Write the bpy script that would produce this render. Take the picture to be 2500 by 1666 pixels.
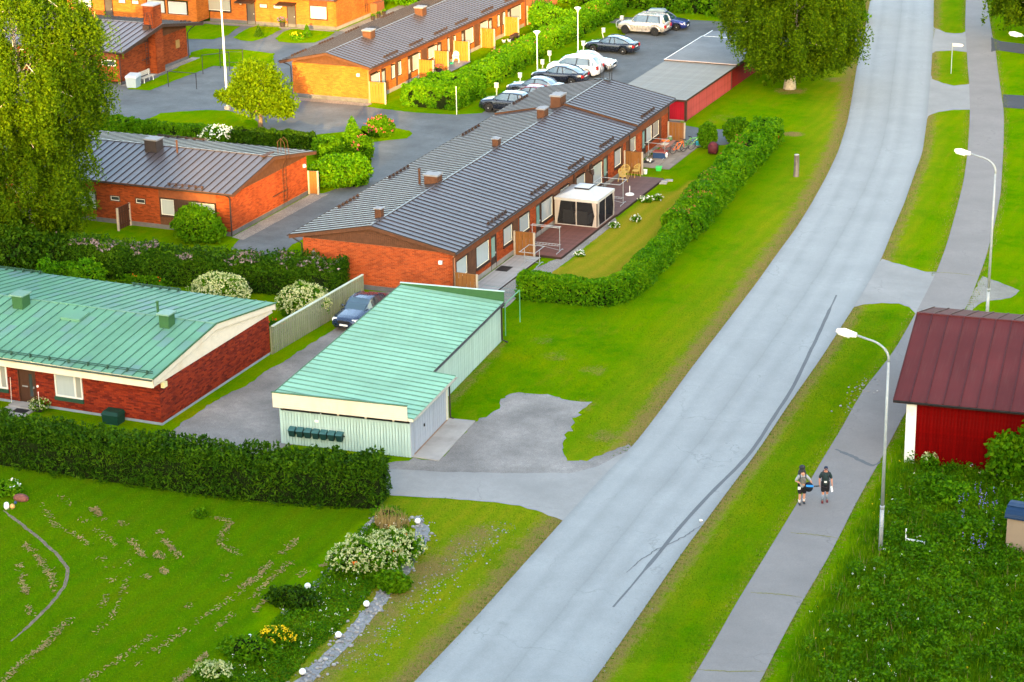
# A housing street seen from a tower: terraced brick houses, a road, lawns and hedges.
# Units are metres; x and y run along the walls of the houses, z is up.
import bpy, math, random
import numpy as np
from mathutils import Vector, Matrix, noise
random.seed(11); RNG = np.random.default_rng(11)
for o in list(bpy.data.objects): bpy.data.objects.remove(o)
SC = bpy.context.scene; COL = SC.collection
R = math.radians
# ------------------------------------------------------------------ camera, sky, sun, exposure
cam = bpy.data.cameras.new('camera'); CAM = bpy.data.objects.new('camera', cam); COL.objects.link(CAM)
cam.lens = 76.788; cam.sensor_width = 36; cam.clip_start = 1; cam.clip_end = 2000
m3 = Matrix(((0.9193612,-0.1174081,0.3754868),(0.3930211,0.3167684,-0.8632452),(-0.0175904,0.9412083,0.3373684)))
CAM.matrix_world = Matrix.Translation((0, 0, 41.16)) @ m3.to_4x4()
SC.camera = CAM
SUN_EL, SUN_AZ = 10.0, 157.0          # elevation; azimuth of the sun, clockwise from +y
w = bpy.data.worlds.new('World'); SC.world = w; w.use_nodes = True
nt = w.node_tree; nt.nodes.clear()
sky = nt.nodes.new('ShaderNodeTexSky'); sky.sky_type = 'NISHITA'; sky.sun_disc = False
sky.sun_elevation = R(SUN_EL); sky.sun_rotation = R(SUN_AZ); sky.altitude = 200
sky.dust_density = 3.0; sky.ozone_density = 0.3
bg = nt.nodes.new('ShaderNodeBackground'); bg.inputs[1].default_value = 0.15
ou = nt.nodes.new('ShaderNodeOutputWorld')
nt.links.new(sky.outputs[0], bg.inputs[0]); nt.links.new(bg.outputs[0], ou.inputs[0])
sd = bpy.data.lights.new('sun', 'SUN'); sd.energy = 2.3; sd.angle = R(0.6); sd.color = (1, 0.60, 0.16)
SUN = bpy.data.objects.new('sun', sd); COL.objects.link(SUN)
SDIR = Vector((math.sin(R(SUN_AZ))*math.cos(R(SUN_EL)), math.cos(R(SUN_AZ))*math.cos(R(SUN_EL)), math.sin(R(SUN_EL))))
SUN.rotation_euler = SDIR.to_track_quat('Z', 'Y').to_euler(); SUN.location = (60, -60, 80)
SC.view_settings.view_transform = 'Standard'; SC.view_settings.look = 'None'
SC.view_settings.exposure = 3.1; SC.view_settings.gamma = 1.0; SC.view_settings.use_curve_mapping = False
SC.render.engine = 'CYCLES'
SC.cycles.max_bounces = 6; SC.cycles.diffuse_bounces = 3; SC.cycles.transparent_max_bounces = 8
# ------------------------------------------------------------------ naming
def tag(o, label=None, cat=None, group=None, kind=None):
    if label: o['label'] = label
    if cat: o['category'] = cat
    if group: o['group'] = group
    if kind: o['kind'] = kind
    return o
def thing(name, label, cat, loc=(0, 0, 0), rot=0, group=None):
    o = bpy.data.objects.new(name, None); COL.objects.link(o)
    o.empty_display_size = 0.3
    o.location = (loc[0], loc[1], loc[2] if len(loc) > 2 else 0); o.rotation_euler = (0, 0, rot)
    return tag(o, label, cat, group)
def link(name, me, parent=None, loc=None, rot=None):
    o = bpy.data.objects.new(name, me); COL.objects.link(o)
    if parent: o.parent = parent
    if loc is not None: o.location = loc
    if rot is not None: o.rotation_euler = rot
    return o
def copy_tree(o, parent=None):
    c = o.copy(); COL.objects.link(c)
    if parent: c.parent = parent
    for ch in list(o.children): copy_tree(ch, c)
    return c
# ------------------------------------------------------------------ mesh builder
class MB:
    def __init__(s, T=None): s.v = []; s.f = []; s.T = T; s.smooth = False
    def add(s, vs, fs):
        n = len(s.v)
        if s.T is not None: vs = [tuple(s.T @ Vector(p)) for p in vs]
        s.v += [tuple(p) for p in vs]; s.f += [tuple(i+n for i in f) for f in fs]; return s
    def box(s, x0, x1, y0, y1, z0, z1):
        return s.add([(x0,y0,z0),(x1,y0,z0),(x1,y1,z0),(x0,y1,z0),(x0,y0,z1),(x1,y0,z1),(x1,y1,z1),(x0,y1,z1)],
                     [(0,3,2,1),(4,5,6,7),(0,1,5,4),(1,2,6,5),(2,3,7,6),(3,0,4,7)])
    def hexa(s, b, t):
        n = len(b)
        return s.add(list(b)+list(t), [tuple(range(n-1,-1,-1)), tuple(range(n,2*n))]+[(i,(i+1)%n,n+(i+1)%n,n+i) for i in range(n)])
    def prism(s, poly, z0, z1): return s.hexa([(p[0],p[1],z0) for p in poly], [(p[0],p[1],z1) for p in poly])
    def bar(s, p, q, w, h=None, up=(0,0,1)):
        p, q = Vector(p), Vector(q); d = (q-p).normalized(); u = Vector(up)
        if abs(d.dot(u)) > .98: u = Vector((0,1,0))
        a = d.cross(u).normalized()*w/2; b = a.cross(d).normalized()*(h or w)/2
        return s.hexa([p-a-b,p+a-b,p+a+b,p-a+b], [q-a-b,q+a-b,q+a+b,q-a+b])
    def tube(s, pts, r, n=7, cap=True):
        pts = [Vector(p) for p in pts]; rs = r if isinstance(r,(list,tuple)) else [r]*len(pts); V = []; Fc = []
        a = None
        for i, p in enumerate(pts):
            d = (pts[min(i+1,len(pts)-1)]-pts[max(i-1,0)]).normalized()
            if a is None:
                u = Vector((0,0,1)) if abs(d.z) < .9 else Vector((1,0,0)); a = d.cross(u).normalized()
            else:
                a = (a - d*a.dot(d))
                a = a.normalized() if a.length > 1e-6 else d.orthogonal().normalized()
            b = d.cross(a)
            for k in range(n):
                t = 2*math.pi*k/n; V.append(p+(a*math.cos(t)+b*math.sin(t))*rs[i])
        for i in range(len(pts)-1):
            for k in range(n): Fc.append((i*n+k, i*n+(k+1)%n, (i+1)*n+(k+1)%n, (i+1)*n+k))
        if cap: Fc.append(tuple(range(n-1,-1,-1))); Fc.append(tuple((len(pts)-1)*n+k for k in range(n)))
        return s.add(V, Fc)
    def lathe(s, prof, c=(0,0,0), n=16):
        V = []; Fc = []
        for r_, z_ in prof:
            for k in range(n):
                t = 2*math.pi*k/n; V.append((c[0]+r_*math.cos(t), c[1]+r_*math.sin(t), c[2]+z_))
        for i in range(len(prof)-1):
            for k in range(n): Fc.append((i*n+k, i*n+(k+1)%n, (i+1)*n+(k+1)%n, (i+1)*n+k))
        Fc.append(tuple(range(n-1,-1,-1))); Fc.append(tuple((len(prof)-1)*n+k for k in range(n)))
        return s.add(V, Fc)
    def ell(s, c, r, nu=10, nv=7):
        prof = []
        V = []; Fc = []
        for i in range(nv+1):
            ph = -math.pi/2+math.pi*i/nv
            for k in range(nu):
                t = 2*math.pi*k/nu
                V.append((c[0]+r[0]*math.cos(ph)*math.cos(t), c[1]+r[1]*math.cos(ph)*math.sin(t), c[2]+r[2]*math.sin(ph)))
        for i in range(nv):
            for k in range(nu): Fc.append((i*nu+k, i*nu+(k+1)%nu, (i+1)*nu+(k+1)%nu, (i+1)*nu+k))
        return s.add(V, Fc)
    def mesh(s, name, mat, origin=(0,0,0), smooth=False, bevel=0):
        me = bpy.data.meshes.new(name)
        v = [(p[0]-origin[0], p[1]-origin[1], p[2]-origin[2]) for p in s.v]
        me.from_pydata(v, [], s.f); me.validate()
        if mat: me.materials.append(mat)
        if smooth: me.polygons.foreach_set('use_smooth', [True]*len(me.polygons))
        me.update(); return me
    def build(s, name, mat, parent=None, origin=None, smooth=False, label=None, cat=None, group=None, kind=None, loc=None, rot=None):
        me = s.mesh(name, mat, origin or (0,0,0), smooth)
        o = link(name, me, parent, loc if loc is not None else (origin or (0,0,0)), rot)
        return tag(o, label, cat, group, kind)
def planeT(o, u, n):
    """frame of a wall: a along u, b outward n, c up"""
    u = Vector(u).normalized(); n = Vector(n).normalized(); o = Vector(o)
    return Matrix(((u.x,n.x,0,o.x),(u.y,n.y,0,o.y),(0,0,1,o.z),(0,0,0,1)))
def arr_mesh(name, V, nper, mat):
    """many separate faces of nper corners each, V is (N*nper,3)"""
    V = np.asarray(V, np.float32).reshape(-1,3); nf = len(V)//nper
    me = bpy.data.meshes.new(name); me.vertices.add(len(V)); me.vertices.foreach_set('co', V.ravel())
    me.loops.add(len(V)); me.loops.foreach_set('vertex_index', np.arange(len(V), dtype=np.int32))
    me.polygons.add(nf); me.polygons.foreach_set('loop_start', np.arange(0, len(V), nper, dtype=np.int32))
    me.update(calc_edges=True)
    if mat: me.materials.append(mat)
    return me
# ------------------------------------------------------------------ materials
def nodes(name):
    m = bpy.data.materials.new(name); m.use_nodes = True; t = m.node_tree; t.nodes.clear()
    out = t.nodes.new('ShaderNodeOutputMaterial'); return m, t, out
class NB:
    def __init__(s, t): s.t = t
    def n(s, ty, **k):
        x = s.t.nodes.new(ty)
        for a, b in k.items(): setattr(x, a, b)
        return x
    def l(s, a, b): s.t.links.new(a, b)
    def coord(s, kind='Object'): return s.n('ShaderNodeTexCoord').outputs[kind]
    def pos(s): return s.n('ShaderNodeNewGeometry').outputs['Position']
    def noise(s, vec, scale, detail=3, rough=.55, dist=0):
        x = s.n('ShaderNodeTexNoise'); x.inputs['Scale'].default_value = scale; x.inputs['Detail'].default_value = detail
        x.inputs['Roughness'].default_value = rough; x.inputs['Distortion'].default_value = dist
        s.l(vec, x.inputs['Vector']); return x.outputs['Fac']
    def ramp(s, fac, stops, interp='LINEAR'):
        x = s.n('ShaderNodeValToRGB'); x.color_ramp.interpolation = interp; e = x.color_ramp.elements
        while len(e) < len(stops): e.new(.5)
        for i, (p, c) in enumerate(stops):
            e[i].position = p; e[i].color = (c[0],c[1],c[2],1) if not isinstance(c,(int,float)) else (c,c,c,1)
        s.l(fac, x.inputs[0]); return x.outputs[0]
    def mix(s, fac, a, b, mode='MIX'):
        x = s.n('ShaderNodeMix', data_type='RGBA', blend_type=mode)
        for v, i in ((fac,0),(a,6),(b,7)):
            if isinstance(v,(int,float)): x.inputs[i].default_value = v if i == 0 else (v,v,v,1)
            elif isinstance(v, tuple): x.inputs[i].default_value = (v[0],v[1],v[2],1)
            else: s.l(v, x.inputs[i])
        return x.outputs[2]
    def math(s, op, a, b=0.0, clamp=False):
        x = s.n('ShaderNodeMath', operation=op); x.use_clamp = clamp
        for i, v in ((0,a),(1,b)):
            if isinstance(v,(int,float)): x.inputs[i].default_value = v
            else: s.l(v, x.inputs[i])
        return x.outputs[0]
    def scale(s, vec, sc):
        x = s.n('ShaderNodeMapping'); x.inputs['Scale'].default_value = sc; s.l(vec, x.inputs['Vector']); return x.outputs[0]
    def bump(s, h, strength=.3, dist=.02):
        x = s.n('ShaderNodeBump'); x.inputs['Strength'].default_value = strength; x.inputs['Distance'].default_value = dist
        s.l(h, x.inputs['Height']); return x.outputs[0]
    def rand(s):
        """one random number for every object and every loose piece of a mesh"""
        a = s.n('ShaderNodeObjectInfo').outputs['Random']; b = s.n('ShaderNodeNewGeometry').outputs['Random Per Island']
        return s.math('FRACT', s.math('ADD', s.math('MULTIPLY', a, 7.31), b))
    def principled(s, out, col, rough=.6, metal=0, spec=.5, normal=None, coat=0, trans=0):
        p = s.n('ShaderNodeBsdfPrincipled')
        if isinstance(col, tuple): p.inputs['Base Color'].default_value = (col[0],col[1],col[2],1)
        else: s.l(col, p.inputs['Base Color'])
        if isinstance(rough,(int,float)): p.inputs['Roughness'].default_value = rough
        else: s.l(rough, p.inputs['Roughness'])
        p.inputs['Metallic'].default_value = metal; p.inputs['Specular IOR Level'].default_value = spec
        p.inputs['Coat Weight'].default_value = coat; p.inputs['Transmission Weight'].default_value = trans
        if normal is not None: s.l(normal, p.inputs['Normal'])
        s.l(p.outputs[0], out.inputs[0]); return p
MC = {}
def mat(name, col, rough=.6, var=.12, sc=2.0, rvar=.0, bump=.0, bsc=40, metal=0, spec=.2, coat=0, grime=None, gsc=.6, streak=False):
    """painted / solid surface: colour varied by noise and per piece, fine relief, wear"""
    if name in MC: return MC[name]
    m, t, out = nodes(name); b = NB(t); co = b.coord('Object')
    f = b.noise(co, sc, 5, .6)
    lo = tuple(c*(1-var) for c in col); hi = tuple(min(1, c*(1+var)) for c in col)
    c = b.ramp(f, [(.25, lo), (.75, hi)])
    if rvar:
        r_ = b.rand(); c = b.mix(1.0, c, b.ramp(r_, [(0, 1-rvar), (1, 1+rvar*.4)]), 'MULTIPLY')
    if grime:
        vec = b.scale(co, (1,1,.15)) if streak else co
        g = b.ramp(b.noise(vec, gsc, 6, .65), [(.5, 0), (.72, 1)])
        c = b.mix(b.math('MULTIPLY', g, .65), c, grime)
    nrm = b.bump(b.noise(co, bsc, 3), bump, .01) if bump else None
    ro = b.ramp(b.noise(co, sc*2.3, 3), [(.3, max(0,rough-.08)), (.7, min(1,rough+.08))])
    b.principled(out, c, ro, metal, spec, nrm, coat)
    MC[name] = m; return m
def leaf_mat(name, stops, rough=.55, trans=.35, nsc=.5):
    if name in MC: return MC[name]
    m, t, out = nodes(name); b = NB(t)
    r_ = b.rand(); big = b.noise(b.pos(), nsc, 3)
    f = b.math('ADD', b.math('MULTIPLY', r_, .62), b.math('MULTIPLY', b.ramp(big, [(.3,0),(.7,1)]), .38))
    c = b.ramp(f, stops)
    p = b.n('ShaderNodeBsdfPrincipled'); b.l(c, p.inputs['Base Color']); p.inputs['Roughness'].default_value = rough
    p.inputs['Specular IOR Level'].default_value = .04
    tr = b.n('ShaderNodeBsdfTranslucent'); b.l(b.mix(1.0, c, (1.0,1.0,.45), 'MULTIPLY'), tr.inputs[0])
    mx = b.n('ShaderNodeMixShader'); mx.inputs[0].default_value = trans
    b.l(p.outputs[0], mx.inputs[1]); b.l(tr.outputs[0], mx.inputs[2]); b.l(mx.outputs[0], out.inputs[0])
    MC[name] = m; return m

# ------------------------------------------------------------------ ground, roads, paths
ROAD_L = [(-33.78,62.9),(-33.91,67.76),(-33.89,73.35),(-34.14,83.88),(-34.25,89.16),(-34.2,91.93),(-34.25,94.16),(-34.61,99.24),(-35.04,104.5),(-35.5,111.35),(-36.11,120.18),(-36.63,126.2),(-37.03,131.59),(-37.68,137.57),(-38.54,144.32),(-39.56,151.27),(-41.17,159.83),(-42.77,167.11),(-45.45,178.99),(-46.95,185.96),(-48.41,192.87),(-50.13,200.74),(-51.76,208.16),(-54.74,221.14)]
ROAD_R = [(-27.5,65.56),(-27.41,70.29),(-27.61,74.95),(-27.99,82.59),(-28.31,94.97),(-28.67,101.44),(-28.95,108.38),(-29.28,113.93),(-29.57,118.73),(-29.94,123.52),(-30.35,127.68),(-31.15,133.69),(-31.87,139.64),(-32.88,146.67),(-33.75,152.93),(-35.49,161.8),(-37.14,169.74),(-38.85,177.88),(-40.67,186.29),(-42.93,196.66),(-45.95,210.04),(-48.86,223)]
PATH_L = [(-23.75,67.22),(-23.89,71.66),(-23.95,72.73),(-24.06,75.3),(-24.3,78.59),(-24.4,81.15),(-24.58,85.07),(-24.77,89.28),(-25.1,94.83),(-25.28,99.08),(-25.65,104.57),(-25.58,107.91),(-25.55,110.96),(-25.87,116.86),(-26.2,121.58),(-26.53,125.73),(-27.16,131.24),(-28.22,138.84),(-29.27,145.95),(-30.57,153.37),(-32.44,162.86),(-33.29,167.01),(-35.36,176.45),(-36.42,180.92),(-38.22,188.87),(-40.29,197.86),(-43.03,210.98),(-45.69,224)]
PATH_R = [(-21.36,68.16),(-21.34,72.66),(-21.45,73.56),(-21.63,76.39),(-21.79,79.71),(-21.88,83.48),(-21.96,85.39),(-22.04,86.76),(-22.3,90.8),(-22.51,96.46),(-22.82,101.89),(-22.92,107.2),(-23.13,112.52),(-23.37,118.06),(-23.53,120.95),(-23.95,125.63),(-24.26,128.85),(-25.06,135.32),(-26.28,143.82),(-28.61,156.56),(-29.99,163.71),(-30.92,168.25),(-32.01,172.84),(-34.07,181.71),(-35.65,188.7),(-36.94,193.84),(-38.52,200.44),(-41.13,211.59),(-44.15,224.49)]
def resample(p, n):
    p = np.array(p, float); d = np.r_[0, np.cumsum(np.hypot(*np.diff(p, axis=0).T))]
    t = np.linspace(0, d[-1], n); return np.c_[np.interp(t, d, p[:,0]), np.interp(t, d, p[:,1])]
def smooth_line(p, n, k=3):
    q = resample(p, n)
    for _ in range(k): q[1:-1] = .25*q[:-2]+.5*q[1:-1]+.25*q[2:]
    return q
def dist_line(X, Y, p):
    p = np.array(p, float); best = np.full(X.shape, 1e9)
    for a, b in zip(p[:-1], p[1:]):
        d = b-a; L2 = max(d@d, 1e-9); t = np.clip(((X-a[0])*d[0]+(Y-a[1])*d[1])/L2, 0, 1)
        best = np.minimum(best, np.hypot(X-a[0]-t*d[0], Y-a[1]-t*d[1]))
    return best
def inside(X, Y, poly):
    p = np.array(poly, float); r = np.zeros(X.shape, bool); j = len(p)-1
    for i in range(len(p)):
        c = ((p[i,1] > Y) != (p[j,1] > Y)) & (X < (p[j,0]-p[i,0])*(Y-p[i,1])/(p[j,1]-p[i,1]+1e-12)+p[i,0])
        r ^= c; j = i
    return r
def ramp01(d, a, b): return np.clip((d-a)/(b-a), 0, 1)
GARDEN = [(-48.62,116.97),(-48.18,119.92),(-48.52,128.74),(-48.38,135.51),(-47.31,137.52),(-47.09,140.38),(-45.29,137.69),(-44.13,121.39),(-44.59,116.91),(-48.77,115.38)]
MEADOW = [(-20.53,71.12),(-21.2,77.35),(-21.2,84.35),(-21.68,92.7),(-21.7,98.03),(-14.22,98.67),(-8.75,75.72)]
FRONTLAWN = [(-71.02,78.81),(-62.22,80.2),(-52.06,80.62),(-42.75,81.42),(-42.87,73.84),(-41.71,63.52),(-48.96,54.21)]
CORNER = [(-40.08,64.16),(-41.93,78.18),(-43.05,83.29),(-40,84.45),(-35.32,84.35),(-34.14,83.88),(-33.44,66.75)]
def grass_mat():
    m, t, out = nodes('grass'); b = NB(t); p = b.pos()
    at = b.n('ShaderNodeAttribute', attribute_name='tint'); sep = b.n('ShaderNodeSeparateColor'); b.l(at.outputs['Color'], sep.inputs[0])
    dry, yel, lush_dim = sep.outputs
    n1 = b.noise(p, .22, 4, .6); n2 = b.noise(p, 1.3, 5, .65); n3 = b.noise(p, 9, 4, .7); n4 = b.noise(p, 30, 3, .7)
    c = b.ramp(n1, [(.30, (.048,.165,.0006)), (.46, (.088,.215,.0006)), (.60, (.140,.240,.0008)), (.76, (.210,.225,.002))])
    c = b.mix(b.ramp(n2, [(.38,0),(.74,.8)]), c, (.160,.225,.001)); n5 = b.noise(b.scale(p, (1.0,.28,1)), .9, 5, .7); c = b.mix(b.ramp(n5, [(.55,0),(.75,.55)]), c, (.235,.195,.012)); c = b.mix(b.ramp(n5, [(.28,.55),(.42,0)]), c, (.040,.165,.0006))
    c = b.mix(b.math('MULTIPLY', yel, b.ramp(n2, [(.3,.75),(.6,1)])), c, (.30,.245,.018))
    c = b.mix(lush_dim, c, (.034,.110,.0008))
    # mown swathes
    wv = b.n('ShaderNodeTexWave'); wv.bands_direction = 'X'; wv.inputs['Scale'].default_value = .35; wv.inputs['Distortion'].default_value = 6; wv.inputs['Detail'].default_value = 2; wv.inputs['Detail Scale'].default_value = .6
    b.l(b.scale(p, (.9,-.55,1)), wv.inputs['Vector'])
    c = b.mix(b.math('MULTIPLY', wv.outputs['Fac'], .28), c, (.072,.215,.0006))
    dn = b.math('ADD', b.math('MULTIPLY', dry, 1.25), b.math('MULTIPLY', b.math('SUBTRACT', n3, .5), 1.1))
    dn = b.math('ADD', dn, b.math('MULTIPLY', b.math('SUBTRACT', n2, .5), 1.0))
    dm = b.ramp(dn, [(.38,0),(.78,1)])
    c = b.mix(b.math('MULTIPLY', dm, .9), c, b.ramp(n4, [(.3,(.130,.085,.022)),(.7,(.31,.23,.085))]))
    c = b.mix(1.0, c, b.ramp(n4, [(.25,.62),(.5,1),(.8,1.35)]), 'MULTIPLY')
    c = b.mix(1.0, c, b.ramp(n3, [(.3,.78),(.7,1.18)]), 'MULTIPLY')
    h = b.math('ADD', n4, b.math('MULTIPLY', n3, 1.2))
    b.principled(out, c, .95, 0, .0, b.bump(h, .9, .09)); return m
GRASS = grass_mat()
def asphalt(name, col, warm=(0,0,0), tracks=False, patchy=.25, rough=.85, stones=.25, veg=None):
    m, t, out = nodes(name); b = NB(t); p = b.pos()
    n1 = b.noise(p, .35, 5, .6); n2 = b.noise(p, 3.0, 5, .65); n3 = b.noise(p, 60, 2, .7); n4 = b.noise(p, 14, 3, .7)
    lo = tuple(x*(1-patchy) for x in col); hi = tuple(min(1,x*(1+patchy)) for x in col)
    c = b.ramp(n1, [(.32, lo), (.7, hi)])
    c = b.mix(b.ramp(n2, [(.35,0),(.75,.5)]), c, tuple(x*(1-patchy*1.1) for x in col))
    if tracks:
        uv = b.n('ShaderNodeUVMap', uv_map='along'); s2 = b.n('ShaderNodeSeparateXYZ'); b.l(uv.outputs[0], s2.inputs[0])
        u = s2.outputs[0]
        wob = b.math('ADD', u, b.math('MULTIPLY', b.math('SUBTRACT', n1, .5), .05))
        tr = b.ramp(wob, [(0,.80),(.06,1.0),(.16,1.05),(.22,.93),(.31,1.03),(.40,1.0),(.49,.90),(.50,.84),(.515,.92),(.60,1.04),(.69,.93),(.80,1.05),(.92,1.0),(1.0,.78)])
        c = b.mix(1.0, c, tr, 'MULTIPLY')
    c = b.mix(1.0, c, b.ramp(n3, [(.25,1-stones),(.75,1+stones*.8)]), 'MULTIPLY')
    c = b.mix(1.0, c, b.ramp(n4, [(.3,1-stones*.5),(.7,1+stones*.4)]), 'MULTIPLY')
    vo = b.n('ShaderNodeTexVoronoi', feature='DISTANCE_TO_EDGE'); vo.inputs['Scale'].default_value = .16
    nv = b.n('ShaderNodeVectorMath', operation='ADD'); b.l(p, nv.inputs[0])
    nz = b.n('ShaderNodeTexNoise'); nz.inputs['Scale'].default_value = .7; nz.inputs['Detail'].default_value = 5; b.l(p, nz.inputs['Vector'])
    sc = b.n('ShaderNodeVectorMath', operation='SCALE'); sc.inputs['Scale'].default_value = 2.2; b.l(nz.outputs['Color'], sc.inputs[0]); b.l(sc.outputs[0], nv.inputs[1])
    b.l(nv.outputs[0], vo.inputs['Vector'])
    cr = b.math('MULTIPLY', b.ramp(vo.outputs[0], [(0,1),(.006,0)]), b.ramp(n1, [(.45,0),(.6,.45)]))
    if veg is None: c = b.mix(cr, c, tuple(x*.45 for x in col))
    else:
        g = b.math('ADD', b.math('MULTIPLY', n2, .75), b.math('MULTIPLY', n4, .25))
        c = b.mix(b.ramp(g, [(veg,0),(veg+.10,.8)]), c, (.10,.14,.012))
    b.principled(out, c, rough, 0, .25, b.bump(n3, .35, .012)); return m
ROADM = asphalt('road_asphalt', (.250,.264,.262), tracks=True, patchy=.09, stones=.16)
DRIVEM = asphalt('drive_asphalt', (.235,.232,.222), patchy=.14, stones=.14)
PATHM = asphalt('path_asphalt', (.195,.178,.165), patchy=.12, stones=.16)
YARDM = asphalt('yard_asphalt', (.112,.122,.124), patchy=.30, stones=.28)
DARKM = asphalt('new_asphalt', (.045,.047,.052), patchy=.2)
GRAVM = asphalt('gravel', (.215,.20,.185), patchy=.35, stones=.45, veg=.66)
DIRTM = asphalt('pale_dirt', (.23,.215,.18), patchy=.3, stones=.45, veg=.62)
PEBM = asphalt('pebbles', (.25,.23,.20), patchy=.3, stones=.9)
CONCM = mat('concrete', (.30,.285,.265), .85, .16, .8, bump=.3, bsc=30, grime=(.18,.165,.15), gsc=.7)
# one ground sheet to the horizon, fine where the camera looks, with the wear, growth and front dimming of the lawn stored on it
def axis(a, b, st, far):
    mid = np.arange(a, b+st/2, st); out = []; x = st; pos = 0
    while pos < far: x *= 1.5; pos += x; out.append(pos)
    return np.r_[a-np.array(out)[::-1], mid, b+np.array(out)]
gx = axis(-128, -4, .45, 900); gy = axis(56, 216, .45, 1100)
X, Y = np.meshgrid(gx, gy)
dl = dist_line(X, Y, ROAD_L); dr = dist_line(X, Y, ROAD_R); pl = dist_line(X, Y, PATH_L); pr = dist_line(X, Y, PATH_R)
dry = np.maximum.reduce([.72*(1-ramp01(dl, .3, 1.9)), .62*(1-ramp01(dr, .2, 1.3)), .40*(1-ramp01(pl, .05, .6)), .45*(1-ramp01(pr, .05, .7))])
spot = [(-44.12,155.07),(-48.25,168.65),(-45.86,173.68),(-39.83,102.53),(-42.53,103.92),(-44.17,106.14),(-50.69,157.91),(-44.79,143.49),(-38.58,97.54),(-35.91,94.08),(-37.46,77.22)]
for (sx, sy), (sr, sv) in zip(spot, [(1.3,.75),(2.2,.6),(1.6,.55),(1.6,.4),(1.5,.4),(1.5,.38),(3,.3),(2.5,.3),(1.4,.45),(1.6,.5),(1.8,.7)]):
    dry = np.maximum(dry, sv*(1-ramp01(np.hypot(X-sx, Y-sy), sr*.3, sr)))
CV = [(-37.65,66.3),(-37.69,71.35),(-37.8,77.09),(-37.01,81.46)]
dry = np.maximum(dry, .55*(1-ramp01(dist_line(X, Y, CV), .3, 2.0)))
GEDGE = [(-45.1,94.78),(-46.14,104.69)]
dry = np.maximum(dry, .5*(1-ramp01(dist_line(X, Y, GEDGE), .1, .9)))
yel = 1.0*inside(X, Y, GARDEN)+.10*inside(X, Y, FRONTLAWN)+.40*inside(X, Y, CORNER)
yel = np.maximum.reduce([yel, .42*(1-ramp01(dl, 1.0, 4.2)), .35*(1-ramp01(dr, .5, 2.2)), .22*(1-ramp01(pl, .2, 1.2))])
lush_dim = .6*inside(X, Y, MEADOW)+.55*inside(X, Y, FRONTLAWN)  # front lawn darkened too: lens vignette put into its colour
HEDGEB = [(-62.07,79.98),(-52.12,80.34),(-42.85,81.62)]
lush_dim = np.maximum(lush_dim, .35*(1-ramp01(dist_line(X, Y, HEDGEB), .2, 1.6)))
lush_dim = lush_dim*1.0
LH2 = [(-48.27,111.07),(-44.17,111.79),(-43.85,120.61),(-44.36,152.14)]
lush_dim = np.maximum(lush_dim, .4*(1-ramp01(dist_line(X, Y, LH2), .5, 3.5)))*(1-1.0*inside(X, Y, GARDEN))
nx, ny = len(gx), len(gy)
me = bpy.data.meshes.new('ground'); V = np.stack([X, Y, np.zeros_like(X)], -1).reshape(-1,3).astype(np.float32)
ii = (np.arange(ny-1)[:,None]*nx+np.arange(nx-1)[None]).ravel()
F4 = np.stack([ii, ii+1, ii+nx+1, ii+nx], -1).astype(np.int32)
me.vertices.add(len(V)); me.vertices.foreach_set('co', V.ravel()); me.loops.add(F4.size); me.loops.foreach_set('vertex_index', F4.ravel())
me.polygons.add(len(F4)); me.polygons.foreach_set('loop_start', np.arange(0, F4.size, 4, dtype=np.int32)); me.update(calc_edges=True)
ca = me.color_attributes.new('tint', 'FLOAT_COLOR', 'POINT')
ca.data.foreach_set('color', np.stack([dry, yel, lush_dim, np.ones_like(dry)], -1).astype(np.float32).ravel())
me.materials.append(GRASS); tag(link('ground', me), kind='structure')
def strip(name, L, Rr, mat_, z, n=160, across=8):
    l = smooth_line(L, n); r = smooth_line(Rr, n); V = []; UV = []
    # the two edges pair up by position along the road
    for i in range(n):
        for k in range(across+1):
            t = k/across; V.append((*(l[i]*(1-t)+r[i]*t), z))
    me = bpy.data.meshes.new(name); Fc = []
    for i in range(n-1):
        for k in range(across): a = i*(across+1)+k; Fc.append((a, a+1, a+across+2, a+across+1))
    me.from_pydata(V, [], Fc); uv = me.uv_layers.new(name='along')
    for lp in me.loops:
        i, k = divmod(lp.vertex_index, across+1); uv.data[lp.index].uv = (k/across, i*.5)
    me.materials.append(mat_); me.update(); return tag(link(name, me), kind='structure')
def wobble(poly, step=.35, amp=.07, seed=0, closed=True):
    p = [Vector((a[0],a[1])) for a in poly]; out = []
    for i in range(len(p) if closed else len(p)-1):
        a, b = p[i], p[(i+1) % len(p)]; n = max(1, int((b-a).length/step))
        for k in range(n):
            q = a.lerp(b, k/n)
            out.append((q.x+amp*noise.noise((q.x*1.7,q.y*1.7,seed))+amp*.6*noise.noise((q.x*6,q.y*6,seed+9)), q.y+amp*noise.noise((q.x*1.7,q.y*1.7,seed+3))+amp*.6*noise.noise((q.x*6,q.y*6,seed+5))))
    return out
def sheet(name, poly, mat_, z, amp=.08, kind='structure', step=.35):
    p = wobble(poly, step, amp, z*100) if amp else [tuple(a[:2]) for a in poly]
    me = bpy.data.meshes.new(name); me.from_pydata([(a[0],a[1],z) for a in p], [], [tuple(range(len(p)))])
    me.update()
    if me.polygons[0].normal.z < 0: me.flip_normals()
    me.materials.append(mat_); return tag(link(name, me), kind=kind)
strip('road', ROAD_L, ROAD_R, ROADM, .024)
strip('footpath', PATH_L, PATH_R, PATHM, .020)
sheet('side_road', [(-33.05,83.45),(-34.14,83.88),(-35.32,84.35),(-36.59,84.7),(-37.88,84.63),(-40.2,84.27),(-42.19,83.74),(-43.78,83.47),(-45.98,86.09),(-44.47,86.41),(-41.81,86.97),(-38.16,88.2),(-35.91,89.05),(-34.99,90.12),(-34.26,92.5),(-33.75,93.47),(-32.38,89.14)], DRIVEM, .016)
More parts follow.
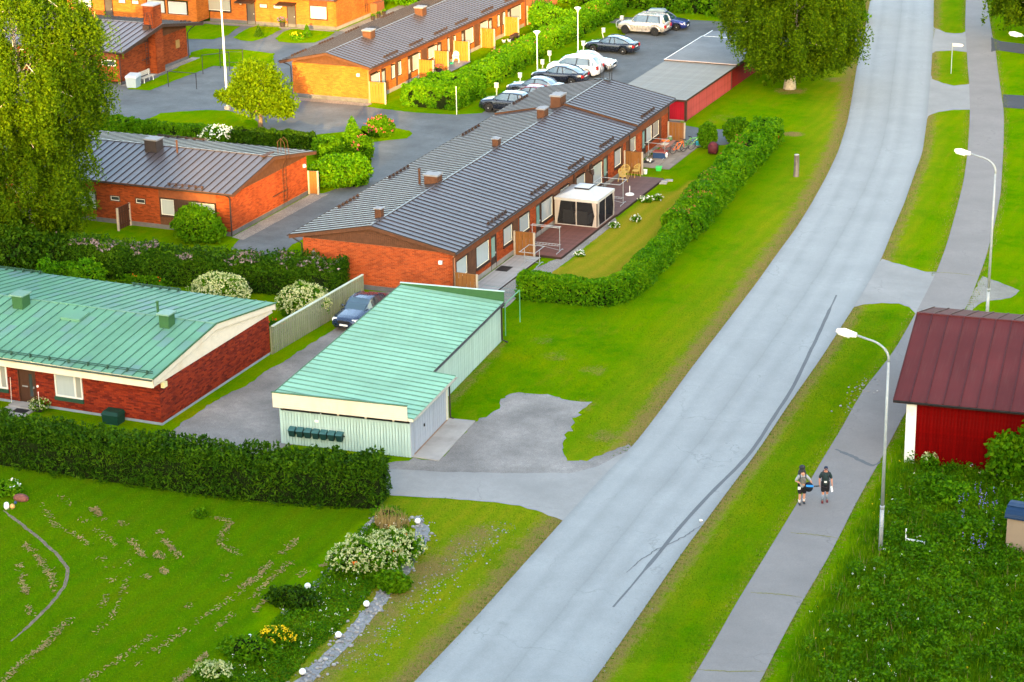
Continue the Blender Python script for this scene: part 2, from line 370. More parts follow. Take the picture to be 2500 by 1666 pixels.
sheet('gravel_pad', [(-42.43,95.13),(-42.79,97.39),(-42.24,98.17),(-40.83,98.22),(-39.35,98.05),(-38.39,98.04),(-38.22,96.27),(-38.03,94.73),(-37.71,93.07),(-36.96,91.2),(-36.46,90.35),(-35.53,90.92),(-34.97,92.4),(-34.46,93.66),(-33.94,92.84),(-34.27,89.2),(-37.9,87.56),(-41.56,86.43),(-44.21,85.9),(-44.49,87.09),(-43.66,88.11),(-42.35,88.17),(-42.8,93.52)], GRAVM, .010, .35)
sheet('gravel_drive', [(-56.47,85.17),(-56.65,86.65),(-56.77,91.28),(-56.29,93.85),(-56.35,96.8),(-56.21,99.96),(-56.08,103.95),(-56.98,108.67),(-57.21,110.46),(-55.68,110.69),(-52.88,110.17),(-46.66,93.89),(-50.27,86.94),(-50.83,85.89),(-52.35,85.32)], GRAVM, .008, .2)
sheet('crossing', [(-29.35,113.83),(-29.51,117.49),(-29.17,118.12),(-28.17,118.79),(-27.23,119.04),(-26.51,118.6),(-25.88,117.52),(-25.77,123.79),(-26.53,125.71),(-27.12,125.43),(-28.21,125.99),(-29.4,126.59),(-30.23,127.07),(-30.33,122.12)], DRIVEM, .014)
sheet('crossing', [(-35.13,159.25),(-35.76,163.22),(-35.81,164.38),(-35.4,165.47),(-34.44,166.53),(-32.76,167.1),(-34.77,176.18),(-35.45,175.27),(-36.21,174.6),(-37.25,175.18),(-38.34,176.42),(-39.58,179.85)], DRIVEM, .014)
sheet('crossing', [(-40.75,185.38),(-40.53,187.07),(-39.12,187.86),(-37.2,187.44),(-39.72,197.66),(-40.01,195.34),(-40.67,194.93),(-41.48,195.16),(-42.7,196.67),(-43.65,198.32)], DRIVEM, .014)
sheet('garden_drive', [(-37.18,194.32),(-36.05,192.85),(-33.89,192.33),(-28.92,192.33),(-28.05,187.07),(-33.14,188.35),(-35.61,189.12),(-35.94,188.22)], DARKM, .028, .04)
sheet('garden_drive', [(-31.88,172.74),(-30.22,172.92),(-25.83,173.62),(-25.04,168.86),(-29.38,168.5),(-30.96,168.45)], DARKM, .028, .04)
sheet('dirt_patch', [(-23.82,124.5),(-23.72,125.71),(-22.32,124.8),(-21.15,123.75),(-21.35,122.31),(-22.77,121.07),(-23.29,118.17),(-23.55,120.95)], DIRTM, .012, .15)
sheet('side_lane', [(-44.79,178.92),(-46.36,183.85),(-47.49,187.04),(-48.34,185.49),(-51.03,181.94),(-52.34,178.9),(-55.16,188.36),(-53.07,189.05),(-49.71,190.92),(-48.74,191.81),(-49.26,196.47),(-49.93,200.89),(-48.27,196.8),(-45.07,181.35)], YARDM, .016)
YARD = [(-69.28,114.53),(-66.24,113.35),(-65.95,116.01),(-66.25,117.31),(-66.13,118.87)]+[(-61.8,112.5),(-62.1,152),(-52.0,151.3)]+[(-53.42,156.14),(-53.09,168.54),(-52.97,174.99),(-51.81,180.81),(-51.1,182.44),(-53,189.07),(-58.53,193.03),(-62.26,193.5),(-66.32,193.34),(-73.24,192.45),(-72.27,189.91),(-70.47,189.36),(-68.69,185.21),(-69.04,176.01),(-69.52,166.29),(-69.68,161.49),(-68.97,153.47),(-70.65,152.28),(-74.28,151.88),(-77.66,152.18),(-79.15,152.53),(-85.39,152.76)]+[(-86.3,153.2),(-86.6,190),(-94,190),(-94.5,178.2),(-124,178),(-140,176),(-140,130)]+[(-99.07,139.77),(-92.44,140),(-85.95,139.57),(-78.96,138.51),(-75.05,137),(-74.65,145.24),(-69.98,136.12),(-69.53,131.07),(-70.03,127.79),(-69.98,117)]
sheet('yard', YARD, YARDM, .008, .10)
LAWNS = [[(-75.69,145.42),(-76.06,146.64),(-74.4,147.22),(-71.93,146.45),(-71.22,145.63),(-71.09,144.36),(-72.57,142.8),(-73.86,141.96),(-74.9,142.77)],
 [(-93.13,143.43),(-93.24,145.05),(-91.86,146.1),(-90.27,147.23),(-88.36,147.45),(-85.27,145.95),(-83.35,143.84),(-81.77,141.03),(-86.27,140.12),(-90.24,140.63),(-92.61,141.45)],
 [(-70.85,128.49),(-70.01,129.33),(-69.53,131.07),(-70.04,136.1),(-74.19,144.33),(-75.63,145.44),(-78.21,142.93),(-75.09,135.16)],
 [(-110.44,175.56),(-108.21,177.3),(-104.51,177.31),(-103.57,173.47),(-103.85,171.27),(-106.89,170.45)],
 [(-103.2,178.02),(-100.79,178.13),(-99.97,177.21),(-99.63,173.7),(-99.92,171.62),(-101.04,171.63),(-102.42,172.41),(-103.06,174.73),(-103.34,177.23)],
 [(-99.25,177.84),(-94.67,177.87),(-94.22,175.49),(-94.24,173),(-95.89,172.1),(-97.49,172.28),(-98.55,173.33),(-99.3,175.98)],
 [(-100.45,151.35),(-98.35,151.59),(-98.29,156.69),(-98.09,161.45),(-95.13,161.94),(-93.58,164.18),(-95.55,167.74),(-99.04,168.21),(-102.57,167.58),(-102.93,165.82),(-101.56,163.06),(-100.66,159.8),(-100.26,154.07)]]
for p in LAWNS: sheet('lawn', p, GRASS, .022, .12)
# slabs, strips of pebbles along the house walls, a mended trench and cracks in the road
sheet('pebble_strip', [(-70.7,117.3),(-69.7,117.0),(-69.5,128.6),(-70.7,128.4)], PEBM, .020, .05)
sheet('pebble_strip', [(-86.4,153.5),(-78.6,153.5),(-78.6,152.5),(-86.6,152.5)], PEBM, .020, .05)
sheet('pebble_strip', [(-101.7,152.2),(-100.9,152.2),(-100.9,164),(-101.7,164)], PEBM, .024, .05)
sheet('pebble_strip', [(-94.6,178.4),(-93.3,178.0),(-92.8,196),(-94.6,196)], PEBM, .018, .05)
sheet('pebble_strip', [(-122,178.4),(-95,178.4),(-95,177.6),(-122,177.6)], PEBM, .018, .05)
sheet('gravel_strip', [(-51.47,113.55),(-50.16,114.87),(-49.38,119.49),(-48.99,120.7),(-49.13,127.04),(-48.98,129.97),(-48.51,129.24),(-48.42,125.94),(-48.35,120.13),(-48.39,117.39),(-48.55,112.97),(-48.4,110.47),(-49.19,110.18),(-50.34,111.91)], PEBM, .010, .1)
sheet('gravel_path', [(-55.21,155.52),(-52.77,155),(-51.01,154.39),(-48.7,154.8),(-47.4,151.72),(-47.93,150.39),(-49.63,149.29),(-50.09,149.25),(-51.72,149.32),(-53.76,151.45)], YARDM, .010)
slab = MB().prism([(-43.79,88.2),(-42.35,88.18),(-42.8,93.55),(-44.25,93.4)], 0, .05)
slab.build('concrete_slab', CONCM, kind='structure')
TRENCH = [(-31.01,119.25),(-29.99,111.04),(-29.11,103.6),(-28.8,98.5),(-28.55,94.6),(-28.61,92.52),(-28.84,89.46),(-28.96,85.11),(-28.91,81.16),(-28.94,76.56)]
def ribbon(name, pts, wid, mat_, z, n=60, amp=.03):
    p = smooth_line(pts, n, 4); V = []
    for i in range(n):
        d = p[min(i+1,n-1)]-p[max(i-1,0)]; d = d/np.hypot(*d); nn = np.array((-d[1], d[0]))
        ww = wid*(1 if n-6 > i > 3 else .5)*(1+.2*noise.noise((i*.6,z,0)))
        o = amp*noise.noise((i*.4,3,z))
        V += [(*(p[i]+nn*(ww/2+o)), z), (*(p[i]-nn*(ww/2-o)), z)]
    me = bpy.data.meshes.new(name); me.from_pydata(V, [], [(2*i,2*i+1,2*i+3,2*i+2) for i in range(n-1)]); me.update()
    if me.polygons[0].normal.z < 0: me.flip_normals()
    me.materials.append(mat_); return tag(link(name, me), kind='structure')
PATCHM = asphalt('patch_asphalt', (.105,.112,.118), patchy=.1, stones=.15)
ribbon('road_patch', TRENCH, .19, PATCHM, .030)
ribbon('road_crack', [(-28.13,85.52),(-28.53,83.87),(-29.16,82.4),(-29.45,81.09),(-29.55,79.83)], .06, PATCHM, .034, 50, .12)
for c in ([(-24.03,79.93),(-22.91,80.2),(-21.9,80.26)], [(-24,72.69),(-22.75,72.99),(-21.46,73.54)], [(-24.16,86.29),(-22.9,86.49),(-21.93,86.49)], [(-27.09,125.42),(-25.47,125.75),(-23.91,125.64)]):
    ribbon('path_joint', c, .07, mat('weedy_joint', (.16,.15,.05), .9, .4, 9), .0245, 30, .08)
ribbon('path_patch', [(-24.85,96.39),(-23.88,95.82),(-22.64,94.94),(-22.43,95.67)], .25, PATCHM, .0240, 30, .1)

# ------------------------------------------------------------------ foliage
def rnd(*s): return RNG.random(s)
def unit(v): return v/np.maximum(np.linalg.norm(v, axis=-1, keepdims=True), 1e-9)
def leaf_quads(Pn, size, N=None, flat=.5, aspect=.55, droop=None):
    n = len(Pn); r = RNG.normal(size=(n,3)); nn = unit(r) if N is None else unit(unit(r)*(1-flat)+N*flat)
    u = np.cross(nn, unit(RNG.normal(size=(n,3)))); u = unit(u)
    if droop is not None: u = unit(u*(1-droop)+np.array([0,0,-1.])*droop); 
    v = unit(np.cross(nn, u)); s = np.asarray(size)
    s = (s*np.ones(n)*(0.7+.6*rnd(n)))[:,None]
    return np.stack([Pn-u*s, Pn+v*s*aspect-u*s*.1, Pn+u*s, Pn-v*s*aspect-u*s*.1], 1)
def nz3(P, f, seed=0.0):
    return np.array([noise.noise((p[0]*f+seed, p[1]*f-seed, p[2]*f+2*seed)) for p in P])
LEAF = dict(
 hedge=leaf_mat('hedge_leaf', [(.1,(.025,.105,.0015)),(.5,(.060,.190,.002)),(.9,(.135,.270,.003))]),
 thuja=leaf_mat('thuja_leaf', [(.1,(.010,.038,.0015)),(.5,(.024,.075,.002)),(.9,(.060,.130,.003))], trans=.2),
 birch=leaf_mat('birch_leaf', [(.1,(.028,.068,.001)),(.5,(.060,.125,.0015)),(.9,(.125,.195,.002))], trans=.4, nsc=.8),
 maple=leaf_mat('maple_leaf', [(.1,(.058,.12,.001)),(.5,(.10,.185,.0015)),(.9,(.16,.25,.002))], trans=.45),
 bush=leaf_mat('bush_leaf', [(.1,(.022,.088,.001)),(.5,(.055,.160,.0015)),(.9,(.110,.230,.003))]),
 dark=leaf_mat('dark_leaf', [(.1,(.008,.030,.001)),(.5,(.020,.058,.0015)),(.9,(.045,.095,.002))], trans=.2),
 cream=leaf_mat('cream_blossom', [(.1,(.27,.34,.11)),(.5,(.42,.46,.22)),(.9,(.58,.60,.36))], trans=.3),
 white=leaf_mat('white_blossom', [(.1,(.70,.70,.66)),(.9,(.85,.85,.82))], trans=.3),
 yellow=leaf_mat('yellow_blossom', [(.1,(.65,.42,.01)),(.9,(.80,.60,.02))], trans=.3),
 pink=leaf_mat('pink_blossom', [(.1,(.45,.05,.08)),(.9,(.60,.12,.14))], trans=.3),
 rust=leaf_mat('rust_tip', [(.1,(.20,.075,.025)),(.9,(.34,.15,.05))], trans=.3),
 twig=leaf_mat('dead_twig', [(.1,(.11,.085,.085)),(.9,(.22,.18,.185))], trans=.0),
 orange=leaf_mat('orange_blossom', [(.1,(.62,.10,.01)),(.9,(.75,.16,.02))], trans=.3),
 violet=leaf_mat('violet_blossom', [(.1,(.14,.10,.42)),(.9,(.30,.22,.66))], trans=.3),
 grass=leaf_mat('tall_grass', [(.1,(.032,.115,.001)),(.5,(.080,.185,.0015)),(.9,(.160,.260,.003))], trans=.35),
 straw=leaf_mat('straw', [(.1,(.20,.14,.05)),(.9,(.36,.27,.11))], trans=.2),
 conifer=leaf_mat('conifer_leaf', [(.1,(.02,.05,.005)),(.9,(.07,.12,.01))], trans=.2))
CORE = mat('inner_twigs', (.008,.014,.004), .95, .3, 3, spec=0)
BARK = mat('bark', (.13,.10,.075), .95, .3, 6, bump=.4, bsc=25)
BIRCHBARK = mat('birch_bark', (.55,.50,.43), .85, .15, 2.5, grime=(.06,.045,.035), gsc=3.2)
def cloud(name, quads, mat_, parent, nper=4, origin=None, label=None, kind=None):
    q_ = np.asarray(quads).reshape(-1,3)
    if origin is not None: q_ = q_-np.array(origin)
    return tag(link(name, arr_mesh(name, q_, nper, mat_), parent), label, kind=kind)
def path_frames(path, step=.25):
    p = np.array([(a[0],a[1]) for a in path], float)
    d = np.r_[0, np.cumsum(np.hypot(*np.diff(p, axis=0).T))]; n = max(4, int(d[-1]/step))
    q_ = smooth_line(p, n, 6); t = np.gradient(q_, axis=0); t = t/np.hypot(*t.T)[:,None]
    return q_, t, d[-1]
def hedge_points(path, w, h, n, lump=.22, inset=.22, lf=.8, topslope=0, seed=0, hvar=.0):
    """points spread through the outer layer of a clipped hedge: both sides, top and ends"""
    q_, t, L = path_frames(path); m = len(q_)
    i = RNG.integers(0, m, n); base = q_[i]+t[i]*((rnd(n)-.5)*.3)[:,None]; tan = t[i]; nrm = np.c_[-tan[:,1], tan[:,0]]
    ends = rnd(n) < (w*h*2)/(L*(2*h+w)+2*w*h)
    per = 2*h+w; s = rnd(n)*per
    off = np.where(s < h, -w/2, np.where(s < h+w, s-h-w/2, w/2)); z = np.where(s < h, s, np.where(s < h+w, h, per-s))
    N = np.zeros((n,3)); side = np.where(s < h, -1., np.where(s > h+w, 1., 0.)); N[:,:2] = nrm*side[:,None]; N[:,2] = (side == 0)
    # round the upper edges
    e = np.clip((z-(h-.5))/.5, 0, 1)*np.clip((np.abs(off)-(w/2-.45))/.45, 0, 1)
    off = off*(1-.16*e); z = z-.16*e
    k = np.where(ends)[0]; side_e = np.where(rnd(len(k)) < .5, 0, m-1)
    off[k] = (rnd(len(k))-.5)*w; z[k] = rnd(len(k))*h; sg = np.where(side_e == 0, -1., 1.)
    base[k] = q_[side_e]+t[side_e]*(sg*.05)[:,None]; nrm[k] = np.c_[-t[side_e][:,1], t[side_e][:,0]]; N[k] = np.c_[t[side_e]*sg[:,None], np.zeros(len(k))]
    P_ = np.c_[base+nrm*off[:,None], z]
    l = nz3(P_, lf, seed)*lump+nz3(P_, lf*3.1, seed+4)*lump*.5
    if hvar: P_[:,2] *= 1+hvar*nz3(np.c_[base, np.zeros(n)], .35, seed+7)
    P_ = P_+N*(l-inset*rnd(n)**1.5)[:,None]
    P_[:,2] = np.maximum(P_[:,2], .03); return P_, N
def sweep_core(path, w, h, mb=None, hz=.0):
    q_, t, L = path_frames(path, .5); mb = mb or MB(); V = []; Fc = []
    prof = [(-.5,0),(-.5,.75),(-.36,.95),(0,1),(.36,.95),(.5,.75),(.5,0)]
    for i in range(len(q_)):
        nn = np.array((-t[i,1], t[i,0]))
        for a, b in prof:
            j = 1+.18*noise.noise((q_[i,0]*.9+a*3, q_[i,1]*.9, b*2))
            V.append((*(q_[i]+nn*a*w*j), b*h*j))
    k = len(prof)
    for i in range(len(q_)-1):
        for j in range(k-1): Fc.append((i*k+j, (i+1)*k+j, (i+1)*k+j+1, i*k+j+1))
    Fc += [tuple(range(k)), tuple(range((len(q_)-1)*k+k-1, (len(q_)-1)*k-1, -1))]
    return mb.add(V, Fc)
def hedge(label, path, w, h, n, size, lm='hedge', name='hedge', cat='hedge', lump=.24, flat=.35, tips=None, group=None, inset=.25, aspect=.6, shoots=0, lf=.8, seed=0, droop=None):
    t = thing(name, label, cat, (path[0][0], path[0][1], 0), group=group); o = (path[0][0], path[0][1], 0)
    P_, N = hedge_points(path, w, h, n, lump, inset, lf, seed=seed)
    cloud('foliage', leaf_quads(P_, size, N, flat, aspect, droop), LEAF[lm], t, origin=o)
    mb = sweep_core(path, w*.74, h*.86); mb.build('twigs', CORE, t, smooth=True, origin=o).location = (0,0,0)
    if shoots:
        Ps, Ns = hedge_points(path, w, h, shoots*6, lump, 0, lf, seed=seed); k = Ns[:,2] > .5; Ps = Ps[k][:shoots]
        Ps = np.repeat(Ps, 5, 0); Ps[:,2] += rnd(len(Ps))*.32; Ps[:,:2] += (rnd(len(Ps),2)-.5)*.08
        cloud('shoot', leaf_quads(Ps, size*.9, None, .2, .5), LEAF[lm], t, origin=o, kind='stuff')
    for nm, key, cnt, sz, sel in (tips or []):
        Pt, Nt = hedge_points(path, w*1.03, h*1.03, cnt*6, lump, .05, lf, seed=seed)
        k = sel(Pt, Nt); Pt = Pt[k][:cnt]; Nt = Nt[k][:cnt]
        if len(Pt): cloud(nm, leaf_quads(Pt+np.array((0,0,.04)), sz, Nt, .3, .45), LEAF[key], t, origin=o, kind='stuff')
    return t
def lump_points(lobes, n, inset=.35, lump=.18, lf=1.0, seed=0):
    """outer layer of a crown made of several overlapping lobes (cx,cy,cz,rx,ry,rz)"""
    A = np.array(lobes, float); wgt = (A[:,3]*A[:,4]+A[:,4]*A[:,5]+A[:,3]*A[:,5]); i = RNG.choice(len(A), n, p=wgt/wgt.sum())
    d = unit(RNG.normal(size=(n,3))); rr = 1-inset*rnd(n)**1.6
    rr = rr*(1+lump*nz3(d*2.2+A[i,:3]*.7, lf*1.3, seed)+lump*.6*nz3(d*5+A[i,:3], lf, seed+2))
    P_ = A[i,:3]+d*A[i,3:6]*rr[:,None]
    # drop leaves buried deep inside another lobe
    keep = np.ones(n, bool)
    for k in range(len(A)):
        q_ = ((P_-A[k,:3])/A[k,3:6]); keep &= ((q_*q_).sum(1) > .42) | (i == k)
    return P_[keep], d[keep]
def bush(label, c, lobes, n, size, lm='bush', name='shrub', cat='shrub', group=None, flower=None, core=.72, flat=.3, stems=0, aspect=.6, lump=.2, droop=None, inset=.35):
    t = thing(name, label, cat, (c[0], c[1], 0), group=group)
    P_, N = lump_points(lobes, n, inset, lump, seed=c[0]*.37)
    P_[:,2] = np.maximum(P_[:,2], .03)
    cloud('foliage', leaf_quads(P_, size, N, flat, aspect, droop), LEAF[lm], t)
    mb = MB()
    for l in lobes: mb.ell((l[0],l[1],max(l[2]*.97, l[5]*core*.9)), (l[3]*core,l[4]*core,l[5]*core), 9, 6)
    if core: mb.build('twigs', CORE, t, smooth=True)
    for f in (flower or []):
        key, cnt, sz, sel = f[:4]; Pf, Nf = lump_points(lobes, cnt*5, .02, lump, seed=c[0]*.37); k = sel(Pf, Nf); Pf = Pf[k][:cnt]; Nf = Nf[k][:cnt]
        Pf = np.repeat(Pf, 4, 0)+RNG.normal(size=(len(Pf)*4,3))*sz*.9; Nf = np.repeat(Nf, 4, 0)
        if len(Pf): cloud('blossom', leaf_quads(Pf+Nf*.05, sz, Nf, .5, .8), LEAF[key], t, kind='stuff')
    return t
def trunk_mb(pts, rads, n=9): return MB().tube(pts, list(rads), n)
def rootflare(r): return [r*1.5, r*1.1, r]
def weeping_tree(label, x, y, prof, strands, seed, trunk_r=.32, lean=(0,0), leafsz=.085, name='birch_tree', spread=1.0, trunk_top=None, azi=None):
    """birch: pale trunk, rising limbs, strings of small leaves hanging from them. prof: (height, radius)"""
    rs = np.random.default_rng(seed); t = thing(name, label, 'tree', (x, y, 0))
    zs = np.array([p[0] for p in prof]); rr = np.array([p[1] for p in prof]); top = zs[-1]
    tp = [(lean[0]*k+.12*math.sin(k*5+seed), lean[1]*k+.12*math.cos(k*4+seed), top*.96*k) for k in np.linspace(0, 1, 9)]
    trunk_mb(tp, [trunk_r*1.5]+[trunk_r*(1-.9*k) for k in np.linspace(.06, 1, 8)]).build('trunk', BIRCHBARK, t, smooth=True)
    limbs = MB(); S = []
    for k in range(46):
        f = .16+.8*rs.random(); z0 = top*f*.9; a = rs.random()*2*math.pi; r_ = np.interp(z0+1.6, zs, rr)
        b0 = Vector((lean[0]*f*.9, lean[1]*f*.9, z0)); b1 = b0+Vector((math.cos(a)*r_*.55, math.sin(a)*r_*.55, 1.2+1.2*rs.random())); b2 = b0+Vector((math.cos(a)*r_*.92, math.sin(a)*r_*.92, 1.1+.8*rs.random()))
        limbs.tube([b0, b1, b2], [.07*(1.2-f), .045, .015], 5)
    limbs.build('branch', BIRCHBARK, t, smooth=True)
    # strings of leaves hang in bunches from the limb ends
    nb = max(40, strands//26); zb = zs[0]+(top-zs[0])*rs.random(nb*3); rb = np.interp(zb, zs, rr); kp = rs.random(nb*3) < rb/rr.max()*1.05; zb = zb[kp][:nb]; rb = rb[kp][:nb]; nb = len(zb)
    ab = rs.random(nb)*2*math.pi; fb = 1-.72*rs.random(nb)**1.7
    lob = np.array([1+.28*noise.noise((math.cos(q1)*1.8, math.sin(q1)*1.8, z1*.42+seed)) for q1, z1 in zip(ab, zb)]); radb = rb*fb*lob*spread
    j = np.repeat(np.arange(nb), 26); n = len(j); a = ab[j]+rs.normal(size=n)*.35/np.maximum(radb[j], .5); rad = radb[j]+rs.normal(size=n)*.42; zz = zb[j]+rs.normal(size=n)*.38-.25*np.abs(rad-radb[j]); rz = rb[j]; k01 = np.clip(zz/top, 0, 1)
    st = np.c_[lean[0]*k01+np.cos(a)*rad, lean[1]*k01+np.sin(a)*rad, zz+.5]
    ln = (.7+1.5*rs.random(n)*np.clip(rz/rr.max(), .3, 1))*np.clip(zz/4, .3, 1)
    m = 26; tt = rs.random((n,m)); tt.sort(1)
    outw = np.c_[np.cos(a), np.sin(a)]
    hx = st[:,None,:2]+outw[:,None,:]*(.45*np.sqrt(tt)*ln[:,None]*.5)[...,None]
    P_ = np.concatenate([hx, (st[:,2][:,None]-tt**1.3*ln[:,None])[...,None]], 2).reshape(-1,3)+rs.normal(size=(n*m,3))*.085
    P_ = P_[P_[:,2] > .25]
    cloud('crown', leaf_quads(P_, leafsz, None, 0, .62, .35), LEAF['birch'], t)
    return t
def conifer(label, x, y, h, r, n=1500, name='young_spruce', group=None, size=.07, lm='conifer', z0=.1):
    t = thing(name, label, 'tree', (x, y, 0), group=group)
    MB().tube([(0,0,0),(0,0,h*.9)], [.06,.01], 6).build('trunk', BARK, t)
    z = z0+(h-z0)*(1-np.sqrt(rnd(n))); k = (z-z0)/(h-z0); a = rnd(n)*2*math.pi
    rad = r*(1-k)**.8*(.55+.45*rnd(n))*(1+.18*np.sin(a*5+z*4)); 
    P_ = np.c_[np.cos(a)*rad, np.sin(a)*rad, z-.12*rad]
    cloud('crown', leaf_quads(P_, size, np.c_[np.cos(a), np.sin(a), np.full(n,.5)], .3, .4), LEAF[lm], t); return t
def blades(P2, h, wd, lm, name, lean=.35, label=None):
    n = len(P2); a = rnd(n)*2*math.pi; hh = h*(.5+.8*rnd(n)); d = np.c_[np.cos(a), np.sin(a), np.zeros(n)]; s = np.c_[-np.sin(a), np.cos(a), np.zeros(n)]
    b = np.c_[P2, np.zeros(n)]; w_ = wd*(.6+.8*rnd(n)); l = lean*hh*rnd(n)
    V = np.stack([b-s*w_[:,None], b+s*w_[:,None], b+d*l[:,None]+np.c_[np.zeros((n,2)), hh]], 1)
    return tag(link(name, arr_mesh(name, V, 3, LEAF[lm])), label, kind='stuff')
def scatter_poly(poly, n, dens=None):
    p = np.array(poly); lo = p.min(0); hi = p.max(0); out = np.zeros((0,2))
    while len(out) < n:
        q_ = lo+rnd(n*2,2)*(hi-lo); k = inside(q_[:,0], q_[:,1], poly); q_ = q_[k]
        if dens is not None: q_ = q_[rnd(len(q_)) < dens(q_)]
        out = np.r_[out, q_]
    return out[:n]

# ------------------------------------------------------------------ houses
def brick_mat(name, stops, rough=.9):
    m, t, out = nodes(name); b = NB(t); r_ = b.rand(); co = b.pos()
    c = b.ramp(r_, stops)
    c = b.mix(1.0, c, b.ramp(b.noise(co, .7, 4), [(.3,.82),(.7,1.15)]), 'MULTIPLY')
    c = b.mix(1.0, c, b.ramp(b.noise(co, 22, 3), [(.3,.85),(.7,1.12)]), 'MULTIPLY')
    b.principled(out, c, rough, 0, .15, b.bump(b.noise(co, 60, 3), .3, .005)); return m
BRICK_O = brick_mat('orange_brick', [(.0,(.18,.034,.009)),(.35,(.26,.048,.011)),(.8,(.32,.062,.014)),(1,(.21,.038,.011))])
BRICK_S = brick_mat('sand_lime_brick', [(.0,(.26,.080,.014)),(.5,(.33,.100,.015)),(1,(.38,.120,.018))])
BRICK_R = brick_mat('dark_red_brick', [(.0,(.080,.009,.005)),(.3,(.165,.017,.006)),(.7,(.23,.028,.008)),(1,(.12,.015,.009))])
MORT_L = mat('pale_mortar', (.47,.215,.115), .95, .12, 6)
MORT_R = mat('red_mortar', (.10,.022,.012), .95, .15, 6)
MORT_S = mat('ochre_mortar', (.46,.17,.045), .95, .12, 6)
BRICK_D = brick_mat('shaded_orange_brick', [(.0,(.12,.024,.007)),(.35,(.18,.036,.009)),(.8,(.24,.050,.011)),(1,(.15,.028,.008))])  # orange brick darkened, deep shade of these walls put into the colour
MORT_D = mat('shaded_mortar', (.24,.075,.030), .95, .15, 6)  # mortar darkened with the same shade
MORT_O = mat('orange_mortar', (.33,.125,.055), .95, .15, 6)
PLINTH = mat('grey_plinth', (.10,.10,.105), .9, .2, 2, bump=.2, bsc=20, grime=(.07,.065,.06))
PLINTH2 = mat('concrete_plinth', (.24,.22,.20), .9, .2, 2, bump=.2, bsc=20)
PLINTH3 = mat('blue_grey_plinth', (.22,.26,.30), .9, .2, 2)
BROWN = mat('brown_board', (.085,.036,.018), .75, .25, 4, grime=(.055,.025,.014))
DKBROWN = mat('dark_brown_frame', (.040,.022,.016), .6, .2, 4)
REDBR = mat('fascia_board', (.145,.045,.018), .75, .22, 3, grime=(.09,.032,.014))
CREAMW = mat('cream_siding', (.56,.51,.41), .7, .07, 3, grime=(.50,.42,.30), gsc=.8, streak=True)
WHITEF = mat('white_frame', (.62,.61,.57), .5, .05, 4)
GREENF = mat('dark_green_sill', (.018,.055,.035), .5, .2, 4)
METALG = mat('galvanised_steel', (.30,.325,.335), .5, .12, 5, metal=.25)
WHITEM = mat('white_metal', (.75,.75,.72), .4, .06, 5)
BLACKM = mat('black_steel', (.022,.022,.024), .5, .2, 5)
GUTTER = mat('dark_gutter', (.030,.024,.022), .5, .2, 3)
LAMPW = mat('opal_lamp', (.82,.80,.76), .3, .03, 3)
def roof_mat(name, col, rvar=.10, streak=(.8,.8,.8), patch=None, rough=.42, spec=.45):
    m, t, out = nodes(name); b = NB(t); co = b.coord('Object'); wp = b.pos()
    c = b.ramp(b.noise(wp, .35, 5, .6), [(.3, tuple(x*.84 for x in col)), (.7, tuple(x*1.14 for x in col))])
    c = b.mix(1.0, c, b.ramp(b.rand(), [(0,1-rvar),(1,1+rvar)]), 'MULTIPLY')
    st = b.noise(b.scale(co, (.25,3.0,1)), 2.2, 5, .65)
    c = b.mix(b.ramp(st, [(.5,0),(.8,.45)]), c, streak)
    if patch:
        oi = b.n('ShaderNodeObjectInfo'); sx = b.n('ShaderNodeSeparateXYZ'); b.l(co, sx.inputs[0])
        cell = b.math('FLOOR', b.math('ADD', b.math('MULTIPLY', sx.outputs[0], .95), b.math('MULTIPLY', oi.outputs['Random'], 5)))
        wn = b.n('ShaderNodeTexWhiteNoise', noise_dimensions='2D'); cx = b.n('ShaderNodeCombineXYZ'); b.l(cell, cx.inputs[0]); b.l(b.math('MULTIPLY', oi.outputs['Random'], 91.7), cx.inputs[1]); b.l(cx.outputs[0], wn.inputs[0])
        big = b.ramp(b.noise(wp, .28, 2), [(.38,0),(.62,1)])
        c = b.mix(b.math('MULTIPLY', b.ramp(wn.outputs['Value'], [(.45,0),(.9,.75)]), big), c, patch)
    g = b.noise(wp, 7, 4, .7)
    c = b.mix(1.0, c, b.ramp(g, [(.3,.93),(.7,1.06)]), 'MULTIPLY')
    b.principled(out, c, b.ramp(g, [(.3,rough-.07),(.7,rough+.1)]), 0, spec, b.bump(b.noise(wp, 1.2, 3), .12, .02)); return m
ROOF_B = roof_mat('brown_sheet_roof', (.060,.050,.053), .10, (.085,.068,.062), rough=.38, spec=.5)
ROOF_G = roof_mat('green_sheet_roof', (.100,.245,.155), .06, (.12,.27,.18), patch=(.115,.19,.20), rough=.6, spec=.15)
ROOF_G2 = roof_mat('pale_green_sheet_roof', (.20,.385,.275), .05, (.235,.40,.30), rough=.65, spec=.12)
ROOF_R = roof_mat('dark_red_sheet_roof', (.082,.0165,.0165), .10, (.11,.055,.045), rough=.7, spec=.12)
ROOF_S = roof_mat('brown_sheet_roof_shed', (.105,.080,.078), .10, (.17,.13,.11))
SEAM = {k: mat(k+'_seam', c, .6, .25, 3) for k, c in (('brown_sheet_roof',(.024,.019,.019)),('green_sheet_roof',(.048,.140,.092)),('pale_green_sheet_roof',(.095,.205,.145)),('dark_red_sheet_roof',(.055,.012,.012)),('brown_sheet_roof_shed',(.030,.022,.020)))}  # seam ribs darkened: shade beside them and lodged dirt put into the colour
GREENP = mat('green_painted_sheet', (.030,.095,.035), .5, .12, 3)
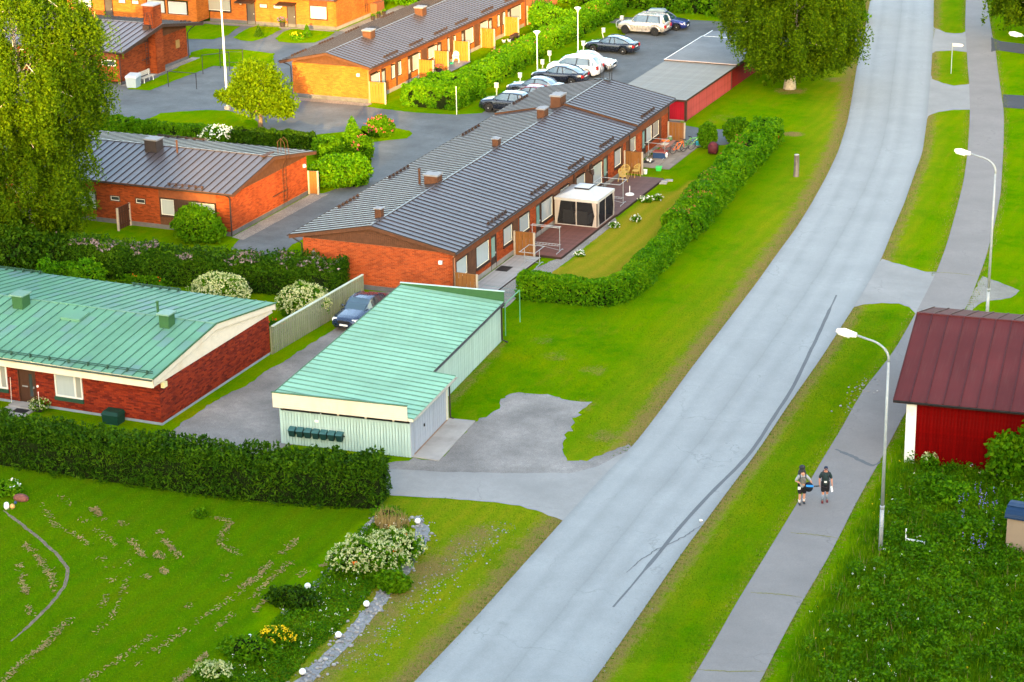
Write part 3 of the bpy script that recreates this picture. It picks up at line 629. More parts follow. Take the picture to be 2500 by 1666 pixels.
# windows are panes with a lowered pale blind behind the glass
def pane_mat(name, col, rough=.12):
    m, t, out = nodes(name); b = NB(t); co = b.coord('Object'); 
    c = b.ramp(b.noise(b.scale(co, (7,7,.4)), 2.0, 3), [(.3, tuple(x*.93 for x in col)), (.7, col)])
    c = b.mix(1.0, c, b.ramp(b.rand(), [(0,.88),(1,1.06)]), 'MULTIPLY')
    b.principled(out, c, rough, 0, .5, None, .6); return m
BLIND = pane_mat('blind_behind_glass', (.33,.38,.40))
DGLASS = pane_mat('dark_glass', (.035,.045,.05))
TGLASS = pane_mat('greenish_glass', (.16,.30,.27))
def face_T(plane, o):  # helper frames on house-local axes: 'x+' faces +x with a along +y, 'y-' faces -y with a along +x, 'x-' faces -x with a along -y
    if plane == 'x+': return planeT((o, 0, 0), (0,1,0), (1,0,0))
    if plane == 'x-': return planeT((o, 0, 0), (0,-1,0), (-1,0,0))
    if plane == 'y-': return planeT((0, o, 0), (1,0,0), (0,-1,0))
    return planeT((0, o, 0), (-1,0,0), (0,1,0))
BRICKS = {}
def brick_me(key, L, H, mat_):
    if key not in BRICKS:
        b = MB().add([(0,0,0),(L,0,0),(L,0,H),(0,0,H),(0,.016,0),(L,.016,0),(L,.016,H),(0,.016,H)], [(4,7,6,5),(0,4,5,1),(1,5,6,2),(2,6,7,3),(3,7,4,0)])
        BRICKS[key] = b.mesh('brick', mat_)
    return BRICKS[key]
def brick_wall(parent, T, a0, a1, c0, c1, mat_, mort, holes=(), single=0, top=None, L=.285, Hc=.085, thick=.25, name='wall'):
    """brickwork on the plane T from a0..a1 and height c0..c1: mortar wall with proud bricks; some laid as objects of their own"""
    wall = MB(T)
    # backing cut round the holes
    xs = sorted({a0, a1, *[h[0] for h in holes if a0 < h[0] < a1], *[h[1] for h in holes if a0 < h[1] < a1]})
    for xa, xb in zip(xs[:-1], xs[1:]):
        zs = [c0]
        for h in sorted([h for h in holes if h[0] <= xa+1e-6 and h[1] >= xb-1e-6], key=lambda h: h[2]): zs += [max(c0,h[2]), min(c1,h[3])]
        zs.append(c1)
        for k in range(0, len(zs), 2):
            if zs[k+1]-zs[k] > .01: wall.box(xa, xb, -thick, 0, zs[k], zs[k+1])
    w_ = wall.build(name, mort, parent)
    stuff = MB(T); cnt = 0; q_ = T.to_quaternion(); me = brick_me(mat_.name, L-.012, Hc-.012, mat_) if single else None
    k = 0; z = c1-Hc
    while z > c0-.02:
        ints = [(a0, a1)]
        for h in holes:
            if h[2] < z+Hc*.6 and h[3] > z+Hc*.4:
                nw = []
                for s_, e_ in ints:
                    if h[0] > s_: nw.append((s_, min(e_, h[0])))
                    if h[1] < e_: nw.append((max(s_, h[1]), e_))
                ints = [i for i in nw if i[1]-i[0] > .03]
        off = (k % 2)*L/2
        for s_, e_ in ints:
            j0 = math.floor((s_-a0-off)/L); x = a0+off+j0*L
            while x < e_-.02:
                b0, b1 = max(x, s_)+.006, min(x+L, e_)-.006; x += L
                if b1-b0 < .02: continue
                if single and cnt < single and abs(b1-b0-(L-.012)) < .002:
                    o = link('brick', me, w_); o.matrix_local = T @ Matrix.Translation((b0, 0, z+.006)); cnt += 1
                else:
                    z0, z1 = max(z+.006, c0), z+Hc-.006; d = .016
                    stuff.add([(b0,0,z0),(b1,0,z0),(b1,0,z1),(b0,0,z1),(b0,d,z0),(b1,d,z0),(b1,d,z1),(b0,d,z1)], [(4,7,6,5),(0,4,5,1),(1,5,6,2),(2,6,7,3),(3,7,4,0)])
        z -= Hc; k += 1
    if stuff.f: stuff.build('brickwork', mat_, w_, kind='stuff')
    return w_
def window(parent, T, a0, a1, c0, c1, frame=DKBROWN, pane=BLIND, fw=.07, inner=None, mull=None, sill=None, name='window', out=.03):
    b = MB(T)
    b.box(a0,a1,-.06,out,c0,c0+fw).box(a0,a1,-.06,out,c1-fw,c1).box(a0,a0+fw,-.06,out,c0+fw,c1-fw).box(a1-fw,a1,-.06,out,c0+fw,c1-fw)
    for mu in (mull or []): b.box(mu-fw*.6, mu+fw*.6, -.06, out-.003, c0+fw, c1-fw)
    f = b.build(name, frame, parent)
    ia0, ia1, ic0, ic1 = a0+fw, a1-fw, c0+fw, c1-fw
    if inner:
        iw = .035; p = MB(T); p.box(ia0,ia1,-.05,.005,ic0,ic0+iw).box(ia1-iw,ia1,-.05,.004,ic0+iw,ic1).box(ia0,ia0+iw,-.05,.004,ic0+iw,ic1).box(ia0+iw,ia1-iw,-.05,.003,ic1-iw,ic1)
        p.build('casement', inner, f)
    for s_, e_ in zip([ia0]+[m_+fw*.6 for m_ in (mull or [])], [m_-fw*.6 for m_ in (mull or [])]+[ia1]):
        MB(T).box(s_, e_, -.055, -.02, ic0, ic1).build('pane', pane if not isinstance(pane, list) else pane.pop(0), f)
    if sill is not None: MB(T).box(a0-.04, a1+.04, -.02, .10, c0-.20 if sill is GREENF else c0-.06, c0-.003).build('sill', sill, f)
    return f
def door(parent, T, a0, a1, c0, c1, mat_=DKBROWN, glass=None, frame=DKBROWN):
    b = MB(T).box(a0,a1,-.08,-.02,c0,c1); d = b.build('door', mat_, parent)
    fr = MB(T); fr.box(a0-.06,a0,-.08,.03,c0,c1+.06).box(a1,a1+.06,-.08,.03,c0,c1+.06).box(a0,a1,-.08,.03,c1,c1+.06); fr.build('frame', frame, d)
    if glass: MB(T).box(glass[0],glass[1],-.03,-.012,glass[2],glass[3]).build('pane', glass[4], d)
    MB(T).box(a1-.13,a1-.07,-.02,.04,c0+.95,c0+1.05).build('handle', METALG, d)
    return d
def boards(parent, T, a0, a1, c0, c1, mat_, pitch=.12, th=.022, gap=.012, name='panel', bname='board', single=True, back=True, limit=300, var=.0):
    """vertical boards on a wall plane, each a piece of its own"""
    base = MB(T).box(a0, a1, -.03 if back else -.012, -.004, c0+.01, c1-.01).build(name, mat_, parent)
    n = max(1, round((a1-a0)/pitch)); p = (a1-a0)/n; me = None; st = MB(T)
    for k in range(n):
        if single and k < limit:
            if me is None: me = MB().box(gap/2, p-gap/2, 0, th, 0, c1-c0).mesh(bname, mat_)
            o = link(bname, me, base); o.matrix_local = T @ Matrix.Translation((a0+k*p, (k % 2)*.006, c0))
        else: st.box(a0+k*p+gap/2, a0+(k+1)*p-gap/2, 0, th+(k % 2)*.006, c0, c1)
    if st.f: st.build('boarding', mat_, base, kind='stuff')
    return base
def roof_panels(parent, xe, ze, xr, zr, y0, y1, p, mat_, rib=.05, ribw=.05):
    """standing-seam panels of one slope, from the eave (xe,ze) up to the ridge (xr,zr)"""
    S = math.hypot(xr-xe, zr-ze); n = max(1, round((y1-y0)/p)); pw = (y1-y0)/n; left = xr > xe
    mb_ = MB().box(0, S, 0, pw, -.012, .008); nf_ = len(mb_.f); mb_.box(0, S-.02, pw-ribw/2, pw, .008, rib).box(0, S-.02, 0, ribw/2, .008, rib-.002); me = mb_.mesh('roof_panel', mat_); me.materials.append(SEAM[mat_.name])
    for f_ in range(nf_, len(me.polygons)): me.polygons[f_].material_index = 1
    X_ = Vector((xr-xe, 0, zr-ze)).normalized(); Zv = Vector((-X_.z, 0, X_.x)) if left else Vector((X_.z, 0, -X_.x)); Yv = Zv.cross(X_)
    for k in range(n):
        o = link('roof_panel', me, parent)
        yy = y0+k*pw if left else y0+(k+1)*pw
        o.matrix_local = Matrix(((X_.x,Yv.x,Zv.x,xe),(X_.y,Yv.y,Zv.y,yy),(X_.z,Yv.z,Zv.z,ze),(0,0,0,1)))
def gable_roof(parent, x0, x1, xr, y0, y1, z0, z1, zr, p, mat_, fascia, fh=.22, name='roof', y_off=0, wallin=None, back=True):
    th = .16; prof = [(x0,z0-.015),(xr,zr-.015),(x1,z1-.015),(x1,z1-th),(xr,zr-th),(x0,z0-th)]
    n = 6; b = MB(); V = [(q_[0], y0+.03, q_[1]) for q_ in prof]+[(q_[0], y1-.03, q_[1]) for q_ in prof]
    b.add(V, [(0,1,7,6),(1,2,8,7),(3,4,10,9),(4,5,11,10),(2,3,9,8),(5,0,6,11),(0,5,4,1),(1,4,3,2),(6,7,10,11),(7,8,9,10)])
    r_ = b.build(name, fascia, parent)
    for yy, s_ in ((y0, -1), (y1, 1)) if back else ((y0, -1),):
        v = MB()
        for (xa, za), (xb, zb) in (((x0,z0),(xr,zr)),((xr,zr),(x1,z1))):
            v.add([(xa,yy,za+.01),(xb,yy,zb+.01),(xb,yy,zb-fh),(xa,yy,za-fh),(xa,yy-s_*.035,za+.01),(xb,yy-s_*.035,zb+.01),(xb,yy-s_*.035,zb-fh),(xa,yy-s_*.035,za-fh)],
                  [(0,1,2,3),(7,6,5,4),(0,4,5,1),(1,5,6,2),(2,6,7,3),(3,7,4,0)])
        v.build('verge_board', fascia, r_)
    roof_panels(r_, x0-.03, z0-.03*(zr-z0)/(xr-x0), xr-.005, zr, y0, y1, p, mat_)
    roof_panels(r_, x1+.03, z1-.03*(zr-z1)/(x1-xr), xr+.005, zr, y0, y1, p, mat_)
    MB().bar((xr,y0,zr+.02),(xr,y1,zr+.02), .12, .05).build('ridge_cap', mat_, r_)
    return r_
def gutter(parent, x, y0, y1, z, side=1, mat_=GUTTER):
    b = MB(); s_ = side
    V = []; n = 6
    for yy in (y0, y1):
        for k in range(n): a = math.pi*k/(n-1); V.append((x+s_*(.07-.07*math.cos(a)), yy, z-.07*math.sin(a)))
        for k in range(n): a = math.pi*(n-1-k)/(n-1); V.append((x+s_*(.07-.058*math.cos(a)), yy, z-.055*math.sin(a)))
    m_ = 2*n
    b.add(V, [(k,(k+1)%m_,m_+(k+1)%m_,m_+k) for k in range(m_)]+[tuple(range(m_-1,-1,-1)), tuple(range(m_,2*m_))])
    return b.build('gutter', mat_, parent)
def snow_guard(parent, x, y0, y1, z, slope, side, n=6, mat_=DKBROWN, rail=True):
    """row of brackets with rails near the eave; slope is the rise per metre towards the ridge"""
    b = MB(); L = y1-y0
    for k in range(n):
        y = y0+L*(k+.3)/(n-.4); b.hexa([(x,y-.03,z),(x-side*.22,y-.03,z+.22*slope),(x-side*.22,y+.03,z+.22*slope),(x,y+.03,z)], [(x-side*.06,y-.03,z+.22),(x-side*.13,y-.03,z+.2),(x-side*.13,y+.03,z+.2),(x-side*.06,y+.03,z+.22)])
    if rail: b.tube([(x-side*.08,y0,z+.17),(x-side*.08,y1,z+.17)], .025, 6).tube([(x-side*.06,y0,z+.09),(x-side*.06,y1,z+.09)], .025, 6)
    return b.build('snow_guard', mat_, parent)
def chimney(parent, x, y, z0, z1, wx, wy, mat_, cap=mat('grey_cap', (.20,.20,.21), .6, .1, 3), capt=.06, ov=.06):
    c = MB().box(x-wx/2,x+wx/2,y-wy/2,y+wy/2,z0,z1).build('chimney', mat_, parent)
    MB().hexa([(x-wx/2-ov,y-wy/2-ov,z1+.004),(x+wx/2+ov,y-wy/2-ov,z1+.004),(x+wx/2+ov,y+wy/2+ov,z1+.004),(x-wx/2-ov,y+wy/2+ov,z1+.004)],
              [(x-wx/2-ov,y-wy/2-ov,z1+capt),(x+wx/2+ov,y-wy/2-ov,z1+capt),(x+wx/2+ov,y+wy/2+ov,z1+capt),(x-wx/2-ov,y+wy/2+ov,z1+capt)]).build('cap', cap, c)
    return c
def pipe(parent, x, y, z0, z1, r_=.05, mat_=BROWN):
    return MB().tube([(x,y,z0),(x,y,z1)], r_, 8).lathe([(r_*1.3,0),(r_*1.3,.05)], (x,y,z1), 8).build('vent_pipe', mat_, parent)
def downpipe(parent, pts, mat_=GUTTER, r_=.045): return MB().tube(pts, r_, 7).build('downpipe', mat_, parent)
def wall_lamp(parent, T, a, c, s_=.22):
    l = MB(T).box(a-s_/2-.02,a+s_/2+.02,0,.05,c-s_/2-.02,c+s_/2+.02).build('wall_lamp', METALG, parent)
    MB(T).box(a-s_/2,a+s_/2,.05,.16,c-s_/2,c+s_/2).build('lamp_shade', LAMPW, l); return l
def gable_fill(parent, T, pts, mat_, name='gable_panel', th=.06, pitch=None, horizontal=False):
    b = MB(T); n = len(pts)
    b.hexa([(p_[0], -th, p_[1]) for p_ in pts], [(p_[0], 0, p_[1]) for p_ in pts]); o = b.build(name, mat_, parent)
    if pitch:   # boards laid over the panel, cut to its outline
        st = MB(T); zs = [p_[1] for p_ in pts]; xs = [p_[0] for p_ in pts]
        def span(v, ax):
            hit = []
            for (p_, q_) in zip(pts, pts[1:]+pts[:1]):
                if (p_[ax] > v) != (q_[ax] > v): t_ = (v-p_[ax])/(q_[ax]-p_[ax]); hit.append(p_[1-ax]+t_*(q_[1-ax]-p_[1-ax]))
            return (min(hit), max(hit)) if len(hit) >= 2 else None
        ax = 1 if horizontal else 0; v = min(zs if horizontal else xs)
        while v < max(zs if horizontal else xs)-.01:
            s0 = span(v+.004, ax); s1 = span(v+pitch-.012, ax)
            if s0 and s1:
                a, b_ = v+.004, v+pitch-.012
                if horizontal: q4 = [(s0[0],a),(s0[1],a),(s1[1],b_),(s1[0],b_)]
                else: q4 = [(a,s0[0]),(b_,s1[0]),(b_,s1[1]),(a,s0[1])]
                st.hexa([(p_[0],0,p_[1]) for p_ in q4], [(p_[0],.02 if not horizontal or k < 2 else .008,p_[1]) for k, p_ in enumerate(q4)])
            v += pitch
        st.build('cladding_board', mat_, o, kind='stuff')
    return o
GRP_H = 'brick terrace houses'
# ---- the long house in the middle -----------------------------------------------------------------------
H1 = thing('terrace_house', 'long brick house with grey-brown sheet roof in the middle, garden decks beside it', 'house', (-51.83,110.5,0), .0083, GRP_H)
GY, FX, LX_ = .25, -.15, -9.93
TG = face_T('y-', GY); TF = face_T('x+', FX); TL_ = face_T('x-', LX_)
brick_wall(H1, TG, LX_, 0, .3, 2.86, BRICK_O, MORT_L, single=300)
MB().box(LX_, -.003, GY-.01, GY+.3, -.1, .3).build('plinth', PLINTH, H1)
gable_fill(H1, TG, [(LX_+.05,2.87),(-.02,2.87),(-5.2,3.92)], BROWN, pitch=.13)
R1_ = gable_roof(H1, -10.75, .23, -5.26, 0, 31.65, 3.0, 3.0, 4.1, .575, ROOF_B, BROWN)
R2_ = gable_roof(H1, -10.75, .23, -5.26, 31.70, 40.2, 3.12, 3.12, 4.24, .575, ROOF_B, BROWN, name='far_roof')
gutter(H1, .26, 0, 31.6, 2.95, 1); gutter(H1, .26, 31.7, 40.2, 3.07, 1); gutter(H1, -10.78, .05, 31.6, 2.95, -1)
for (a, b_) in ((5.6,8.6),(12.6,15.4),(19.2,22.0),(25.1,27.8),(33.6,36.4)): snow_guard(R1_ if b_ < 31 else R2_, -.02, a, b_, 3.05+(.12 if a > 31 else 0), .2, 1)
for (a, b_) in ((5.9,8.8),(13.2,16.3),(25.0,28.1),(34.3,37.2)): snow_guard(R1_ if b_ < 31 else R2_, -10.5, a, b_, 3.05+(.12 if a > 31 else 0), .2, -1)
chimney(H1, -5.62, 2.05, 3.7, 4.58, .42, .40, BROWN); chimney(H1, -5.80, 10.2, 3.7, 4.52, .92, .75, BROWN, capt=.1); chimney(H1, -5.55, 19.85, 3.7, 4.55, .42, .5, BROWN)
chimney(H1, -5.65, 28.4, 3.7, 4.62, .55, .8, BROWN, capt=.1); chimney(H1, -5.85, 31.9, 3.7, 4.78, .75, 1.1, BROWN, capt=.12); pipe(H1, -6.85, 10.4, 3.7, 4.75, .08)
# roof ladder hoops at the far gable
hp = MB()
for dx in (-.35,.35): hp.tube([(-5.3+dx,40.1,4.1),(-5.3+dx,40.1,5.05),(-5.3+dx,40.3,5.35),(-5.3+dx,40.6,5.05),(-5.3+dx,40.6,3.2)], .025, 6)
hp.box(-6.0,-4.7,39.6,39.9,4.25,4.3); hp.build('roof_ladder', BLACKM, H1)
# the left long wall and the far gable
MB().box(LX_, LX_+.25, GY+.25, 39.8, 0, 3.0).build('rear_wall', MORT_O, H1); MB().box(LX_, -.16, 39.55, 39.8, 0, 3.05).build('far_wall', MORT_O, H1)
# garden side
holes = [(.9,2.6,.93,3),(2.62,3.8,.3,3),(3.82,5.92,.72,3),(6.1,6.98,-.1,3),(8.02,9.6,.9,3),(9.62,10.5,.3,3),(10.6,12.42,.3,3),(13.45,14.28,-.1,3),(14.3,16.42,.66,3),(16.44,17.6,.3,3),(17.6,19.35,.9,3),(19.37,20.6,.3,3),(20.6,22.4,.9,3),(22.42,23.7,.3,3),(23.7,25.65,.3,3),(25.8,26.7,-.1,3),(27.95,29.45,.78,3),(29.47,29.8,.3,3),(30.4,31.05,.3,3),(31.05,32.5,1.0,3),(33.8,34.6,-.1,3),(34.62,36.02,.9,3),(36.04,37.62,.9,3),(37.64,38.1,.3,3)]
brick_wall(H1, TF, .45, 39.6, .3, 2.2, BRICK_O, MORT_O, holes)
MB().box(-.40, FX+.02, .46, 39.6, -.1, .3).build('plinth', PLINTH2, H1)
MB().box(-.30, FX+.05, .3, 39.75, 2.2, 2.88).build('fascia', REDBR, H1)
for k, y in enumerate((.25, 20.0, 30.95, 39.55)): MB().box(-.28, FX+.09, y, y+.16, 0, 2.9).build('post', DKBROWN, H1)
WL = [(.9,2.6,.93,2.17),(3.84,5.9,.74,2.18),(8.04,9.58,.92,2.13),(10.62,12.4,.92,2.13),(14.32,16.4,.68,2.1),(17.62,19.32,.92,2.1),(20.62,22.38,.92,2.1),(23.72,25.63,.42,2.1),(27.97,29.43,.8,2.08),(31.07,32.49,1.02,2.2),(34.64,36.0,.93,2.19),(36.06,37.6,.95,2.19)]
DGL2 = pane_mat('net_curtain_glass', (.25,.26,.24))
for k, (a, b_, c, d) in enumerate(WL): window(H1, TF, a, b_, c, d, DKBROWN, DGL2 if k in (9, 11) else BLIND, .075, inner=mat('cream_casement', (.70,.64,.48), .5, .05), sill=DKBROWN)
for a, b_ in ((2.64,3.8),(9.64,10.5),(16.46,17.58),(19.4,20.58),(22.44,23.68),(29.48,29.8),(30.42,31.03),(37.66,38.08)): boards(H1, TF, a, b_, .3, 2.2, BROWN, .11, single=False)
for a, b_ in ((6.15,6.92),(13.5,14.22),(25.86,26.64),(33.86,34.54)): door(H1, TF, a, b_, -.03, 2.12, DKBROWN, (a+.12,b_-.12,.78,2.0,TGLASS))
wall_lamp(H1, TG, (-0.8,2.25)[0], (-0.8,2.25)[1], .2)
downpipe(H1, [(.30,.12,2.9),(.12,.1,2.68),(.05,.14,2.55),(.05,.14,.05)], BROWN); downpipe(H1, [(-10.75,.15,2.9),(-10.3,.2,2.62),(-10.0,.2,2.5),(-10.0,.2,.05)])
dish = MB().lathe([(.0,.0),(.18,.03),(.32,.1),(.40,.2),(.41,.2),(.33,.08),(.18,.005)], (0,0,0), 14)
ds = dish.build('satellite_dish', DKBROWN, H1, loc=(.45,21.6,2.45), rot=(R(75),0,R(100))); MB().bar((-.15,0,0),(.4,.1,-.05), .04).tube([(0,0,.0),(0,.05,.4)], .02).build('arm', METALG, ds)
wall_lamp(H1, TF, 30.2, 1.05, .14)
# ---- the lit house beyond the hedge ---------------------------------------------------------------------
H2 = thing('terrace_house', 'sunlit brick terrace house beyond the car park hedge, its gable half in yellow light', 'house', (-78.99,153.61,0), 0, GRP_H)
TG = face_T('y-', 0); TF = face_T('x+', 0)
brick_wall(H2, TG, -6.9, 0, .32, 2.88, BRICK_S, MORT_S)
MB().box(-6.9,-.003,-.01,.3,-.1,.32).build('plinth', PLINTH, H2)
gable_fill(H2, TG, [(-6.85,2.89),(-.02,2.89),(-3.3,3.85)], BROWN, pitch=.13)
R2_ = gable_roof(H2, -7.65, .55, -3.35, -.75, 50, 3.08, 3.08, 4.03, .56, ROOF_B, BROWN)
gutter(H2, .58, -.7, 50, 3.03); gutter(H2, -7.68, -.7, 50, 3.03, -1)
for y in (2.6,7.4,12.3,16.6,22.2,27.5): snow_guard(R2_, .25, y, y+2.6, 3.14, .25, 1)
for y in (.6, 5.4, 10.2, 17): snow_guard(R2_, -7.35, y, y+2.6, 3.14, .22, -1)
chimney(H2, -3.0, 6.3, 3.6, 4.5, .75, .85, BROWN, capt=.1); chimney(H2, -3.0, 16.3, 3.6, 4.55, .75, .85, BROWN, capt=.1)
hl2 = [(.35,2.2,1.1,3),(2.35,3.15,-.1,3),(4.1,4.95,1.0,3),(4.97,5.35,.3,3),(5.35,6.15,1.0,3),(7.3,7.9,-.1,3),(7.9,9.85,.78,3),(9.9,11.1,.3,3),(11.15,13.1,1.1,3),(13.15,13.95,-.1,3),(15.05,15.7,.95,3),(15.72,16.3,.3,3),(16.35,17.05,.95,3),(18.1,18.75,-.1,3),(18.75,20.75,.75,3),(20.8,22.0,.3,3),(22.05,23.95,1.1,3),(24.0,24.85,-.1,3),(25.9,26.6,1.05,3),(26.62,27.1,.3,3),(27.1,27.9,1.05,3),(28.3,29,-.1,3),(29.0,31.6,.75,3)]
brick_wall(H2, TF, .003, 32.3, .3, 2.3, BRICK_S, MORT_O, hl2)
MB().box(-.25,.02,.1,32.3,-.1,.3).build('plinth', PLINTH2, H2); MB().box(-.2,.04,.05,32.4,2.3,2.95).build('fascia', REDBR, H2)
MB().box(-6.9,-6.65,.25,50,0,3.05).build('rear_wall', MORT_O, H2); MB().box(-.3,.1,32.2,32.45,0,3.0).build('post', REDBR, H2)
MB().box(-6.9,-1.2,32.5,50,0,3.0).build('far_wing', MORT_O, H2)
for a, b_, c, d in ((.4,2.15,1.12,2.18),(4.15,4.9,1.02,2.2),(5.38,6.1,1.02,2.25),(8.1,9.8,.8,2.2),(11.2,13.05,1.15,2.2),(15.1,15.65,.97,2.25),(16.4,17.0,1.0,2.22),(18.85,20.7,.78,2.25),(22.1,23.9,1.15,2.22),(25.95,26.55,1.08,2.22),(27.15,27.85,1.08,2.25),(29.05,31.5,.79,2.25)):
    window(H2, TF, a, b_, c, d, DKBROWN, BLIND, .07, inner=WHITEF)
for a, b_ in ((2.4,3.1),(7.35,7.85),(13.2,13.9),(18.15,18.7),(24.1,24.8),(28.35,28.95)): door(H2, TF, a, b_, -.03, 2.15, DKBROWN, (a+.1,b_-.1,.8,2.0,BLIND))
for a, b_ in ((5.0,5.33),(9.92,11.08),(15.74,16.28),(20.82,21.98),(26.64,27.08)): boards(H2, TF, a, b_, .3, 2.3, BROWN, .11, single=False)
wall_lamp(H2, TG, -.85, 2.25, .22); downpipe(H2, [(.62,-.45,2.98),(.2,-.1,2.72),(.05,-.08,2.6),(.05,-.08,.03)], mat('beige_pipe', (.32,.16,.06), .5)); downpipe(H2, [(-7.6,-.5,2.95),(-7.2,-.12,2.7),(-6.97,-.1,2.55),(-6.97,-.1,.05)])
# ---- the house behind the left hedge (its ridge runs left to right) ------------------------------------------
H3 = thing('terrace_house', 'brown roofed brick house with a roof ladder on its glowing gable', 'house', (-70.83,117.47,0), R(90), GRP_H)
TG = face_T('y-', 0); TF = face_T('x-', 0)       # gable; front facing the camera (a runs to the right)
brick_wall(H3, TG, 0, 10.5, .3, 2.72, BRICK_O, MORT_O)
MB().box(.003,10.5,-.01,.3,-.1,.3).build('plinth', PLINTH, H3)
gable_fill(H3, TG, [(.02,2.73),(10.48,2.73),(10.48,2.95),(5.3,3.9),(.02,2.9)], BROWN, pitch=.13)
R3_ = gable_roof(H3, -.42, 11.05, 5.3, -.52, 22, 3.0, 3.0, 4.07, .56, ROOF_B, BROWN)
gutter(H3, -.45, -.5, 22, 2.95, -1); snow_guard(R3_, -.2, 1.75, 4.5, 3.05, .19, -1)
snow_guard(R3_, 10.8, 8, 12, 3.05, .19, 1)
chimney(H3, 4.55, 8.35, 3.6, 4.68, .85, .95, mat('dark_chimney', (.035,.028,.028), .6), capt=.1); pipe(H3, 4.5, 6.5, 3.6, 4.75, .06)
hl3 = [(-13.2,-10.15,.82,2.1),(-9.13,-8.31,1.53,1.95),(-7.16,-6.36,1.53,1.95),(-5.32,-.98,.3,3)]
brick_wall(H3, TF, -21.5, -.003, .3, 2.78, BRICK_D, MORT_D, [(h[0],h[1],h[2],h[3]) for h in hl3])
MB(TF).box(-21.5,-.003,-.25,.01,-.1,.3).build('plinth', PLINTH, H3)
MB(TF).box(-5.32,-.98,-.2,-.01,2.14,2.8).build('fascia', REDBR, H3)
boards(H3, TF, -5.3, -1.0, .3, .9, BROWN, .12, single=False); boards(H3, TF, -4.1, -2.9, .9, 2.14, DKBROWN, .12, single=False)
window(H3, TF, -5.25, -4.12, .92, 2.12, DKBROWN, BLIND, .07, inner=WHITEF, sill=DKBROWN); window(H3, TF, -2.88, -1.05, .92, 2.12, DKBROWN, BLIND, .07, inner=WHITEF)
window(H3, TF, -13.15, -10.2, .85, 2.08, DKBROWN, BLIND, .06, inner=WHITEF, sill=DKBROWN)
for a in (-9.1, -7.13): window(H3, TF, a, a+.77, 1.54, 1.93, DKBROWN, DGLASS, .05, inner=WHITEF)
MB().box(10.25,10.5,.25,21.5,0,3).build('rear_wall', MORT_O, H3)
downpipe(H3, [(-.5,.05,2.92),(-.15,-.06,2.7),(-.06,-.08,2.5),(-.06,-.08,.05)]); wall_lamp(H3, TG, 10.05, 2.18, .2)
lad = MB()
for dx in (0,.42): lad.tube([(6.75+dx,-.2,.35),(6.75+dx,-.22,2.9),(6.5+dx,-.7,3.8),(6.5+dx,-.6,4.75),(6.5+dx,-.35,5.0),(6.5+dx,-.1,4.75),(6.5+dx,-.1,3.95)], .022, 6)
for k in range(8): lad.bar((6.75,-.2,.6+.3*k),(7.17,-.2,.6+.3*k), .022)
lad.box(5.3,7.4,-.2,-.16,1.22,1.27).box(4.9,6.2,.0,.35,4.1,4.14); lad.build('ladder', mat('rusty_steel', (.06,.025,.012), .7, .3), H3)
# ---- the service building with the tall chimney ------------------------------------------------------------------
H4 = thing('service_building', 'low brick building with a tall square brick chimney on its gable, behind the birch', 'building', (-101.8,152.6,0), R(90))
TG = face_T('y-', 0); TF = face_T('x-', 0)
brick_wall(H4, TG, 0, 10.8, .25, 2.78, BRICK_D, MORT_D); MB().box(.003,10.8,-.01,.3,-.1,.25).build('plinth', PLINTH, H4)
gable_fill(H4, TG, [(.02,2.79),(10.78,2.79),(10.78,3.1),(5.7,3.95),(.02,2.95)], BROWN, pitch=.13)
R4_ = gable_roof(H4, -.8, 12.2, 5.7, -.95, 22, 3.0, 3.0, 4.12, .62, ROOF_S, DKBROWN)
gutter(H4, -.83, -.9, 22, 2.95, -1); snow_guard(R4_, -.5, 4.3, 8.3, 3.06, .17, -1, 5, rail=False); snow_guard(R4_, 11.4, -.2, .9, 3.1, .17, 1, 3)
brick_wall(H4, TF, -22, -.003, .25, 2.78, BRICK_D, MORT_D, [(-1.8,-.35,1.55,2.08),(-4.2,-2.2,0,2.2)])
MB(TF).box(-6,-.35,-.1,.02,2.1,2.78).build('fascia', REDBR, H4); window(H4, TF, -1.75, -.38, 1.56, 2.06, WHITEF, DGLASS, .06)
MB(TF).box(-4.3,-2.0,0,.9,2.15,2.27).build('porch_roof', DKBROWN, H4); door(H4, TF, -3.6, -2.6, 0, 2.05)
MB().box(10.55,10.8,.25,22,0,3).build('rear_wall', MORT_O, H4)
st = thing('chimney', None, None); st.parent = H4
for T_, a, b_ in ((planeT((4.6,-.72,0),(1,0,0),(0,-1,0)),0,1.25),(planeT((4.6,.3,0),(0,-1,0),(-1,0,0)),0,1.02),(planeT((5.85,-.72,0),(0,1,0),(1,0,0)),0,1.02),(planeT((5.85,.3,0),(-1,0,0),(0,1,0)),0,1.25)):
    brick_wall(st, T_, a, b_, 0, 5.85, BRICK_D, MORT_D, thick=.2)
MB().box(4.5,5.95,-.82,.4,5.85,5.95).build('cap', mat('chimney_cap', (.30,.28,.30), .6), st)
MB().box(4.2,5.0,-.45,.2,3.75,4.25).build('flashing', DKBROWN, H4)
la = MB()
for dx in (0,.4): la.tube([(3.9+dx,-.15,.9),(3.9+dx,-.15,3.3),(3.9+dx,-.8,4.1),(3.9+dx,-.7,5.2),(3.9+dx,-.3,5.4),(3.9+dx,-.1,4.6)], .022, 6)
for k in range(9): la.bar((3.9,-.15,1.0+.28*k),(4.3,-.15,1.0+.28*k), .022)
la.box(3.2,4.6,-.16,-.12,1.4,1.45); la.build('ladder', BLACKM, H4)
pipe(H4, 5.2, 5.6, 3.9, 4.9, .07, mat('copper_pipe', (.45,.22,.06), .5)); downpipe(H4, [(-.8,.2,2.9),(-.15,-.07,2.6),(-.07,-.08,2.4),(-.07,-.08,.05)]); downpipe(H4, [(12.1,-.4,2.92),(11.4,-.12,2.6),(10.85,-.08,2.3),(10.85,-.08,.05)])
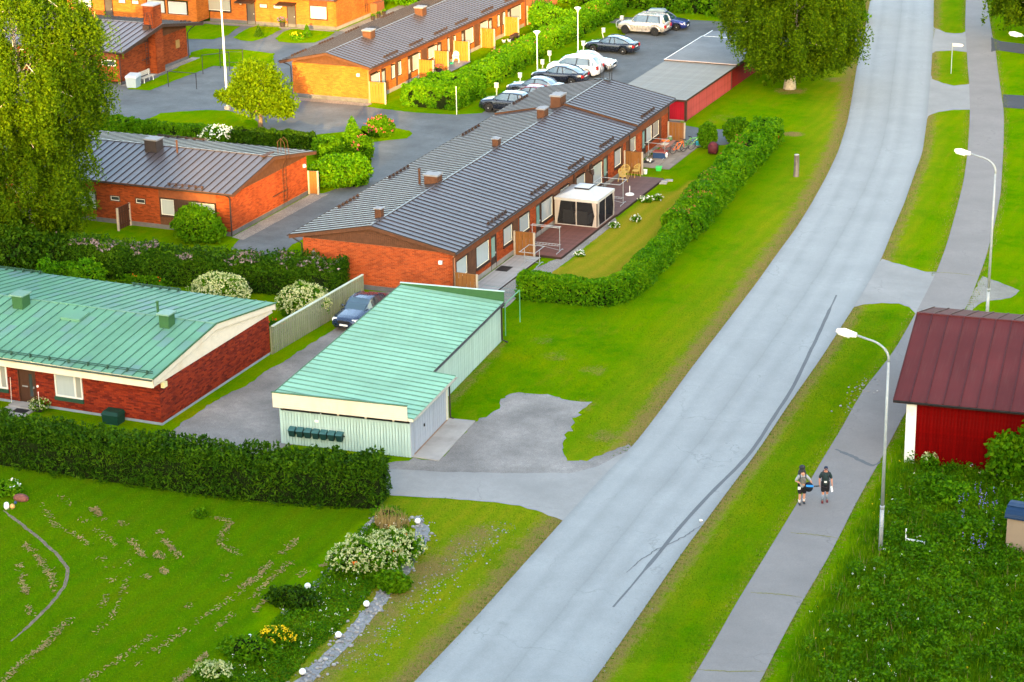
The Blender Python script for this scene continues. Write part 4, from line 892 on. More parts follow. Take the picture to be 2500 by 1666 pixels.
MB(TG).box(8.9,9.5,0,.06,1.3,2.0).build('hatch', mat('ochre_hatch', (.25,.15,.05), .7), H4)
# ---- the house at the top left -------------------------------------------------------------------------------------
H5 = thing('terrace_house', 'orange brick house at the top left with door canopies and sunlit right end', 'house', (-94.9,178.6,0), R(90), GRP_H)
TG = face_T('y-', 0); TF = face_T('x-', 0)
brick_wall(H5, TG, 0, 9.5, .3, 2.9, BRICK_S, MORT_O)
MB().box(.003,9.5,-.01,.3,-.1,.3).build('plinth', PLINTH2, H5)
h5 = [(-14.1,-11.2,1.0,2.4),(-9.55,-8.65,-.1,2.2),(-8.15,-7.25,1.62,2.04),(-6.65,-5.75,1.62,2.04),(-5.2,-4.25,-.1,2.2),(-2.8,-.9,.9,3)]
brick_wall(H5, TF, -13.6, -.003, .3, 2.9, BRICK_S, MORT_O, h5)
MB(TF).box(-13.6,-.003,-.25,.01,-.1,.3).build('plinth', PLINTH, H5)
MB(TF).box(-2.8,-.9,-.2,-.01,2.2,2.9).build('fascia', REDBR, H5)
window(H5, TF, -2.75, -.95, .92, 2.18, DKBROWN, BLIND, .06, inner=WHITEF, sill=DKBROWN); window(H5, TF, -14.0, -11.25, 1.02, 2.35, DKBROWN, DGL2, .08, inner=WHITEF, sill=DKBROWN)
for a in (-8.13,-6.63): window(H5, TF, a, a+.86, 1.63, 2.03, DKBROWN, BLIND, .06, inner=WHITEF)
for a in (-9.5,-5.15): door(H5, TF, a, a+.82, 0, 2.1, mat('dark_grey_door', (.055,.05,.05), .5)); MB(TF).hexa([(a-.8,0,2.2),(a+1.0,0,2.2),(a+1.0,1.0,2.12),(a-.8,1.0,2.12)],[(a-.8,0,2.36),(a+1.0,0,2.36),(a+1.0,1.0,2.2),(a-.8,1.0,2.2)]).build('door_canopy', DKBROWN, H5); MB(TF).ell((a-.45,.35,2.0),(.12,.12,.12)).build('porch_lamp', LAMPW, H5)
TF2 = face_T('x-', -2.2)
brick_wall(H5, TF2, -28.2, -13.7, .3, 2.9, BRICK_S, MORT_O, [(-27.6,-25.3,.9,3),(-24.0,-23.0,-.1,2.2),(-22.4,-21.5,1.6,2.05),(-20.9,-20.0,1.6,2.05),(-19.2,-17.1,.9,3),(-16.9,-14.6,.9,2.3)])
brick_wall(H5, planeT((-2.2,13.7,0),(1,0,0),(0,-1,0)), 0, 2.2, .3, 2.9, BRICK_S, MORT_O)
MB(TF2).box(-28.2,-13.7,-.25,.01,-.1,.3).build('plinth', PLINTH, H5)
window(H5, TF2, -27.5, -25.4, .95, 2.3, DKBROWN, BLIND, .08, inner=WHITEF); window(H5, TF2, -16.85, -14.7, .92, 2.2, DKBROWN, BLIND, .08, inner=WHITEF)
window(H5, TF2, -19.15, -17.15, .95, 2.2, DKBROWN, BLIND, .08, inner=WHITEF)
for a in (-22.35,-20.85): window(H5, TF2, a, a+.82, 1.62, 2.03, DKBROWN, BLIND, .06, inner=WHITEF)
door(H5, TF2, -23.9, -23.1, 0, 2.1, mat('dark_grey_door', (.055,.05,.05), .5)); MB(TF2).box(-24.8,-22.6,0,1.0,2.2,2.32).build('door_canopy', DKBROWN, H5)
gable_roof(H5, -1.2, 10.5, 4.7, -.5, 13.5, 3.05, 3.05, 4.2, .58, ROOF_B, BROWN); gable_roof(H5, -3.4, 10.5, 3.6, 13.6, 30, 3.05, 3.05, 4.3, .58, ROOF_B, BROWN, name='left_roof')
MB().box(9.25,9.5,.25,28,0,3).build('rear_wall', MORT_O, H5)
MB(TG).box(7.0,8.6,0,.7,.0,1.25).build('cabinet', mat('rust_cabinet', (.20,.07,.03), .6), H5)
lm = MB(); 
for dx in (5.6,6.0): lm.tube([(dx,-.18,.6),(dx,-.18,3.4)], .025, 6)
for k in range(8): lm.bar((5.6,-.18,.8+.3*k),(6.0,-.18,.8+.3*k), .022)
lm.bar((5.0,-.18,1.3),(6.6,-.18,1.3), .03); lm.build('ladder', mat('rusty_steel', (.06,.025,.012), .7, .3), H5)
# ---- the green roofed house --------------------------------------------------------------------------------------------
H6 = thing('terrace_house', 'dark red brick house with green sheet roof and cream gable boards at the left edge', 'house', (-57.5,87.45,0), R(90), GRP_H)
TG = face_T('y-', 0); TF = face_T('x-', 0)
brick_wall(H6, TG, 0, 11.25, .14, 2.34, BRICK_R, MORT_R, single=300)
MB().box(.003,11.25,-.012,.3,-.2,.14).build('plinth', PLINTH3, H6)
gable_fill(H6, planeT((0,-.04,0),(1,0,0),(0,-1,0)), [(-.72,2.36),(11.6,2.36),(11.6,2.66),(5.5,3.5),(-.72,2.66)], CREAMW, pitch=.11, horizontal=True)
MB().hexa([(-.75,-.06,2.3),(11.65,-.06,2.3),(11.65,.06,2.3),(-.75,.06,2.3)],[(-.75,-.06,2.355),(11.65,-.06,2.355),(11.65,.06,2.355),(-.75,.06,2.355)]).build('gable_trim', CREAMW, H6)
R6_ = gable_roof(H6, -.85, 11.75, 5.45, -.22, 21, 2.85, 2.85, 3.72, .60, ROOF_G, CREAMW, fh=.34)
MB().box(-.84,-.80,-.22,21,2.36,2.80).build('front_fascia', CREAMW, H6); MB().box(11.70,11.74,-.22,21,2.45,2.80).build('rear_fascia', CREAMW, H6); MB().box(-.80,.0,-.1,21,2.32,2.36).build('soffit', CREAMW, H6)
v = MB()
for (xa, za), (xb, zb) in (((-.88,2.86),(5.45,3.74)),((5.45,3.74),(11.78,2.86))): v.bar((xa,-.25,za),(xb,-.25,zb), .07, .07)
v.build('verge_flashing', GREENP, R6_)
gutter(H6, -.87, -.2, 21, 2.80, -1, mat('green_gutter', (.05,.075,.06), .5)); snow_guard(R6_, -.62, -.05, 20.5, 2.93, .14, -1, 18, GREENF)
for a in (5.6, 14.8): snow_guard(R6_, 11.5, a, a+3.2, 2.93, .14, 1, 6, GREENF)
chimney(H6, 4.55, 2.2, 3.2, 4.28, .62, .58, GREENP, mat('pale_green_cap', (.13,.24,.19), .5), .08, .10); chimney(H6, 4.55, 11.35, 3.2, 4.28, .72, .66, GREENP, mat('pale_green_cap', (.13,.24,.19), .5), .08, .10)
pipe(H6, 5.6, 3.4, 3.4, 4.45, .07, GREENP); MB().hexa([(3.7,7.1,3.35),(4.7,7.1,3.5),(4.7,8.3,3.5),(3.7,8.3,3.35)],[(3.7,7.1,3.62),(4.7,7.1,3.75),(4.7,8.3,3.75),(3.7,8.3,3.62)]).build('roof_hatch', ROOF_G, H6)
h6 = [(-11.0,-9.28,.62,3),(-8.6,-7.52,-.1,3),(-6.36,-4.62,.75,3)]
brick_wall(H6, TF, -20, -.003, .14, 2.36, BRICK_R, MORT_R, h6)
MB(TF).box(-20,-.003,-.25,.012,-.2,.14).build('plinth', PLINTH3, H6)
window(H6, TF, -6.33, -4.65, .76, 2.2, WHITEF, [BLIND, DGL2], .08, mull=[-5.1], sill=GREENF); window(H6, TF, -10.95, -9.3, .72, 2.2, WHITEF, [BLIND, DGL2], .08, mull=[-9.75], sill=GREENF)
door(H6, TF, -8.55, -7.57, .02, 2.2, mat('brown_door', (.055,.024,.013), .55), (-7.95,-7.75,.5,1.75,DGLASS), mat('brown_door', (.055,.024,.013), .55))
MB(TF).box(-8.4,-8.05,-.02,.0,1.0,1.06).build('letter_slot', METALG, H6); MB(TF).ell((-7.4,.05,1.15),(.07,.05,.07)).build('doorbell', LAMPW, H6)
lb = MB(TG).box(.12,.46,0,.2,2.0,2.28).build('wall_lamp', mat('cream_lamp', (.62,.56,.30), .5), H6)
for y in (5.05,5.35): MB(TG).ell((y,.02,3.22),(.05,.03,.07)).build('vent', DKBROWN, H6)
MB().box(11.0,11.25,.25,20,0,2.8).build('rear_wall', MORT_R, H6)
for nm, a, b_, c, d, h_ in (('door_step',-8.9,-7.2,.05,.65,.16),('paving_slab',-9.0,-7.3,.66,1.75,.06)): MB(TF).box(a,b_,c,d,0,h_).build(nm, CONCM, H6)

# ------------------------------------------------------------------ garage, barn, carport, fence
PALEG = mat('pale_green_sheet', (.35,.485,.455), .55, .06, 3, rvar=.10, grime=(.30,.40,.34), gsc=.8, streak=True)
GREYD = mat('grey_door_board', (.30,.33,.38), .6, .06, 3, rvar=.05, grime=(.25,.27,.30), streak=True)
BEIGE = mat('beige_trim', (.55,.53,.42), .6, .08, 3)
GA = thing('garage', 'pale green garage with mint sheet roof sloping to the right and mailboxes on its front', 'garage', (-43.78,88.12,0), .0873)
TF = face_T('y-', 0); TR = face_T('x+', 0)
MB().box(-6.86,-.02,.04,5.28,-.05,1.76).build('core', mat('dark_inside', (.03,.03,.03), .9), GA)
MB().box(-6.86,-1.14,5.3,17.2,-.05,2.1).build('rear_core', mat('dark_inside', (.03,.03,.03), .9), GA)
boards(GA, TF, -6.88, 0, .02, 1.78, PALEG, .157, .04, .034, 'front_wall')
boards(GA, planeT((-1.1,5.32,0),(0,1,0),(1,0,0)), 0, 11.7, .03, 2.16, PALEG, .15, .04, .034, 'side_wall')
boards(GA, face_T('x-', -6.88), -17.2, 0, .02, 2.5, PALEG, .157, .03, .03, 'left_wall', single=False); boards(GA, face_T('y+', 17.22), 1.1, 6.88, .02, 2.2, PALEG, .157, .03, .03, 'rear_wall', single=False)
MB().box(-1.14,-.02,5.26,5.3,0,2.1).build('return_wall', PALEG, GA)
for a, b_ in ((.42,3.12),(3.17,5.0)): boards(GA, TR, a, b_, .08, 2.0, GREYD, .17, .018, .012, 'garage_door')
MB(TR).box(5.0,5.25,-.05,.04,0,2.1).box(.36,5.0,-.05,.035,2.0,2.1).build('door_frame', BEIGE, GA); MB(TR).box(.0,.36,-.04,.02,.02,2.05).build('door_cheek', GREYD, GA)
MB(TR).box(.3,5.05,0,.08,.0,.06).build('sill', mat('rust_sill', (.25,.16,.11), .8), GA); MB(TR).box(1.72,1.80,.02,.08,.98,1.12).build('door_handle', BLACKM, GA)
def slope_z(x): return 2.75+(2.18-2.75)*(x+7.05)/(7.05+.28)
def shed_slab(xa, xb, ya, yb, nm):
    za, zb = slope_z(xa)-.015, slope_z(xb)-.015
    return MB().hexa([(xa,ya,za-.14),(xb,ya,zb-.14),(xb,yb,zb-.14),(xa,yb,za-.14)],[(xa,ya,za),(xb,ya,zb),(xb,yb,zb),(xa,yb,za)]).build(nm, BEIGE, GA)
rf = shed_slab(-7.05,.28,-.36,5.75,'roof'); roof_panels(rf, .31, slope_z(.31), -7.05, 2.75, -.36, 5.75, .56, ROOF_G2)
rb = shed_slab(-7.05,-1.0,5.76,17.35,'rear_roof'); roof_panels(rb, -.97, slope_z(-.97), -7.05, 2.75, 5.76, 17.35, .58, ROOF_G2)
T_ = planeT((-7.05,-.40,0),(1,0,0),(0,-1,0)); fz = boards(GA, T_, 0, 7.06, 2.06, 2.84, CREAMW, 9, .02, 0, 'front_fascia', single=False)
for k in range(7): MB(T_).box(.0,7.06,.020,.032,2.08+.11*k,2.08+.11*k+.098).build('fascia_board', CREAMW, fz)
MB().box(-7.1,.03,-.47,-.34,2.842,2.88).build('fascia_cap', GREENP, GA)
MB().box(-7.08,-.95,17.30,17.38,2.0,2.86).build('rear_parapet', GREENP, GA); MB().box(-7.11,-.92,17.27,17.41,2.862,2.89).build('parapet_cap', PALEG, GA)
MB().box(-7.09,-7.055,-.36,17.3,2.5,2.79).build('left_fascia', GREENP, GA)
gutter(GA, .31, -.38, 5.75, 2.17, 1, mat('beige_gutter', (.30,.28,.22), .5)); gutter(GA, -.97, 5.78, 17.3, 2.26, 1, GUTTER)
downpipe(GA, [(.36,5.55,2.12),(.12,5.38,1.95),(.1,5.32,1.7),(.1,5.32,.1),(.3,5.3,.04)]); downpipe(GA, [(-.9,17.1,2.2),(-1.0,17.0,2.0),(-1.0,17.0,.14),(-.65,16.9,.06)])
for k in range(5): MB(TF).box(-6.75+1.45*k,-6.65+1.45*k,-.1,-.03,1.78,2.2).build('stud', DKBROWN if k < 2 else CREAMW, GA)
MB(TF).bar((-4.7,.0,1.80),(-4.55,.35,1.95), .05).build('flag_bracket', WHITEM, GA); MB(TF).box(-5.02,-4.82,.035,.05,1.34,1.46).build('notice', WHITEM, GA)
MB(TF).box(-6.25,-3.45,.035,.06,.72,.78).build('mailbox_rail', BLACKM, GA)
MBX = mat('teal_plastic', (.008,.032,.030), .45, .1); MLID = mat('teal_lid', (.035,.105,.110), .4, .12)
mbx = None; ORD = ['leftmost mailbox of the row on the pale green garage front', 'second mailbox from the left on the garage front', 'third mailbox from the left on the garage front', 'middle mailbox of the seven on the garage front', 'third mailbox from the right on the garage front', 'second mailbox from the right on the garage front', 'rightmost mailbox of the row on the pale green garage front']
MWG = Matrix.Translation((-43.78,88.12,0)) @ Matrix.Rotation(.0873, 4, 'Z')
for k in range(7):
    p = MWG @ Vector((-6.18+.42*k, -.07, .55))
    if mbx is None:
        mbx = thing('mailbox', ORD[0], 'mailbox', p, .0873, 'row of mailboxes on the garage')
        MB().hexa([(-.13,-.24,0),(.13,-.24,0),(.13,0,0),(-.13,0,0)],[(-.17,-.30,.34),(.17,-.30,.34),(.17,0,.38),(-.17,0,.38)]).build('body', MBX, mbx)
        MB().hexa([(-.185,-.33,.34),(.185,-.33,.34),(.185,.0,.384),(-.185,.0,.384)],[(-.16,-.27,.40),(.16,-.27,.40),(.17,-.01,.47),(-.17,-.01,.47)]).build('lid', MLID, mbx)
    else:
        c = copy_tree(mbx); c.location = p; c['label'] = ORD[k]
# barn at the right edge
REDB = mat('red_barn_board', (.125,.0012,.001), .9, .2, 5, rvar=.16, spec=.03, grime=(.17,.012,.010), gsc=1.6, streak=True)
BA = thing('barn', 'dark red board barn with rusty red sheet roof and broad white corner board', 'barn', (-21.35,96,0), .0873+R(90))
boards(BA, face_T('x-', 0), .46, 9.0, 0, 3.28, REDB, .16, .024, .012, 'front_wall')
MB(face_T('x-', 0)).box(-.02,.46,-.35,.045,0,3.26).build('corner_board', mat('weathered_white', (.72,.72,.68), .8, .08, 3, grime=(.33,.31,.28), gsc=1.3), BA)
MB().box(.05,13.2,-9,-.02,0,3.25).build('core', mat('dark_red_inner', (.10,.006,.006), .9), BA)
gable_fill(BA, face_T('y+', 0), [(-13.2,0),(-.0,0),(-.0,3.3),(-6.7,5.0),(-13.2,3.3)], REDB, 'left_gable', pitch=.16)
RB = gable_roof(BA, -.38, 13.6, 6.75, -9.5, .62, 3.32, 3.32, 5.28, .78, ROOF_R, DKBROWN, fh=.16)
gutter(BA, -.40, -9.4, .6, 3.3, -1, mat('black_gutter', (.012,.012,.012), .6))
# red carport row
REDC = mat('crimson_board', (.27,.004,.014), .75, .15, 4, rvar=.1); PINKC = mat('faded_red_board', (.34,.060,.055), .8, .25, 2, rvar=.2, grime=(.45,.18,.17), gsc=1.2, streak=True); REDD = mat('deep_red_board', (.15,.003,.004), .8, .15, 4, rvar=.1)
FELT = asphalt('roofing_felt', (.17,.18,.185), patchy=.22, stones=.25, veg=None); FELT2 = mat('grey_roof_sheet', (.17,.175,.165), .55, .1, 2, rvar=.08)
CP = thing('carport', 'long flat roofed red carport row behind the middle house, side boards faded pink', 'carport', (-52.93,156.1,0), 0)
boards(CP, face_T('x+', 0), .15, 11.3, .05, 1.62, PINKC, .16, .02, .012, 'side_wall'); boards(CP, face_T('x+', -.01), 11.5, 24.6, .05, 1.62, REDD, .16, .02, .012, 'far_side_wall')
boards(CP, face_T('y-', 0), -5.9, -.15, .12, 1.62, REDC, .17, .02, .012, 'end_wall'); MB().box(-5.9,-.1,.05,.3,-.1,.12).build('sill', CONCM, CP)
for y in (.0, 11.3, 24.5): MB().box(-.12,.04,y,y+.17,0,1.64).build('post', DKBROWN, CP)
for z in (.95, 1.25): MB().box(-2.5,-1.9,-.06,-.025,z,z+.07).build('rail', mat('pale_rail', (.6,.58,.55), .6), CP)
MB().box(-5.85,-.1,.1,24.6,.02,1.6).build('core', mat('dark_inside', (.03,.03,.03), .9), CP)
MB().box(-6.05,.12,-.3,12.25,1.62,1.76).build('roof', DKBROWN, CP)
r_ = [o for o in CP.children if o.name.startswith('roof')][0]
me = MB().box(0,6.14,0,.38,0,.012).box(0,6.14,.355,.38,.012,.03).mesh('roof_sheet', FELT2)
for k in range(33): o = link('roof_sheet', me, r_, (-6.04,-.29+.38*k,1.762))
f_ = MB().box(-6.1,.15,12.26,22.2,1.66,1.86).build('far_roof', DKBROWN, CP); MB().box(-6.05,.1,12.4,22.15,1.862,1.88).build('felt', FELT, f_)
MB().box(-6.13,-6.06,12.26,22.2,1.87,1.90).box(-6.06,.15,22.15,22.22,1.87,1.90).build('edge_flashing', WHITEM, f_); MB().box(-6.06,.13,12.24,12.4,1.865,1.91).build('step_flashing', mat('pinkish_flashing', (.42,.33,.30), .6), f_)
f2 = MB().box(-6.1,.15,22.25,25,1.62,1.8).build('last_roof', DKBROWN, CP); MB().box(-6.05,.1,22.3,24.9,1.802,1.815).build('felt', FELT, f2); MB().box(-6.13,-6.06,22.3,25,1.81,1.84).build('edge_flashing', WHITEM, f2)
# board fence beside the gravel drive
FEN = mat('grey_green_board', (.195,.22,.140), .8, .14, 3, rvar=.14, grime=(.13,.145,.10), gsc=1.2, streak=True)
fa = (-57.33,98.75); fb = (-56.8,108.75); ang = math.atan2(fb[1]-fa[1], fb[0]-fa[0]); FL = math.hypot(fb[0]-fa[0], fb[1]-fa[1])
FE = thing('board_fence', 'grey-green vertical board fence between the green roofed house and the long house', 'fence', (*fa,0), ang)
me = MB().box(.004,.080,-.035,-.012,.05,1.6).mesh('board', FEN); me2 = MB().box(.004,.080,-.062,-.036,.05,1.6).mesh('board', FEN)
for k in range(int(FL/.098)): link('board', me if k % 2 == 0 else me2, FE, (k*.098, 0, 0))
MB().box(0,FL,-.07,.06,1.6,1.66).build('cap_rail', mat('pale_cap', (.42,.47,.38), .7), FE)
for z in (.4,1.25): MB().box(0,FL,-.012,.03,z,z+.09).build('rail', FEN, FE)
for k in range(6): MB().box(FL*k/5-.05,FL*k/5+.05,.03,.13,0,1.6).build('post', FEN, FE)
# ------------------------------------------------------------------ garden decks of the long house
ML = Matrix.Translation((-51.83,110.5,0)) @ Matrix.Rotation(.0083, 4, 'Z')
def LW(x, y, z=0): return ML @ Vector((x, y, z))
def deck(label, x0, x1, y0, y1, z, mat_, across=True, pitch=.125, group=None):
    t = thing('wooden_deck', label, 'deck', LW(x0,y0), .0083, group); W_, L_ = x1-x0, y1-y0
    MB().box(.02,W_-.02,.02,L_-.02,.0,z-.035).build('frame', DKBROWN, t)
    n = round(W_/pitch); p = W_/n; me = MB().box(.004,p-.008,0,L_,z-.03,z).mesh('board', mat_)
    for k in range(n): link('board', me, t, (k*p, 0, .003*(k % 2)))
    MB().box(W_,W_+.025,0,L_,.0,z-.004).box(0,W_,-.025,-.001,.0,z-.004).build('edge_board', DKBROWN, t)
    return t
GREYW = mat('weathered_grey_board', (.30,.29,.28), .85, .14, 2.5, rvar=.14); REDW = mat('red_brown_deck_board', (.135,.055,.040), .7, .16, 2.5, rvar=.14); REDW2 = mat('mauve_brown_deck_board', (.125,.070,.060), .7, .14, 2.5, rvar=.12); GREYW2 = mat('grey_deck_board', (.22,.21,.21), .85, .14, 2.5, rvar=.12)
deck('weathered grey wooden deck at the near end of the long house', .05, 1.8, .4, 9.4, .09, GREYW, group='garden decks')
deck('red-brown wooden deck running under the gazebo', .05, 3.05, 9.7, 19.6, .15, REDW, group='garden decks')
deck('mauve-brown wooden deck beyond the gazebo with wicker chairs', .05, 3.12, 19.65, 29.1, .15, REDW2, group='garden decks')
PATS = mat('patio_slab', (.25,.215,.175), .9, .15, 1.5, rvar=.25, grime=(.15,.14,.08), gsc=1.5)
PT = thing('paved_patio', 'patio of worn concrete slabs behind the far privacy screen with bicycles', 'patio', LW(.05,31.9), .0083)
me = MB().box(.012,.488,.012,.488,0,.04).mesh('paving_slab', PATS)
for i in range(5):
    for j in range(14): link('paving_slab', me, PT, (.5*i+.03, .5*j, .006*((i*7+j*3) % 3)))
MB().box(.03,2.53,0,7.0,-.02,.022).build('joint', mat('sandy_joint', (.13,.12,.07), .95), PT)
SCRW = mat('brown_screen_board', (.20,.085,.022), .7, .15, 4, rvar=.16); SCRP = mat('weathered_post', (.36,.31,.25), .85, .15, 3)
def screen(label, p, rot, wid, h, group, z0=.05, mat_=None, post=True, name='privacy_screen'):
    t = thing(name, label, 'screen', p, rot, group)
    n = max(4, round(wid/.125)); q_ = wid/n; me = MB().box(.006,q_-.006,-.022,0,z0,h).mesh('board', mat_ or SCRW)
    for k in range(n): link('board', me, t, (k*q_, -.026*(k % 2), 0))
    MB().box(0,wid,.002,.04,h*.75,h*.75+.08).box(0,wid,.002,.04,.3,.38).box(-.01,wid+.01,-.06,.05,h+.002,h+.04).build('rail', mat_ or SCRW, t)
    if post: MB().box(wid+.005,wid+.11,-.07,.05,0,h+.05).build('post', SCRP, t); MB().box(-.11,-.005,-.07,.05,0,h+.05).build('post', SCRP, t)
    return t
GS = 'brown board privacy screens between the gardens'
screen('brown board screen at the near corner of the long house', LW(.06,.32), .0083, 1.35, 1.66, GS)
screen('brown board screen between grey deck and red-brown deck', LW(.06,9.55), .0083, 1.2, 1.55, GS)
screen('brown board screen behind the wicker chairs', LW(0.0,29.95), .0083, 1.2, 1.62, GS)
screen('brown board screen behind the bicycles', LW(.05,39.35), .0083, 1.15, 1.5, GS)
screen('dark brown board screen in front of the brown roofed house', (-78.45,117.35,0), R(268), 1.25, 1.5, GS, mat_=mat('dark_screen_board', (.06,.025,.014), .75, .15, 4, rvar=.15))
screen('brown board screen at the far corner of the ladder gable', (-70.75,128.15,0), R(10), .55, 1.62, GS)
SCO = mat('honey_screen_board', (.33,.13,.020), .7, .12, 4, rvar=.12)
lab = ['honey brown screen at the corner of the sunlit yellow gable', 'honey brown screen half hidden by the hedge of the sunlit house', 'honey brown screen beside dark flower pots', 'honey brown screen behind the white plastic chair', 'honey brown screen set askew in the garden middle', 'honey brown screen crossed by a washing line', 'honey brown screen at the far end of the sunlit house']
for k, (y, wd_, h_, rot) in enumerate(((153.7,1.3,1.72,0),(162.9,1.25,1.6,0),(166.0,1.2,1.72,0),(170.1,1.3,1.75,0),(175.9,1.25,1.75,-.12),(181.2,1.25,1.75,0),(186.6,1.7,1.75,0))):
    screen(lab[k], (-78.9,y,0), rot, wd_, h_, 'honey coloured screens along the sunlit house', mat_=SCO)
for lb_, y0, y1 in (('grey wooden deck in the sunlit garden under the white chair', 166.1, 170.0), ('grey wooden deck beside the flower pots in the sunlit garden', 163.2, 165.9)):
    t = thing('wooden_deck', lb_, 'deck', (-78.9,y0,0), 0, 'garden decks'); MB().box(.02,1.5,0,y1-y0,0,.055).build('frame', DKBROWN, t)
    me = MB().box(.004,.116,0,y1-y0,.06,.09).mesh('board', GREYW2)
    for k in range(13): link('board', me, t, (.12*k, 0, 0))
# gazebo
FABR = mat('pale_grey_fabric', (.40,.42,.43), .8, .05, 3); CURT = mat('taupe_curtain', (.36,.31,.27), .9, .08, 4)
def mesh_mat():
    m, t, out = nodes('mosquito_net'); b = NB(t); d = b.n('ShaderNodeBsdfDiffuse'); d.inputs[0].default_value = (.02,.02,.022,1); tr = b.n('ShaderNodeBsdfTransparent'); mx = b.n('ShaderNodeMixShader'); mx.inputs[0].default_value = .80
    b.l(tr.outputs[0], mx.inputs[1]); b.l(d.outputs[0], mx.inputs[2]); b.l(mx.outputs[0], out.inputs[0]); return m
NET = mesh_mat()
GZ = thing('gazebo', 'grey fabric gazebo with black net walls and tied taupe curtains on the red-brown deck', 'gazebo', LW(.05,16.35,.15), .0083)
E_, F_, HZ = 2.9, 3.1, 1.82
MB().add([(-.06,-.06,HZ),(E_+.06,-.06,HZ),(E_+.06,F_+.06,HZ),(-.06,F_+.06,HZ),(1.0,1.05,2.2),(1.9,1.05,2.2),(1.9,2.0,2.2),(1.0,2.0,2.2)], [(0,1,5,4),(1,2,6,5),(2,3,7,6),(3,0,4,7),(4,5,6,7)]).build('canopy', FABR, GZ)
v = MB(); 
for a, b_ in (((-.06,-.06),(E_+.06,-.06)),((E_+.06,-.06),(E_+.06,F_+.06)),((E_+.06,F_+.06),(-.06,F_+.06)),((-.06,F_+.06),(-.06,-.06))): v.bar((*a,HZ-.09),(*b_,HZ-.09), .02, .17)
v.build('valance', mat('valance_fabric', (.40,.38,.35), .85), GZ)
tv = MB().add([(.92,.97,2.30),(1.98,.97,2.30),(1.98,2.08,2.30),(.92,2.08,2.30),(1.45,1.52,2.40)], [(0,1,4),(1,2,4),(2,3,4),(3,0,4),(0,3,2,1)]).build('top_canopy', FABR, GZ); MB().bar((.95,1.0,2.24),(1.95,1.0,2.24),.03,.1).bar((1.95,1.0,2.24),(1.95,2.05,2.24),.03,.1).bar((.95,2.05,2.24),(1.95,2.05,2.24),.03,.1).build('vent_net', BLACKM, tv)
for x, y in ((.03,.03),(E_-.03,.03),(E_-.03,F_-.03),(.03,F_-.03),(1.45,.02),(E_-.02,1.55)): MB().box(x-.03,x+.03,y-.03,y+.03,0,HZ-.15).build('post', CURT if (x, y) in ((1.45,.02),(E_-.02,1.55)) else DKBROWN, GZ)
for (xa, ya), (xb, yb) in (((.1,.0),(1.40,.0)),((1.5,.0),(E_-.1,.0)),((E_,.1),(E_,1.5)),((E_,1.6),(E_,F_-.1)),((.1,F_),(E_-.1,F_)),((0,.1),(0,F_-.1))): MB().add([(xa,ya,.02),(xb,yb,.02),(xb,yb,HZ-.18),(xa,ya,HZ-.18)], [(0,1,2,3)]).build('net', NET, GZ)
MB().box(.03,E_,-.02,.03,.0,.06).box(E_-.03,E_+.02,.03,F_,.0,.06).build('bottom_rail', mat('grey_rail', (.33,.30,.28), .7), GZ)
def curtain(x, y, dx, dy, tie):
    """curtain gathered at a corner, pinched at the tie height"""
    V = []; Fc = []; zs = [0,.25,.5,.75,.95,1.2,1.45,1.66]; n = 9
    for z in zs:
        wd_ = .14+.30*abs((z-tie)/1.66)**.8
        for k in range(n):
            t_ = k/(n-1); V.append((x+dx*wd_*t_+dy*.035*(k % 2), y+dy*wd_*t_-.035*(k % 2)*abs(dx), z+.02))
    for i in range(len(zs)-1):
        for k in range(n-1): Fc.append((i*n+k,i*n+k+1,(i+1)*n+k+1,(i+1)*n+k))
    MB().add(V, Fc).build('curtain', CURT, GZ, smooth=True)
curtain(-.03,-.05,1,0,.1); curtain(E_-.02,-.05,-1,0,.75); curtain(E_+.04,0,0,1,.75); curtain(E_+.05,F_,0,-1,.7)
for k, (x, y) in enumerate(((.75,.75),(1.75,.7))):
    a = thing('armchair', ('left' if k == 0 else 'right')+' grey armchair dimly seen behind the gazebo net', 'armchair', LW(.05+x,16.35+y,.15), .0083, 'armchairs in the gazebo')
    m_ = mat('grey_wicker', (.22,.22,.22), .8, .1)
    MB().box(-.32,.32,-.3,.35,.05,.42).build('seat', m_, a); MB().box(-.34,.34,-.42,-.3,.05,.88).build('backrest', m_, a)
    for s_ in (-1, 1): MB().box(s_*.36-.05,s_*.36+.05,-.3,.35,.05,.6).build('armrest', m_, a)

